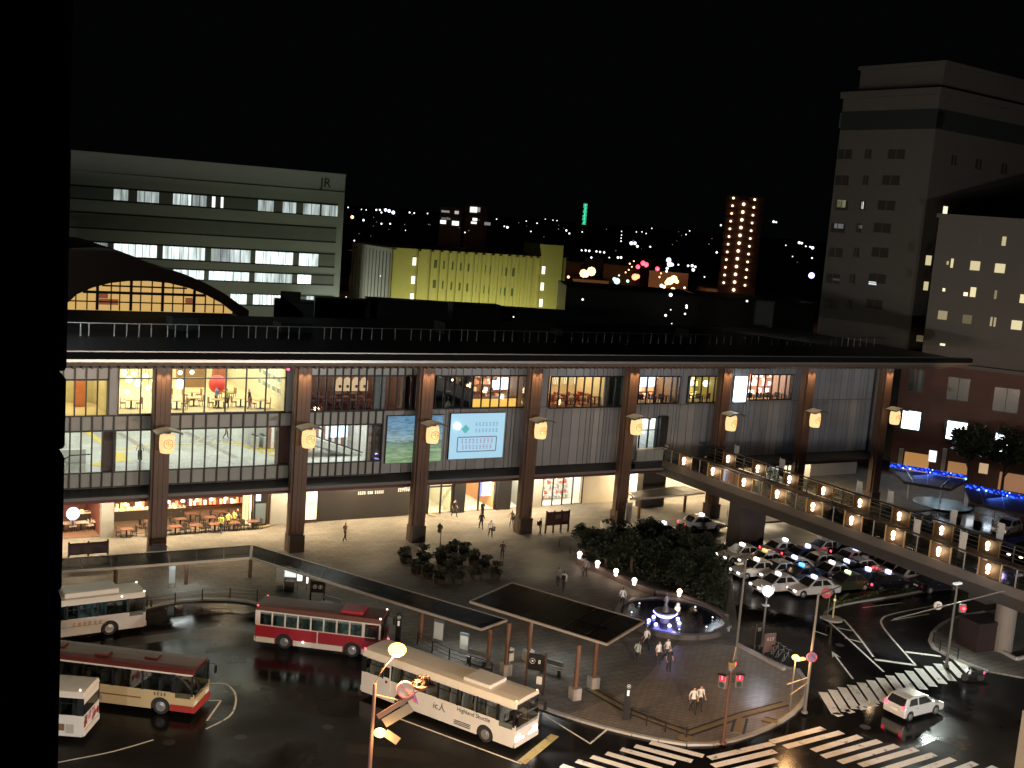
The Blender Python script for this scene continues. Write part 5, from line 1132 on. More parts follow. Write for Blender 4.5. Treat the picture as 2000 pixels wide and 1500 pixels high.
# lower wing in front of the right face, brick podium below
WA, WB = Vector((97.2, 13.2, 0)), Vector((108.2, -3.2, 0)); tw_ = (WB-WA).normalized()
Wm = VP(1812, 600, WA, WB); Wm.z = 0; WE = WA+tw_*75
AW, BW, twn, nw = vplane_obj(WA, WE)
zw = VP(1880, 424.5, WA, WB).z
back = -nw
MB().extr([Wm, WE, WE+back*18, Wm+back*14], (0, 0, zw)).build('wing_wall', hw, hotel, world=True)
MB().extr([Wm-tw_*.3-back*.3, WE-back*.3, WE+back*18, Wm+back*14], (0, 0, .5)).build('wing_cornice', hw, hotel, world=True).location.z = zw-.2
zp_ = VP(1850, 715, WA, WB).z
P0 = VP(1752, 800, WA, WB); P0.z = 0
MB().extr([P0-back*.45, WE-back*.45, WE+back*10, P0+back*16], (0, 0, zp_)).build('podium', hb, hotel, world=True)
MB().extr([P0-tw_*.2-back*.7, WE-back*.7, WE+back*2, P0+back*2], (0, 0, .45)).build('podium_cornice', hw, hotel, world=True).location.z = zp_
FW = (WA, WE, nw)
for x0, x1, y0, y1, k in ((1808, 1819, 499, 518, .55), (1849, 1853, 510, 517, .4), (1857, 1862, 505, 523, .7), (1895, 1914, 510, 528, .6), (1943, 1963, 515, 533, .65), (1804, 1813, 550, 567, .5), (1841, 1846, 563, 569, 1.3), (1882, 1890, 571, 578, 1.6), (1895, 1906, 561, 580, .8), (1942, 1947, 567, 584, .14), (1992, 2004, 575, 592, .8), (1832, 1850, 607, 624, .22), (1934, 1938, 619, 637, .3), (1941, 1945, 620, 638, .3), (1975, 1996, 626, 644, .7), (1836, 1846, 671, 675, 1.3), (1912, 1917, 455, 476, .0), (1957, 1965, 462, 480, .45), (1790, 1803, 655, 667, .06), (1880, 1898, 615, 632, .03)):
    hwin(FW, x0, x1, y0, y1, hwl(k) if k else hdk, False, 'lit_window')
FP = (WA+nw*.45, WE+nw*.45, nw)
for x0, x1, y0, y1 in ((1775, 1805, 722, 765), (1850, 1893, 738, 782), (1940, 1990, 758, 805)): hwin(FP, x0, x1, y0, y1, hgl)
for x0, x1, y0, y1 in ((1762, 1797, 803, 838), (1849, 1888, 824, 859), (1943, 1985, 848, 888)):
    hwin(FP, x0-6, x1+6, y0-4, y1+4, hgl, False, 'shop_window'); w_ = hwin(FP, x0, x1, y0, y1, emi('shop_white', (.78, .88, 1), 5), False, 'lit_window'); w_.location += nw*.06
    q = VP((x0+x1)/2, (y0+y1)/2, WA, WE)+nw*1.5; lamp('AREA', tuple(q), 90, (.75, .86, 1), 2.5, aim=tuple(q+nw*5-Vector((0, 0, 2))))
for x0, x1, y0, y1, k, c in ((1765, 1814, 885, 925, .38, (1, .50, .16)), (1850, 1890, 903, 935, .3, (1, .5, .18)), (1814, 1829, 880, 902, 1.6, (.9, .88, 1)), (1912, 1930, 905, 925, .5, (1, .7, .4)), (1950, 2004, 925, 960, .25, (1, .5, .25))):
    hwin(FP, x0, x1, y0, y1, emi('arcade_%d_%d' % (x0, k*100), c, k), False, 'shop_front')
for x in (1758, 1843): q = MB(); face_rect(q, *FP, x-4, x+4, 875, 930, .5, .45); q.build('pilaster', concrete, hotel, world=True)
lamp('AREA', tuple(Hc+nl_*26+Vector((0, 0, 18))), 350, (1, .86, .66), 10, aim=tuple((Hc+Hl)/2+Vector((0, 0, 30))))
q = (WA+WB)/2+nw*20; lamp('AREA', (q.x, q.y, 12), 350, (1, .66, .38), 8, aim=tuple((WA+WB)/2+tw_*8+Vector((0, 0, 22))))
# ================================================================== canopies strung with blue lights in front of the hotel
blue = emi('blue_led', (.02, .10, 1), 3.0, 'NONE'); blue2 = emi('blue_led_bright', (.25, .5, 1), 5, 'NONE')
def canopy(label, corners, z, posts, ledpx):
    pts = [G(*c, z) for c in corners]; c0 = sum(pts, Vector())/4
    o = thing('forecourt_canopy', label, 'canopy', (c0.x, c0.y, 0))
    b = MB(); b.extr([p for p in pts], (0, 0, .3)); b.build('roof', mat('canopy_roof', (.06, .055, .055), .6, noise=.2), o, world=True)
    for i, a in enumerate((.2, .5, .8)): MB().beam(pts[0].lerp(pts[1], a)+Vector((0, 0, .34)), pts[3].lerp(pts[2], a)+Vector((0, 0, .34)), .08, .08).build('seam', steel, o, world=True)
    for p in posts: q = G(*p, .1); MB().tube([(q.x, q.y, .1), (q.x, q.y, z)], .12, 10).build('post', steel, o, world=True)
    a, c = pts[3], pts[2]; rd = random.Random(4); k = MB()
    MB().beam(a+Vector((0, 0, .62)), c+Vector((0, 0, .62)), .1, .4).build('light_net', emi('blue_net', (.01, .04, .9), .3), o, world=True)
    nn = int((c-a).length*5)
    for i in range(nn):
        p = a.lerp(c, i/nn)+Vector((rd.uniform(-.15, .0), -.12, .38+rd.random()*.45)); k.ball(tuple(p), rd.uniform(.05, .12), 6, 1 if rd.random() < .15 else 0)
    k.build('string_lights', [blue, blue2], o, world=True)['kind'] = 'stuff'
    q = (a+c)/2; lamp('AREA', (q.x, q.y-.6, z+.6), 60, (.08, .2, 1), 6, .6, aim=(q.x, q.y-3, z))
    return o
canopy('flat grey canopy edged with blue string lights beside the eighth station column', [(1765, 945), (1856, 960), (1888, 942), (1738, 917)], 3.2, [(1772, 975), (1835, 985)], None)
canopy('grey canopy with a long blue string light band in front of the hotel shops', [(1895, 985), (2030, 1018), (2030, 990), (1885, 958)], 3.2, [(1940, 1012), (1990, 1030)], None)
pv = G(1893, 990, .1); vm = thing('lit_kiosk', 'white lit kiosk panel under the blue canopy', 'kiosk', (pv.x, pv.y, PZ)); MB().box(-.7, .7, -.3, .3, 0, 2.2).build('cabinet', steel, vm); MB().box(-.6, .6, -.36, -.31, .9, 2.0).build('lit_face', emi('kiosk_white', (.9, .94, 1), 3), vm)
tl2 = mat('turquoise_light_tone', (.10, .22, .24), .25, noise=.3, nscale=1); c = G(1840, 985, PZ); q = MB(); q.lathe([(3.3, 0), (3.3, .1), (3.0, .12)], (c.x, c.y, PZ), 28); o = q.build('painted_light_disc', tl2); tag(o, 'turquoise light painted as a low round plinth under the blue lit canopy', 'disc')  # turquoise light on the ground, painted as a teal disc
lamp('AREA', (c.x, c.y, 3.0), 70, (.85, .9, 1), 2)
# ================================================================== dark building edge at the left, close to the camera
dk = thing('near_building_edge', 'unlit black building edge with narrow joints filling the far left of the view', 'building', (*D(60, 900, 9)[:2], 0))
E0 = D(127, 900, 9.0); e2 = D(-600, 900, 9.0); tq2 = Vector((e2.x-E0.x, e2.y-E0.y, 0)).normalized(); nq2 = Vector((tq2.y, -tq2.x, 0))
if nq2.dot(Vector((CX-E0.x, CY-E0.y, 0))) > 0: nq2 = -nq2
zj = [0]+[D(125, y, 9).z for y in (1160, 884, 731)]+[42]
nightm = mat('unlit_cladding', (.003, .003, .0035), 1, spec=0)
for a, b_ in zip(zj[:-1], zj[1:]):
    q = MB(); E = Vector((E0.x, E0.y, 0)); poly = [E, E+tq2*7, E+tq2*7+nq2*.6, E+nq2*.6]
    lo, hi = a+(.02 if a else 0), b_-.02
    q.extr([Vector((p.x, p.y, lo)) for p in poly], (0, 0, hi-lo)); q.build('cladding_block', nightm, dk, world=True, bevel=.03)
E1 = E0+tq2*.09; q = MB(); q.extr([Vector((p.x, p.y, 0)) for p in (E1+nq2*.01, E1+tq2*6.9+nq2*.01, E1+tq2*6.9+nq2*.5, E1+nq2*.5)], (0, 0, 41.9)); q.build('core', nightm, dk, world=True)
# ================================================================== VEHICLES
rubber = mat('tyre_rubber', (.02, .02, .02), .8); rimm = mat('wheel_rim', (.4, .4, .4), .35, metal=.7)
carglass = mat('vehicle_glass', (.018, .02, .022), .08, spec=.7)
busglass = glass('bus_glass', (.76, .79, .79), .08, .03)
headl = emi('headlight_on', (1, .93, .80), 22, 'NONE'); headoff = mat('headlight_off', (.55, .55, .55), .15, emit=.12, ecol=(1, 1, .95), sampling='NONE')
taill = emi('taillight_on', (1, .05, .09), 5, 'NONE'); tailoff = mat('taillight_off', (.25, .02, .02), .2)
amberm = emi('marker_amber', (1, .55, .25), 3, 'NONE'); redmk = emi('marker_red', (1, .08, .12), 3, 'NONE'); whitemk = emi('marker_white', (1, .9, .8), 4, 'NONE')
under = mat('underbody', (.012, .012, .012), .8)
wheel_cache = {}
def wheel(par, x, y, r, w, side):
    k = (r, w)
    if k not in wheel_cache:
        t = MB().lathe([(r*.62, -w/2), (r*.94, -w/2), (r, -w*.3), (r, w*.3), (r*.94, w/2), (r*.62, w/2)], (0, 0, 0), 20).mesh('tyre', rubber)
        h = MB(); h.lathe([(.02, w*.56), (r*.28, w*.58), (r*.40, w*.51), (r*.56, w*.54), (r*.62, w*.505)], (0, 0, 0), 16)
        for i in range(8): a = 2*PI*i/8; h.box(r*.5*math.cos(a)-.025, r*.5*math.cos(a)+.025, r*.5*math.sin(a)-.025, r*.5*math.sin(a)+.025, w*.50, w*.56)
        wheel_cache[k] = (t, h.mesh('rim', rimm))
    e = inst(wheel_cache[k][0], 'wheel', par, (x, y, r)); e.rotation_euler = (-PI/2 if side > 0 else PI/2, 0, 0)
    inst(wheel_cache[k][1], 'rim', e); return e
def arc_notch(x, r, z0, n=10, zc=None):
    """points along a wheel arch from left to right, in the XZ plane"""
    zc = r-.1 if zc is None else zc; a0 = math.asin(max(-1, min(1, (z0-zc)/r)))
    return [(x-r*math.cos(a0+(PI-2*a0)*i/n), zc+r*math.sin(a0+(PI-2*a0)*i/n)) for i in range(n+1)]
def make_bus(label, loc, rz, L, H, W, body, lowc, roofc, winz, front_wheel, rear_wheel, win_n, seatm, stripe=None, skirt=None, big_front=True, curtains=None, group=None, wr=.47):
    """x runs forward; y>0 is the left side; the body is hollow above the belt so that seats show through the glass"""
    t = thing('bus', label, 'bus', loc, rz, group)
    xr, xf = -L/2, L/2; z0, zb, zt = .32, winz[0], winz[1]; hw_ = W/2
    # lower shell: two side walls with wheel arches, floor, ends
    prof = [(xr+.05, z0)]
    for wx_ in sorted((rear_wheel, front_wheel)): prof += arc_notch(wx_, wr+.12, z0, zc=wr)
    prof += [(xf-.08, z0), (xf, z0+.35), (xf, zb), (xr, zb), (xr, z0+.3)]
    for s in (-1, 1):
        MB().extr([(x, s*hw_, z) for x, z in prof], (0, -s*.06, 0)).build('side_panel', body, t)
    MB().box(xr+.05, xf-.3, -hw_+.07, hw_-.07, z0+.02, z0+.12).build('underframe', under, t)
    MB().box(xr+.1, xf-.9, -hw_+.07, hw_-.07, zb-.35, zb-.28).build('floor', mat('bus_floor', (.12, .11, .1), .7), t)
    MB().box(xr, xr+.06, -hw_+.07, hw_-.07, z0+.3, zb).build('rear_panel', body, t)
    MB().box(xf-.06, xf, -hw_+.07, hw_-.07, z0+.3, zb-.15).build('front_panel', body, t)
    b = MB()
    for s in (-1, 1):
        for wx_ in (rear_wheel, front_wheel):
            b.extr([(x, s*(hw_-.065), z) for x, z in [(wx_-.75, z0)]+[(wx_-.75, 1.25), (wx_+.75, 1.25), (wx_+.75, z0)]], (0, -s*.02, 0))
    b.build('wheel_well', under, t)
    if skirt:
        b = MB()
        xs_ = [xr+.06, rear_wheel-wr-.17, rear_wheel+wr+.17, front_wheel-wr-.17, front_wheel+wr+.17, xf-.1]
        for i in (0, 2, 4):
            for s in (-1, 1): b.box(xs_[i], xs_[i+1], s*hw_-.004 if s > 0 else -hw_-.012, hw_+.012 if s > 0 else -hw_+.004, z0, z0+.36)
        b.box(xf, xf+.03, -hw_, hw_, z0+.1, z0+.42); b.build('skirt', skirt, t)
    # roof: crowned section
    sec = [(-hw_, zt), (-hw_, zt+.10), (-hw_+.12, H-.07), (-hw_*.5, H-.01), (0, H), (hw_*.5, H-.01), (hw_-.12, H-.07), (hw_, zt+.10), (hw_, zt)]
    MB().extr([(xr, y, z) for y, z in sec], (L-.05, 0, 0)).build('roof', roofc, t, bevel=.03)
    MB().box(xr-.004, xf-.1, -hw_-.012, -hw_+.002, zt-.02, zt+.07).box(xr-.004, xf-.1, hw_-.002, hw_+.012, zt-.02, zt+.07).build('gutter', body if not stripe else stripe, t)
    # windows with pillars
    wx0, wx1 = xr+.28, xf-1.25
    for s in (-1, 1):
        pl = MB()
        for i in range(win_n+1):
            x = wx0+(wx1-wx0)*i/win_n; pl.box(x-.05, x+.05, s*hw_-.05, s*hw_+.0, zb, zt)
        pl.box(xr, wx0-.05, s*hw_-.05, s*hw_, zb, zt); pl.box(xf-.16, xf-.04, s*hw_-.05, s*hw_, zb-.1, zt); pl.box(wx1+.05, wx1+.14, s*hw_-.05, s*hw_, zb, zt)
        pl.build('pillars', lowc, t)['kind'] = 'stuff'
        for i in range(win_n):
            x0 = wx0+(wx1-wx0)*i/win_n+.055; x1 = wx0+(wx1-wx0)*(i+1)/win_n-.055
            w_ = MB().box(x0, x1, s*hw_-.02, s*hw_-.006, zb+.02, zt-.02).build('window', busglass, t)
            if i % 2 == 0: MB().box(x0, x1, s*hw_-.03, s*hw_+.004, zt-.34, zt-.31).build('window_bar', black, w_)
        MB().box(wx1+.16, xf-.18, s*hw_-.02, s*hw_-.006, zb-.28, zt-.05).build('cab_window', busglass, t)
    rb = MB(); rb.box(xr+.001, xr+.05, -hw_+.06, hw_-.06, zb+.62, zt); rb.build('rear_header', body, t)
    MB().box(xr-.012, xr+.02, -hw_+.16, hw_-.16, zb+.03, zb+.6).build('rear_window', carglass, t)
    wz0 = zb-.32 if big_front else zb
    MB().box(xf-.025, xf+.004, -hw_+.10, hw_-.10, wz0, zt-.02).build('windscreen', busglass, t); MB().box(xf-.02, xf+.006, -.02, .02, wz0, zt).build('windscreen_bar', black, t)
    MB().box(xf-.03, xf+.01, -hw_+.12, hw_-.12, zt, zt+.22).build('destination_board', carglass, t)
    for s in (-1, 1):
        b = MB(); b.beam((xf-.05, s*(hw_-.03), zt-.1), (xf+.32, s*(hw_+.1), zt-.2), .04, .04); b.box(xf+.26, xf+.36, s*(hw_+.1)-.11, s*(hw_+.1)+.11, zt-.72, zt-.25); b.build('mirror', black, t)
    # seats, driver's seat
    sm = MB().box(-.22, .22, -.46, .46, 0, .12).box(-.26, -.14, -.46, -.03, .12, .82).box(-.26, -.14, .03, .46, .12, .82).box(-.27, -.13, -.36, -.13, .82, 1.0).box(-.27, -.13, .13, .36, .82, 1.0).mesh('seat', seatm)
    n = int((wx1-wx0)/.86)
    for i in range(n):
        for s in (-1, 1): inst(sm, 'seat', t, (wx0+.5+i*.86, s*(hw_-.58), zb-.28+.05))
    inst(sm, 'driver_seat', t, (xf-1.0, -hw_+.62, zb-.4))
    sw_ = MB().lathe([(.2, -.015), (.23, 0), (.2, .015)], (0, 0, 0), 14).build('steering_wheel', black, t); sw_.location = (xf-.5, -hw_+.6, zb+.1); sw_.rotation_euler.y = .6
    if curtains:
        b = MB()
        for s in (-1, 1):
            for i in range(win_n):
                x0 = wx0+(wx1-wx0)*i/win_n+.06; x1 = wx0+(wx1-wx0)*(i+1)/win_n-.06; k = 5
                for q in range(k): xx0 = x0+(x1-x0)*q/k; xx1 = x0+(x1-x0)*(q+1)/k; b.extr([(xx0, s*(hw_-.07), zt-.02), (xx1, s*(hw_-.07), zt-.02), (xx1, s*(hw_-.07), zt-.14), ((xx0+xx1)/2, s*(hw_-.07), zt-.24), (xx0, s*(hw_-.07), zt-.14)], (0, -s*.015, 0))
        b.build('curtain_valance', curtains, t)['kind'] = 'stuff'
    for wx_ in (rear_wheel, front_wheel):
        for s in (-1, 1): wheel(t, wx_, s*(hw_-.20), wr, .28, s)
    # lamps
    for s in (-1, 1):
        MB().box(xf-.01, xf+.03, s*(hw_-.34)-.2, s*(hw_-.34)+.2, z0+.42, z0+.62).build('headlight', headoff, t)
        MB().box(xr-.03, xr+.01, s*(hw_-.2)-.09, s*(hw_-.2)+.09, z0+.5, z0+.85).build('taillight', tailoff, t)
    MB().box(xf-.01, xf+.07, -hw_+.02, hw_-.02, z0+.02, z0+.34).build('bumper', body if not skirt else skirt, t); MB().box(xr-.06, xr+.01, -hw_+.02, hw_-.02, z0+.04, z0+.34).build('bumper', body if not skirt else skirt, t)
    return t
def set_mat(t, name, m, which=None):
    k = 0
    for c in t.children:
        if c.name.split('.')[0] == name:
            if which is None or k in which: c.data = c.data.copy(); c.data.materials[0] = m
            k += 1
def bulb(t, pts, m, r=.07, name='marker_lamp'):
    for p in pts: MB().ball(p, r, 8).build(name, m, t)
seat_g = mat('seat_grey', (.55, .54, .54), .7); seat_d = mat('seat_dark', (.08, .09, .08), .7); seat_b = mat('seat_teal', (.10, .16, .15), .7)
wbody = mat('bus_white', (.60, .585, .56), .32, noise=.14, nscale=1.1); wroof = mat('bus_white_roof', (.62, .58, .50), .4, noise=.12)
# --- white coach in front
f0, f1 = G(1003, 1462, .32), G(712, 1352, .32); dv = (f0-f1).normalized(); rz = math.atan2(dv.y, dv.x)
L = 11.2; rn = Vector((dv.y, -dv.x, 0)); ctr = f0-dv*(L/2)-rn*1.22; ctr.z = 0
WB_ = make_bus('white coach with dark windows and rainbow swoosh, headlights on, at the front bus bay', ctr, rz, L, 3.05, 2.44, wbody, black, wroof, (1.62, 2.58), 3.6, -2.45, 7, seat_g)
set_mat(WB_, 'headlight', headl)
for c in WB_.children:
    if c.name.startswith('headlight'): c.scale = (1, 1, 1.25); c.location.z -= .2
for s in (-1, 1): MB().box(L/2, L/2+.05, s*.62-.35, s*.62+.35, .5, .75).build('glare_trim', emi('front_glare', (.85, .82, 1), 3, 'NONE'), WB_)  # glowing trim imitates the headlight glare
hx = ctr+dv*(L/2+.4); lamp('SPOT', (hx.x, hx.y, .9), 700, (1, .94, .85), .2, aim=tuple(hx+dv*7-Vector((0, 0, .9))), spot=75, blend=.7)
MB().box(1.6, 3.5, -.85, .85, 3.02, 3.24).build('roof_unit', wbody, WB_, bevel=.06)
bulb(WB_, [(-L/2+.05, -1.1, 3.0), (-L/2+.05, 1.1, 3.0)], redmk); bulb(WB_, [(L/2-.15, -1.05, 2.98), (L/2-.15, 1.05, 2.98)], amberm); bulb(WB_, [(-2.05, -1.24, .75)], whitemk, .05)
inkm = mat('bus_ink', (.02, .02, .022), .5)
text('Highland Shuttle', .35, inkm, WB_, (2.75, -1.232, 1.40), (PI/2, 0, 0)); text('ic人', .55, inkm, WB_, (.35, -1.232, 1.12), (PI/2, 0, 0), 'logo')
b = MB()
for i in range(3): b.box(1.45, 2.6, -1.235, -1.221, .48+i*.1, .53+i*.1)
b.build('grille', black, WB_)
for k, c in enumerate(((.75, .55, .12), (.62, .35, .45), (.65, .16, .32), (.42, .2, .5))):   # swoosh of four colour bands
    x = -2.25+k*.16; b = MB(); b.extr([(x, -1.224, 1.60), (x+.17, -1.224, 1.60), (x+.42, -1.224, 1.2), (x+.62, -1.224, .82), (x+.52, -1.224, .82), (x+.22, -1.224, 1.2)], (0, -.012-.001*k, 0)); b.build('swoosh', mat('swoosh_%s' % 'abcd'[k], c, .4), WB_)
MB().box(-3.95, -3.35, -1.25, -1.22, .9, 2.55).build('emergency_door', wbody, WB_); MB().box(-3.87, -3.43, -1.262, -1.251, 1.75, 2.4).build('door_window', carglass, WB_)
b = MB(); b.box(-3.72, -3.58, -1.265, -1.252, 1.4, 1.55); b.build('door_handle', black, WB_)
# --- red bus with lace curtains
f0, f1 = G(742, 1282, .32), G(497, 1252, .32); dv = (f0-f1).normalized(); rz = math.atan2(dv.y, dv.x); L = (f0-f1).length; rn = Vector((dv.y, -dv.x, 0)); ctr = f0-dv*(L/2)-rn*1.15; ctr.z = 0
rbody = mat('bus_red', (.30, .018, .03), .35, noise=.08); cream = mat('bus_cream_trim', (.62, .58, .52), .4); rroof = mat('bus_red_roof', (.10, .036, .026), .5, noise=.25, nscale=.8)
RB = make_bus('red retro bus with cream trim and scalloped curtains, turning in the bus bay', ctr, rz, L, 2.85, 2.3, rbody, cream, rroof, (1.55, 2.42), L/2-1.9, -L/2+2.0, 8, seat_b, stripe=cream, skirt=cream, curtains=mat('lace_white', (.7, .7, .65), .7))
MB().box(L/2-2.9, L/2-1.4, -.75, .75, 2.8, 3.02).build('roof_unit', rbody, RB, bevel=.06)
MB().box(-L/2+.05, L/2-.4, -1.165, -1.152, 1.47, 1.53).build('trim_line', cream, RB); MB().box(-.05, .03, -1.166, -1.152, .68, 1.47).build('trim_line', cream, RB)
bulb(RB, [(-L/2+.1, -1.05, 2.78), (-L/2+.1, .9, 2.78)], redmk); bulb(RB, [(L/2-.15, -1.0, 2.8), (L/2-.15, .9, 2.8)], whitemk); bulb(RB, [(-L/2+3.3, -1.19, .66)], whitemk, .07); bulb(RB, [(L/2, -.95, .85)], amberm, .08)
for x in (-2, 0.2, 2): lamp('AREA', tuple(ctr+dv*x+Vector((0, 0, 2.3))), 9, (.9, 1, .85), 1.2)
# --- cream bus with dark red roof (left)
r0, r1 = G(380, 1319, 2.6), G(116, 1287, 2.6); dv = (r0-r1).normalized(); rz = math.atan2(dv.y, dv.x); rn = Vector((dv.y, -dv.x, 0)); L = 10.4; ctr = r0-dv*(L/2)-rn*1.2; ctr.z = 0
cb = mat('bus_cream', (.46, .37, .21), .38, noise=.06); mr_ = mat('bus_maroon_roof', (.10, .016, .013), .45, noise=.3, nscale=.7); mred = mat('bus_maroon', (.30, .03, .025), .4)
CB = make_bus('parked cream bus with dark red roof and red bumper, lights off', ctr, rz, L, 2.85, 2.4, cb, black, mr_, (1.42, 2.52), L/2-1.95, -L/2+2.6, 5, seat_d, stripe=cream)
b = MB(); b.box(L/2-1.35, L/2-.02, -1.225, -1.203, .33, .72); b.box(L/2-1.3, L/2-.05, 1.203, 1.225, .33, .72); b.box(L/2-.02, L/2+.09, -1.2, 1.2, .33, .7); b.build('red_skirt', mred, CB)
b = MB(); b.box(-L/2+.2, L/2-3.1, -1.224, -1.203, .86, .93); b.build('trim_line', mat('trim_brown', (.2, .08, .03), .5), CB); b = MB(); glyphs(b, .8, .22, 4, -1.205, L/2-2.0, 1.25, random.Random(8)); b.build('lettering', inkm, CB)
MB().box(-1.4, -.2, -1.226, -1.203, .48, .78).build('vent_panel', mat('vent_grey', (.25, .22, .15), .5), CB)
for i, (x, y) in enumerate(((-3.5, .2), (-.6, -.3), (2.2, .1))): MB().box(x-.4, x+.4, y-.3, y+.3, 2.84, 2.94).build('roof_hatch', mr_, CB, bevel=.03)
# --- white bus at upper left, headlight on
r0, r1 = G(284, 1221, .4), G(118, 1243, .4); dv = (r0-r1).normalized(); rz = math.atan2(dv.y, dv.x); rn = Vector((dv.y, -dv.x, 0)); L = 9.2; ctr = r0-dv*(L/2)-rn*1.18; ctr.z = 0
UB = make_bus('white bus with large roof boxes and lit headlight, waiting under the shelter at left', ctr, rz, L, 2.8, 2.35, wbody, black, wroof, (1.45, 2.4), L/2-2.35, -L/2+2.2, 4, seat_b)
MB().box(-.6, 2.9, -.9, .9, 2.76, 3.12).build('roof_unit', wroof, UB, bevel=.08); MB().box(-4.2, -.9, -.9, .9, 2.76, 3.06).build('roof_unit', wroof, UB, bevel=.08)
b = MB(); glyphs(b, 2.0, .3, 6, -1.18, .8, 1.05, random.Random(6)); b.build('lettering', mat('bus_gold_ink', (.4, .28, .1), .5), UB)
b = MB(); b.box(-3, 2.0, -1.19, -1.177, .9, .93); b.build('trim_line', MATS['bus_gold_ink'], UB)
set_mat(UB, 'headlight', headl, [0]); bulb(UB, [(L/2-.1, -1.05, 2.76), (L/2-.1, .8, 2.8), (L/2-1.6, -1.12, 2.6)], whitemk, .06); hx = ctr+dv*(L/2+.3); lamp('SPOT', (hx.x, hx.y, .8), 120, (1, .85, .6), .2, aim=tuple(hx+dv*6-Vector((0, 0, .8))), spot=80, blend=.8)
lamp('AREA', tuple(ctr+dv*1.0+Vector((0, 0, 2.3))), 10, (.8, .95, 1), 1.5)
# --- white bus tail at lower left
r0 = G(165, 1441, .32); a0, a1 = G(164, 1361, 2.6), G(112, 1357, 2.6); dv = -(a0-a1).normalized(); rz = math.atan2(dv.y, dv.x); rn = Vector((dv.y, -dv.x, 0)); L = 9.0
ctr = a0+dv*(L/2)+rn*1.15; ctr.z = 0
TB = make_bus('white bus seen from its printed tail end at the lower left corner', ctr, rz, L, 2.85, 2.3, wbody, black, wroof, (1.5, 2.5), L/2-1.9, -L/2+2.2, 4, seat_d)
b = MB(); rd = random.Random(5)
for i in range(16):
    y, z = rd.uniform(-.95, .7), rd.uniform(.65, 1.35); b.box(-L/2-.016, -L/2-.003, y, y+rd.uniform(.1, .4), z, z+rd.uniform(.08, .3), rd.randrange(3))
b.build('tail_print', [mat('print_pink', (.55, .16, .28), .5), mat('print_brown', (.16, .09, .05), .5), mat('print_grey', (.35, .35, .32), .5)], TB)
b = MB()
for i in range(4): x = -L/2+.5+i*.5; b.box(x, x+.42, 1.152, 1.165, .5+.12*(i % 2), 1.0, i % 3)
b.build('side_print', [MATS['print_grey'], MATS['print_brown'], MATS['print_pink']], TB)
bulb(TB, [(-L/2+.3, .9, 2.85)], whitemk, .05)
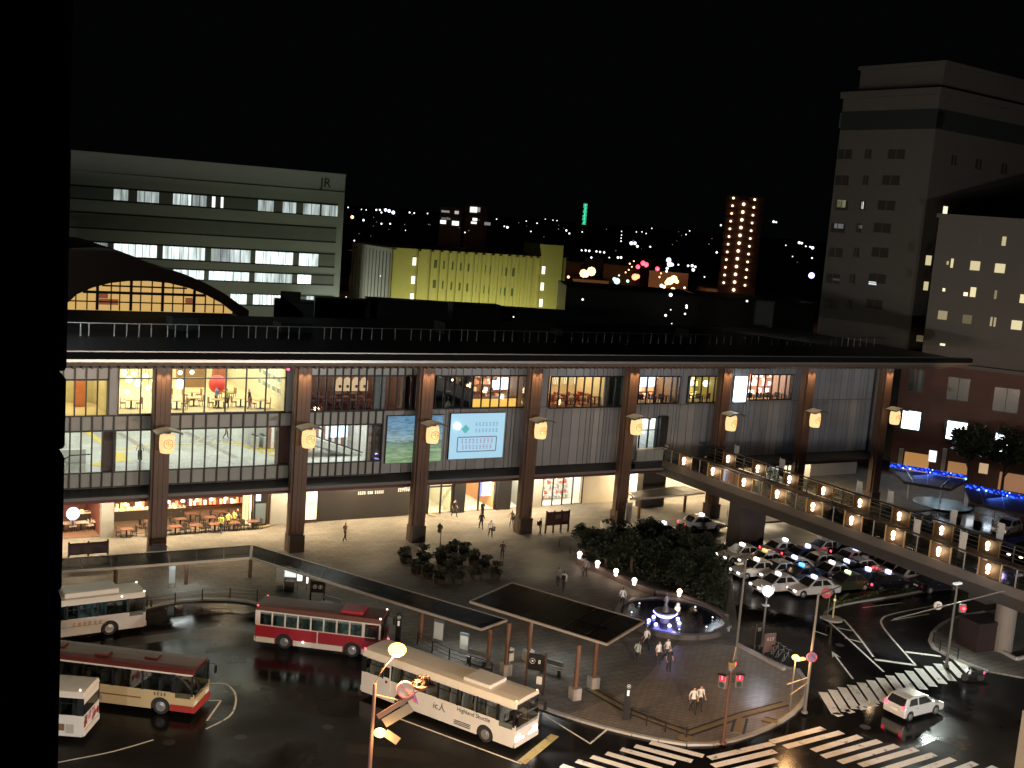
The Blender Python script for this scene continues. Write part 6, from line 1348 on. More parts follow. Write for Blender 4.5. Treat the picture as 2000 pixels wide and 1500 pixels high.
# ------------------------------------------------------------------ cars
def make_car(label, bodym, taxi=None, group=None, hatch=False, name='car', cat='car'):
    t = thing(name, label, cat, group=group); L, W_, hw_ = (3.9 if hatch else 4.6), 1.68, .84
    xr, xf = -L/2, L/2; r = .30; fw, rw = xf-.78, xr+(.62 if hatch else .95)
    prof = [(xr+.03, .25)]+arc_notch(rw, r+.055, .25, zc=r)+arc_notch(fw, r+.055, .25, zc=r)+[(xf-.08, .25), (xf, .42), (xf-.04, .66), (xf-.95, .86), (xr+(.1 if hatch else .6), .93), (xr+.02, .88), (xr, .5)]
    b = MB(); b.extr([(x, -hw_, z) for x, z in prof], (0, W_, 0)); b.build('body', bodym, t, bevel=.05)
    MB().box(xr+.2, xf-.2, -hw_+.05, hw_-.05, .2, .5).build('underbody', under, t)
    if hatch: bt = [(xr+.06, .90), (xr+.42, 1.42), (xr+1.0, 1.50), (xf-1.75, 1.46), (xf-.98, .86)]
    else: bt = [(xr+.62, .90), (xr+1.22, 1.40), (xr+1.8, 1.46), (xf-2.0, 1.43), (xf-1.22, .86)]
    ins_ = .14
    def ring(s): return [(x, s*(hw_-.04-ins_*(z-.86)/.6), z) for x, z in bt]
    a, c = ring(-1), ring(1); n = len(bt); cab = MB()
    cab.add(a+c, [(0, 1, n+1, n), (1, 2, n+2, n+1), (2, 3, n+3, n+2), (3, 4, n+4, n+3), tuple(range(n))[::-1], tuple(range(n, 2*n))]); cab.build('cabin', bodym, t, bevel=.03)
    # glazing set 6 mm proud of the cabin
    def inset(q, k, nrm, d=.006):
        c_ = sum((Vector(p) for p in q), Vector())/len(q); return [tuple(c_+(Vector(p)-c_)*k+Vector(nrm)*d) for p in q]
    def gl(q, k, nm):
        q = [Vector(p) for p in q]; nn = (q[1]-q[0]).cross(q[2]-q[0]).normalized(); cc = sum(q, Vector())/len(q)
        if nn.dot(cc-Vector((0, 0, .9))) < 0: nn = -nn
        MB().extr(inset(q, k, nn), tuple(nn*.008)).build(nm, carglass, t)
    gl([a[3], a[4], c[4], c[3]], .9, 'windscreen'); gl([a[0], a[1], c[1], c[0]], .86, 'rear_window')
    xm = (bt[1][0]+bt[3][0])/2+.05
    for s, rr in ((-1, a), (1, c)):
        y = lambda z: s*(hw_-.04-ins_*(z-.86)/.6)
        gl([(xm+.05, y(.93), .93), (bt[4][0]-.22, y(.93), .93), (bt[3][0]-.03, y(1.38), 1.38), (xm+.05, y(1.38), 1.38)], .97, 'side_window')
        gl([(bt[0][0]+.36, y(.95), .95), (xm-.05, y(.95), .95), (xm-.05, y(1.38), 1.38), (bt[1][0]+.22, y(1.36), 1.36)], .96, 'side_window')
        MB().box(bt[4][0]-.35, bt[4][0]-.2, s*(hw_+.02)-.09, s*(hw_+.02)+.09, .92, 1.04).build('wing_mirror', bodym, t)
        MB().box(xm-.2, xm-.02, s*hw_-.004 if s > 0 else s*hw_-.014, s*hw_+.014 if s > 0 else s*hw_+.004, .76, .79).build('door_handle', steel, t)
        wheel(t, fw, s*(hw_-.1), r, .19, s); wheel(t, rw, s*(hw_-.1), r, .19, s)
        MB().box(xf-.10, xf+.012, s*(hw_-.26)-.17, s*(hw_-.26)+.17, .52, .66).build('headlight', headoff, t)
        z = (.74, .98) if hatch else (.62, .80)
        MB().box(xr-.015, xr+.08, s*(hw_-.16)-.1, s*(hw_-.16)+.1, *z).build('taillight', tailoff, t)
    MB().box(xf-.03, xf+.02, -.3, .3, .44, .56).build('grille', black, t); MB().box(xr-.02, xr+.01, -.25, .25, .56, .68).build('number_plate', white_p, t)
    if taxi: MB().box(-.13, .13, -.27, .27, 1.45, 1.65).build('roof_lamp', taxi, t, bevel=.03)
    return t
silver_c = mat('car_silver', (.74, .77, .75), .28, metal=.35, coat=.5)
pa, pb = G(1776, 1404, .25), G(1834, 1392, .25)
SCR = make_car('silver hatchback with red tail lights crossing the junction at right', silver_c, hatch=True)
SCR.location = (37.75, -42.6, 0); SCR.rotation_euler.z = math.radians(3)
set_mat(SCR, 'taillight', taill)
set_mat(SCR, 'headlight', whitemk)
pb_ = SCR.location
lamp('SPOT', (pb_.x+2.2, pb_.y, .7), 90, (1, .93, .8), .1, aim=(pb_.x+9, pb_.y+.4, 0), spot=70, blend=.8)
# taxis
TB_ = {'w': mat('taxi_white', (.52, .505, .50), .3, coat=.4), 'k': mat('taxi_black', (.012, .012, .016), .25, coat=.5), 'b': mat('taxi_blue', (.015, .03, .10), .28, coat=.5), 'r': mat('taxi_maroon', (.36, .17, .16), .3, coat=.4), 'o': mat('taxi_orange', (.45, .22, .06), .35), 'g': mat('taxi_green', (.025, .035, .016), .3, coat=.4)}
RL = {'blue': emi('taxi_lamp_blue', (.62, .66, 1), 5, 'NONE'), 'cyan': emi('taxi_lamp_cyan', (.08, .35, 1), 5, 'NONE'), 'white': emi('taxi_lamp_white', (1, .86, .82), 4, 'NONE'), 'orange': emi('taxi_lamp_orange', (1, .58, .2), 1.6, 'NONE'), 'green': emi('taxi_lamp_green', (.75, 1, .4), 3, 'NONE'), 'off': mat('taxi_lamp_off', (.3, .3, .3), .4)}
protos = {}
rank_ = [(1450, 1063, 'w', 'white', -1, 1, 0, 'white taxi with long white roof sign at the left end of the rank'), (1494, 1075, 'w', 'orange', -1, 1, 0, 'pale taxi with orange roof sign, second from the trees in the back row'),
         (1534, 1054, 'w', 'white', 1, 0, 1, 'pale taxi with pinkish white roof lamp just right of the bridge pier'), (1578, 1066, 'b', 'blue', 1, 0, 1, 'dark blue taxi with pale blue roof lamp and tail lights, in the back row'),
         (1611, 1052, 'w', 'off', -1, 1, 0, 'pale taxi without lit roof lamp at the back of the rank below the bridge'), (1654, 1054, 'k', 'blue', 1, 0, 1, 'black taxi with violet roof lamp at the back of the rank under the bridge railing'),
         (1552, 1088, 'w', 'blue', -1, 1, 0, 'white taxi with bright bluish roof lamp in the middle of the left group'), (1566, 1103, 'b', 'cyan', -1, 1, 0, 'dark blue taxi with vivid blue roof lamp in the left group'),
         (1590, 1126, 'w', 'blue', -1, 1, 0, 'white taxi with pale violet roof lamp and headlights on, nearest the kerb in front'), (1654, 1095, 'k', 'blue', -1, 0, 0, 'black taxi with pale blue roof lamp in the middle of the rank'),
         (1656, 1117, 'g', 'green', -1, 1, 0, 'dark green taxi with yellow green roof lamp and glaring white headlights'), (1696, 1111, 'b', 'blue', 1, 0, 1, 'dark blue taxi with pale blue roof lamp at the front edge of the rank'),
         (1708, 1072, 'r', 'off', 1, 0, 1, 'maroon taxi with red tail lights at the right rear of the rank'), (1744, 1085, 'r', 'off', 1, 0, 1, 'reddish taxi with red tail lights, second from the right end of the rank'), (1783, 1104, 'w', 'off', 1, 0, 1, 'white taxi with red tail lights at the right end of the rank'), (1829, 1119, 'k', 'off', 1, 0, 0, 'black car parked beyond the white taxi at the right end of the rank')]
rank_ += [(1478, 1092, 'w', 'white', -1, 1, 0, 'white taxi with warm roof lamp at the front left end of the rank'), (1762, 1094, 'w', 'off', 1, 0, 1, 'pale taxi with red tail lights third from the right end of the rank'), (1672, 1071, 'w', 'blue', 1, 0, 1, 'white taxi with blue roof lamp in the second row under the bridge'), (1520, 1094, 'w', 'off', -1, 1, 0, 'pale taxi squeezed between the pale left taxis, headlights on'), (1610, 1078, 'w', 'off', 1, 0, 1, 'white taxi without roof light in the middle of the back rows'), (1625, 1098, 'w', 'white', -1, 1, 0, 'white taxi with warm roof lamp in the centre of the rank'), (1690, 1088, 'w', 'off', 1, 0, 1, 'white taxi with tail lights behind the dark green one'), (1520, 1120, 'w', 'white', -1, 1, 0, 'white taxi with headlights on at the front left of the rank'), (1735, 1116, 'k', 'blue', 1, 0, 1, 'black taxi with violet roof lamp left of the rightmost white taxi')]
for px, py, c, rl_, hd_, hon, ton, lab in rank_:
    p = G(px, py, 1.52); t = make_car(lab, TB_[c], RL[rl_], 'taxis waiting in the rank', name='taxi', cat='taxi')
    t.location = (p.x, p.y, 0); t.rotation_euler.z = (0 if hd_ > 0 else PI)+math.radians(random.uniform(-3, 3)-4)
    if hon: set_mat(t, 'headlight', whitemk)
    if ton: set_mat(t, 'taillight', taill); lamp('POINT', (p.x-2.9, p.y-.5, .8), 7, (1, .1, .1), .15)
    if hon: lamp('POINT', (p.x-2.9, p.y-.5, .6), 7, (1, .9, .8), .15)
    if rl_ == 'green':
        q = p+Vector((-2.4, 0, -.8)); MB().box(-.03, .03, -.7, .7, -.15, .2).build('light_bar', emi('glaring_headlight', (.9, 1, 1), 12, 'NONE'), t).location = (2.33, 0, .6); lamp('SPOT', (q.x-.3, q.y, .7), 60, (.9, 1, 1), .1, aim=(q.x-5, q.y-2, 0), spot=90, blend=.8)
for px, py, c, rl_, lab, hd_ in ((1294, 1021, 'k', 'blue', 'dark taxi with blue white roof lamp behind the trees by the taxi shelter', 1), (1368, 1005, 'w', 'white', 'white taxi with red tail lights stopped beside the sixth station column', 1)):
    p = G(px, py, 1.52); t = make_car(lab, TB_[c], RL[rl_], 'taxis at the station pick up', name='taxi', cat='taxi'); t.location = (p.x+.2, p.y, 0); t.rotation_euler.z = math.radians(-6); set_mat(t, 'taillight', taill)
p = G(1965, 1040); t = make_car('silver car parked under the blue canopy at the right edge', silver_c, hatch=True); t.location = (p.x, p.y, 0); t.rotation_euler.z = PI+.2
p = G(1995, 1098); t = make_car('car with lit headlights at the right edge behind the footbridge', TB_['k'], None); t.location = (p.x+1.5, p.y+1, 0); t.rotation_euler.z = PI+.3; set_mat(t, 'headlight', headl)
# scooter with red tail lamp waiting beyond the crossing
p = G(1899, 1330); mo = thing('motorcycle', 'small dark motorcycle with glowing red tail lamp beside the upper crossing', 'motorcycle', (p.x, p.y, 0), math.radians(160))
for x in (-.6, .6): 
    w_ = MB().lathe([(.2, -.05), (.28, -.05), (.3, 0), (.28, .05), (.2, .05)], (0, 0, 0), 14).build('wheel', rubber, mo); w_.location = (x, 0, .3); w_.rotation_euler.x = PI/2
b = MB(); b.box(-.7, .1, -.14, .14, .45, .72); b.beam((.5, 0, .35), (.35, 0, 1.0), .1, .1); b.box(-.2, .4, -.15, .15, .3, .45); b.build('frame', black, mo, bevel=.03); MB().tube([(.38, -.34, 1.0), (.34, 0, 1.02), (.38, .34, 1.0)], .025).build('handlebar', steel, mo)
MB().box(-.75, -.2, -.13, .13, .72, .8).build('seat', under, mo, bevel=.03); MB().ball((-.76, 0, .62), .11).build('tail_lamp', taill, mo); MB().ball((.52, 0, .8), .08).build('headlamp', whitemk, mo)
# ================================================================== TREES, SHRUBS
bark = mat('bark', (.05, .035, .025), .9, noise=.3, nscale=6)
leaf = mat('leaf_dark', (.018, .027, .012), .6, noise=.45, nscale=.8, objvar=.25); leaf2 = mat('leaf_shrub', (.022, .028, .014), .65, noise=.4, nscale=2, objvar=.3)
def crown_mesh(seed, rx, rz_, n, size, clumps=16, m=None):
    rd = random.Random(seed); cl = []
    for i in range(clumps):
        while True:
            v = Vector((rd.uniform(-1, 1), rd.uniform(-1, 1), rd.uniform(-1, 1)))
            if .25 < v.length < 1: break
        cl.append((Vector((v.x*rx*.72, v.y*rx*.72, v.z*rz_*.72)), rd.uniform(.26, .46)))
    b = MB()
    for i in range(n):
        c, s = cl[rd.randrange(clumps)]
        v = Vector((rd.gauss(0, 1), rd.gauss(0, 1), rd.gauss(0, 1))).normalized()*(rd.random()**.4)
        p = c+Vector((v.x*rx*s, v.y*rx*s, v.z*rz_*s*.9)); a = Vector((rd.uniform(-1, 1), rd.uniform(-1, 1), rd.uniform(-.6, .6))).normalized(); q = a.cross(Vector((rd.uniform(-1, 1), rd.uniform(-1, 1), 1))).normalized()
        k = size*rd.uniform(.6, 1.3); b.add([p-a*k, p+q*k*.45, p+a*k, p-q*k*.45], [(0, 1, 2, 3)])
    return b.mesh('crown', m or leaf)
def trunk_mesh(seed, h, r, crown_h):
    rd = random.Random(seed); b = MB(); b.tube([(0, 0, 0), (.05, .02, h*.5), (0, .05, h), (.02, 0, h+crown_h*.8)], [r, r*.8, r*.6, r*.15], 8)
    for i in range(6):
        a = rd.uniform(0, 6.28); z = h*rd.uniform(.75, 1.2); l = crown_h*rd.uniform(.5, .9); b.tube([(0, 0, z), (math.cos(a)*l*.5, math.sin(a)*l*.5, z+l*.45), (math.cos(a)*l*.85, math.sin(a)*l*.85, z+l*.9)], [r*.45, r*.25, r*.06], 6)
    return b.mesh('trunk', bark)
CM = [crown_mesh(s, 1.9, 1.5, 3200, .17) for s in (1, 2, 3)]; TM = [trunk_mesh(s, 1.6, .16, 1.5) for s in (4, 5, 6)]
def tree(px, py, sc, label, grp, k, zc=2.2, z=PZ, name='tree'):
    px -= 22; sc *= .88; p = G(px, py, z); t = thing(name, label, 'tree', (p.x, p.y, z), random.Random(px).uniform(0, 6), grp); inst(TM[k % 3], 'trunk', t, sc=(sc, sc, sc)); inst(CM[k % 3], 'crown', t, (0, 0, zc*sc), sc=(sc, sc, sc)); return t
GT = 'trees of the dark grove beside the fountain'
for i, (px, py, s, w) in enumerate(((1165, 1088, .95, 'bushy tree at the left tip of the dark grove by the station plaza'), (1205, 1110, 1.15, 'dark tree behind the second ball lamp of the low wall'), (1255, 1120, 1.2, 'dark tree behind the fourth ball lamp of the low wall'), (1300, 1130, 1.2, 'dark tree straight behind the fountain'), (1345, 1148, 1.05, 'dark tree behind the right ball lamp near the fountain'), (1290, 1085, 1.1, 'dark tree in the grove just below the first pick up taxi'), (1350, 1100, 1.15, 'dark tree in the middle of the grove'), (1395, 1135, .95, 'dark tree in the right part of the grove by the taxi rank'), (1398, 1090, .8, 'dark tree at the upper right of the grove beside the bridge pier'), (1235, 1085, 1.0, 'low dark tree in the grove below the round planter'), (1400, 1180, .8, 'small dark tree at the lower right of the grove'), (1160, 1062, .62, 'small leafy tree in the upper left corner of the grove'), (1190, 1068, .6, 'small leafy tree beside the round planter'))):
    tree(px, py, s, w, GT, i)
gr = MB(); rd = random.Random(3)
gpoly = [G(*p, PZ) for p in ((1135, 1090), (1330, 1165), (1415, 1210), (1430, 1120), (1420, 1070), (1260, 1055), (1170, 1065))]
tag(flat('planting_bed', [(p.x, p.y) for p in gpoly], PZ+.1, mat('bed_soil', (.02, .022, .012), .9, noise=.4, nscale=2), th=.12))
cxm = sum(gpoly, Vector())/len(gpoly)
for i in range(5200):
    k = rd.randrange(len(gpoly)); a, c = gpoly[k], gpoly[(k+1) % len(gpoly)]; u, v = rd.random(), rd.random()
    if u+v > 1: u, v = 1-u, 1-v
    p = cxm+(a-cxm)*u*.97+(c-cxm)*v*.97; z = PZ+.1+rd.random()*.75*(.4+rd.random()); s = rd.uniform(.1, .2); q1 = Vector((rd.uniform(-1, 1), rd.uniform(-1, 1), rd.uniform(-.4, .8))).normalized()*s; q2 = q1.cross(Vector((rd.uniform(-1, 1), 1, rd.uniform(-1, 1)))).normalized()*s*.5
    p = Vector((p.x, p.y, z)); gr.add([p-q1, p+q2, p+q1, p-q2], [(0, 1, 2, 3)])
tag(gr.build('ground_cover', leaf), 'dense dark ground cover under the grove beside the fountain', 'ground cover', kind='stuff')
for i, (px, py, s, lab) in enumerate(((1890, 1000, 2.0, 'dark tree in front of the lit hotel shop windows'), (1960, 1010, 2.1, 'dark tree at the right edge before the hotel'), (2020, 1040, 2.1, 'dark tree partly cut by the right edge of the view'))):
    p = G(px, py, PZ); d = ray(px, 930); p = VP(px, 935, WA+nw*5, WE+nw*5); t = thing('tree', lab, 'tree', (p.x, p.y, 0), i, 'trees before the hotel'); inst(TM[i], 'trunk', t, sc=(1.5, 1.5, 2.2)); inst(CM[i], 'crown', t, (0, 0, 6.4), sc=(1.7, 1.7, 1.7))
# potted round shrubs on the plaza
SM = [crown_mesh(10+s, .95, .85, 900, .13, 9, leaf2) for s in range(3)]
stem_me = MB().tube([(0, 0, 0), (0, 0, .9)], .05, 6).mesh('stem', bark)
pot_me = MB().lathe([(.38, 0), (.5, .45), (.46, .47), (.42, .40)], (0, 0, 0), 14).mesh('pot', mat('pot_clay', (.03, .022, .018), .7, noise=.2))
sh = [(791, 1098, .78, 'leftmost, beside the foot of the third column'), (827, 1098, .82, 'second from the left in the back row'), (812, 1118, .75, 'low in the left of the cluster'), (835, 1126, .72, 'at the lower left of the cluster'), (862, 1100, .85, 'in the middle of the back row'), (884, 1082, .85, 'the topmost round one of the cluster'), (907, 1086, .7, 'right of the topmost one'), (880, 1120, .9, 'in the very middle of the cluster'), (893, 1138, .72, 'at the bottom of the cluster'), (858, 1138, .7, 'bottom left of the middle'), (925, 1102, .7, 'right of the middle, behind the lower ones'), (930, 1130, .72, 'at the lower right'), (946, 1112, .72, 'between the right pair'), (968, 1128, .72, 'rightmost of the cluster'), (893, 1106, .7, 'behind the very middle one')]
for i, (px, py, s, w) in enumerate(sh):
    p = G(px, py, PZ); t = thing('potted_shrub', 'round dark potted shrub on the plaza, %s' % w, 'shrub', (p.x, p.y, PZ), i, 'potted shrubs in a cluster on the plaza'); inst(pot_me, 'pot', t); inst(stem_me, 'stem', t, (0, 0, .3)); inst(SM[i % 3], 'crown', t, (0, 0, .45+.5*s), sc=(s*1.25, s*1.25, s*1.1))
p = G(859, 1075, PZ); t = thing('young_tree', 'thin young tree with a wispy yellowish top above the potted shrubs', 'tree', (p.x, p.y, PZ)); inst(stem_me, 'trunk', t, sc=(.7, .7, 2.0)); inst(crown_mesh(40, .4, .7, 260, .12, 6, mat('leaf_yellow', (.12, .10, .03), .6, noise=.3)), 'crown', t, (0, 0, 2.0))
p = G(1205, 1030, PZ); t = thing('round_planter', 'pale round stone planter with plants at the foot of the fifth column', 'planter', (p.x, p.y, PZ)); MB().lathe([(1.7, 0), (1.7, .35), (1.5, .38), (1.45, .25)], (0, 0, 0), 26).build('stone_ring', kerbst, t); 
for i in range(5): a = i*1.3; inst(SM[i % 3], 'plant', t, (math.cos(a)*.95-.2, math.sin(a)*.9, .6), sc=(.45, .45, .45))
MB().box(-.35, .35, -.04, .04, .6, 2.6).build('notice_plate', mat('notice_white', (.5, .49, .45), .6), t).location = (.8, -.6, 0)
rd = random.Random(8); hd = MB()
for i in range(900):
    u = rd.random(); a = medp[min(len(medp)-2, int(u*(len(medp)-1)))]; cidx = min(len(medp2)-2, int((1-u)*(len(medp2)-1))); c = medp2[cidx]; v = rd.uniform(.08, .92); x, y = a[0]+(c[0]-a[0])*v, a[1]+(c[1]-a[1])*v; z = PZ+.05+rd.random()*.18; s = .12
    q1 = Vector((rd.uniform(-1, 1), rd.uniform(-1, 1), .5)).normalized()*s; q2 = q1.cross(Vector((0, 1, .3))).normalized()*s*.4; p = Vector((x, y, z)); hd.add([p-q1, p+q2, p+q1, p-q2], [(0, 1, 2, 3)])
tag(hd.build('grass', mat('verge_grass', (.05, .07, .025), .8, noise=.3)), 'short grass on the kerbed strip in front of the taxi rank', 'grass', kind='stuff')
# planter wall with five double ball lamps, fountain
ballm = emi('ball_lamp_glow', (1, .80, .66), 7, 'NONE')
lw = thing('low_wall', 'low curved wall with planting behind, beside the fountain', 'wall', (*G(1230, 1140, PZ)[:2], PZ)); wpts = [G(*p, PZ) for p in ((1128, 1100), (1163, 1116), (1200, 1132), (1237, 1149), (1280, 1163), (1330, 1172), (1380, 1190), (1418, 1212))]
for a, c in zip(wpts[:-1], wpts[1:]):
    d = (c-a).normalized()*.01; MB().beam(a+d+Vector((0, 0, .26)), c-d+Vector((0, 0, .26)), .4, .52).build('wall_block', mat('wall_stone', (.12, .09, .08), .6, noise=.25), lw, world=True)
for i, (px, py) in enumerate(((1132, 1084), (1167, 1102), (1203, 1118), (1239, 1136), (1327, 1158))):
    p = G(px, py, .95); t = thing('ball_lamp', 'double glowing ball lamp on the low wall, %s of five from the left' % ORD[i], 'lamp', (p.x, p.y, PZ+.53), group='ball lamps on the low wall')
    MB().tube([(0, 0, 0), (0, 0, .22)], .05).build('stem', black, t); MB().ball((0, 0, .42), .21, 12).build('globe', ballm, t, smooth=True); MB().ball((0, 0, .12), .14, 10).build('globe', ballm, t, smooth=True); lamp('POINT', (p.x-.35, p.y-.35, 1.0), 22, (1, .72, .52), .2)
fc = G(1312, 1210, PZ); ft = thing('fountain', 'round fountain with violet lit bowl and small statue in a dark pool', 'fountain', (fc.x, fc.y, PZ))
R_ = 4.3
MB().lathe([(R_, 0), (R_, .38), (R_-.35, .40), (R_-.38, .2), (R_-.4, .05)], (0, 0, 0), 40).build('basin_rim', mat('basin_stone', (.10, .09, .085), .5, noise=.2), ft)
MB().lathe([(R_-.38, .10), (R_-.39, .26), (.01, .265)], (0, 0, 0), 40).build('water', mat('fountain_water', (.008, .009, .02), .12, bump=.15, bscale=3, spec=.25), ft)
fl = G(1298, 1212, .5); lx, ly = fl.x-fc.x, fl.y-fc.y
vio = emi('violet_light', (.32, .32, 1), 7, 'NONE')
b = MB(); b.lathe([(.35, 0), (.35, .55), (.55, .6), (.85, .85), (.88, .95), (.3, .9), (.18, 1.3), (.12, 1.35)], (0, 0, .2), 20); b.build('bowl', mat('bowl_stone', (.15, .15, .17), .5), ft).location = (lx, ly, 0)
MB().lathe([(.6, .72), (.92, 1.0), (.9, 1.02), (.55, .78)], (0, 0, 0), 20).build('lit_bowl_edge', vio, ft).location = (lx, ly, .02)
for i in range(7): a = i*2*PI/7; MB().ball((lx+math.cos(a)*1.25, ly+math.sin(a)*1.0, .36), .15, 8).build('pool_light', vio, ft)
st = MB(); st.tube([(0, 0, 1.5), (0, 0, 1.7), (.02, 0, 2.05), (0, 0, 2.3), (0, 0, 2.36)], [.14, .10, .17, .12, .06], 10); st.ball((0, 0, 2.48), .11, 10); st.tube([(.1, 0, 2.25), (.3, .1, 2.05), (.35, .1, 2.3)], [.06, .05, .03]); st.tube([(-.1, 0, 2.25), (-.3, -.1, 2.0)], [.06, .04]); st.build('statue', mat('statue_bronze', (.25, .24, .26), .45, metal=.4), ft).location = (lx, ly, 0)
for i in range(8): a = i*PI/4+.3; MB().ball((math.cos(a)*3.1, math.sin(a)*3.1, .38), .06, 8).build('pool_light', emi('pool_white', (.9, .92, 1), 2.5, 'NONE'), ft)
lamp('POINT', (fl.x, fl.y-1.2, 1.0), 60, (.55, .45, 1), .3)
# ================================================================== STREET LIGHTS, SIGNALS, SIGNS
pole_m = mat('pole_paint', (.11, .105, .095), .5, noise=.15); pole_b = mat('pole_brown', (.10, .05, .035), .5, noise=.15)
# globe lamp by the taxi rank
p = G(1487, 1262, PZ); t = thing('globe_lamp', 'glaring white globe lamp with claw crown on an ornate post beside the taxi rank', 'street lamp', (p.x, p.y, PZ)); hh = 4.15
MB().tube([(0, 0, 0), (0, 0, .5), (0, 0, hh-1.0), (0, 0, hh-.4)], [.14, .09, .07, .06], 10).build('post', pole_m, t); MB().lathe([(.07, 0), (.3, .06), (.3, .1), (.07, .16)], (0, 0, hh-1.15), 14).build('collar', pole_m, t)
MB().ball((0, 0, hh), .36, 16).build('globe', emi('globe_white', (.82, .88, 1), 9), t, smooth=True)
b = MB()
for i in range(6): a = i*PI/3; b.tube([(math.cos(a)*.12, math.sin(a)*.12, hh-.5), (math.cos(a)*.44, math.sin(a)*.44, hh-.1), (math.cos(a)*.48, math.sin(a)*.48, hh+.42)], .025, 5)
b.build('claw_crown', steel, t); lamp('POINT', (p.x, p.y-.1, PZ+hh-.02), 750, (.8, .88, 1), .42)
# tall square-headed pole on the corner with traffic light
def tall_pole(label, foot, top, arms, name='street_light', power=0, col=(1, .8, .6), m=None, cat='street lamp', fz0=PZ):
    p = G(*foot, fz0); lo, hi = fz0, 40
    for _ in range(50):
        md = (lo+hi)/2; lo, hi = (md, hi) if PX((p.x, p.y, md))[1] > top[1] else (lo, md)
    t = thing(name, label, cat, (p.x, p.y, fz0)); h = lo-fz0
    MB().tube([(0, 0, 0), (0, 0, .6), (0, 0, h)], [.13, .10, .07], 10).build('pole', m or pole_m, t); MB().lathe([(.22, 0), (.2, .1), (.12, .16)], (0, 0, 0), 12).build('foot', m or pole_m, t); return t, h, p
t, h, p = tall_pole('tall grey pole with small box luminaires standing by the fountain corner', (1436, 1285), (1457, 1092), 0)
for z, s in ((h-.4, -.5), (h-.9, .4)): MB().beam((0, 0, z), (s, .1, z+.08), .06, .06).build('arm', pole_m, t); MB().box(s-.28, s+.28, -.05, .25, z+.06, z+.2).build('luminaire', mat('luminaire_grey', (.5, .48, .42), .4), t)
t, h, p = tall_pole('tall grey pole on the rounded corner with no parking sign and crossed stays', (1571, 1392), (1591, 1160), 0)
for a, c in (((-1.6, .2, 2.0), (0, 0, 2.35)), ((-1.6, -.2, 1.5), (0, 0, 2.0))): MB().beam(a, c, .05, .05).build('stay', mat('stay_metal', (.5, .4, .3), .4, metal=.5), t)
MB().beam((0, 0, h-.1), (2.2, .3, h+.2), .07, .07).build('arm', pole_m, t)
def ring_sign(par, loc, r, rz=0, bar=True, face=(.7, .7, .7), name='round_sign', rim=(.5, .04, .05)):
    q = MB().tube([(0, -.02, 0), (0, .02, 0)], r, 20).build(name, mat('sign_face_%d_%d' % (face[0]*100, face[2]*100), face, .5), par); q.location = loc; q.rotation_euler.z = rz
    b = MB(); n = 22
    for i in range(n): a0, a1 = 2*PI*i/n, 2*PI*(i+1)/n; b.beam((r*.88*math.cos(a0), -.03, r*.88*math.sin(a0)), (r*.88*math.cos(a1), -.03, r*.88*math.sin(a1)), .04, r*.22, up=(0, 1, 0)) 
    if bar: b.beam((-r*.62, -.03, r*.62), (r*.62, -.03, -r*.62), .02, r*.2, up=(0, 1, 0))
    b.build('sign_rim', mat('sign_red_%d' % (rim[0]*100), rim, .5), q); return q
VA = -math.radians(30)
ring_sign(t, (-.12, -.18, 3.75), .34, VA, True, (.05, .06, .16), rim=(.25, .03, .04))
q = G(1553, 1247, 3.4); am = thing('amber_lamp', 'glowing orange street lamp head next to the no parking sign', 'street lamp', (p.x-.9, p.y+.4, 0))
MB().tube([(0, 0, 0), (0, 0, 3.55)], .06, 8).build('pole', pole_m, am); MB().ball((0, 0, 3.72), .24, 12, sz=.75).build('lit_lens', emi('amber_lens', (1, .48, .12), 4, 'NONE'), am); MB().box(.1, .75, -.12, .12, 3.5, 3.62).build('lit_plate', emi('amber_plate', (1, .50, .16), 2.2, 'NONE'), am); lamp('POINT', (p.x-1.0, p.y+.05, 3.75), 650, (1, .52, .2), .3)
# traffic signal on the corner
redon = emi('signal_red', (1, .06, .08), 7, 'NONE'); redglow = emi('signal_red_face', (1, .015, .04), 1.0, 'NONE')
t, h, p = tall_pole('brown traffic signal post with two red pedestrian lights facing the crossings', (1412, 1452), (1428, 1300), 0, 'traffic_signal', m=pole_b, cat='traffic signal')
def ped_signal(par, x, y, z, rz, on=True):
    e = MB().box(-.24, .24, -.14, .14, -.42, .42).build('signal_box', mat('signal_housing', (.14, .12, .11), .5), par, bevel=.03); e.location = (x, y, z); e.rotation_euler.z = rz
    MB().tube([(0, -.155, .19), (0, -.142, .19)], .20, 16).build('red_lens', redglow if on else dark, e); f_ = MB(); f_.ball((0, -.17, .28), .055, 8); f_.box(-.055, .055, -.18, -.16, .1, .23); f_.build('standing_figure', redon, e); MB().tube([(0, -.155, -.2), (0, -.142, -.2)], .17, 16).build('green_lens', mat('lens_dark', (.02, .05, .04), .3), e)
    MB().box(-.26, .26, -.32, -.14, .39, .42).build('visor', black, e); return e
zsg = h-.85
ped_signal(t, -.58, -.1, zsg+.05, VA-.7); ped_signal(t, .55, -.1, zsg-.05, VA+.25)
b = MB(); b.beam((-.5, 0, zsg+.3), (.5, 0, zsg+.3), .06, .06); b.beam((-.5, 0, zsg-.2), (.5, 0, zsg-.2), .06, .06); b.build('bracket', pole_b, t)
MB().box(-.15, .2, -.12, .1, h-.1, h+.22).build('control_box', mat('box_yellow', (.30, .2, .08), .5), t)
b = MB(); b.beam((.05, 0, h), (.55, .4, h+.9), .05, .05); b.build('stay', MATS['stay_metal'], t)
e = MB().box(-.5, .5, -.12, .12, -.16, .16).build('vehicle_signal', MATS['signal_housing'], t, bevel=.03); e.location = (.25, .2, h-.12); e.rotation_euler.z = VA+1.2
MB().tube([(.33, -.14, 0), (.33, -.123, 0)], .12, 14).build('red_lens', redon, e)
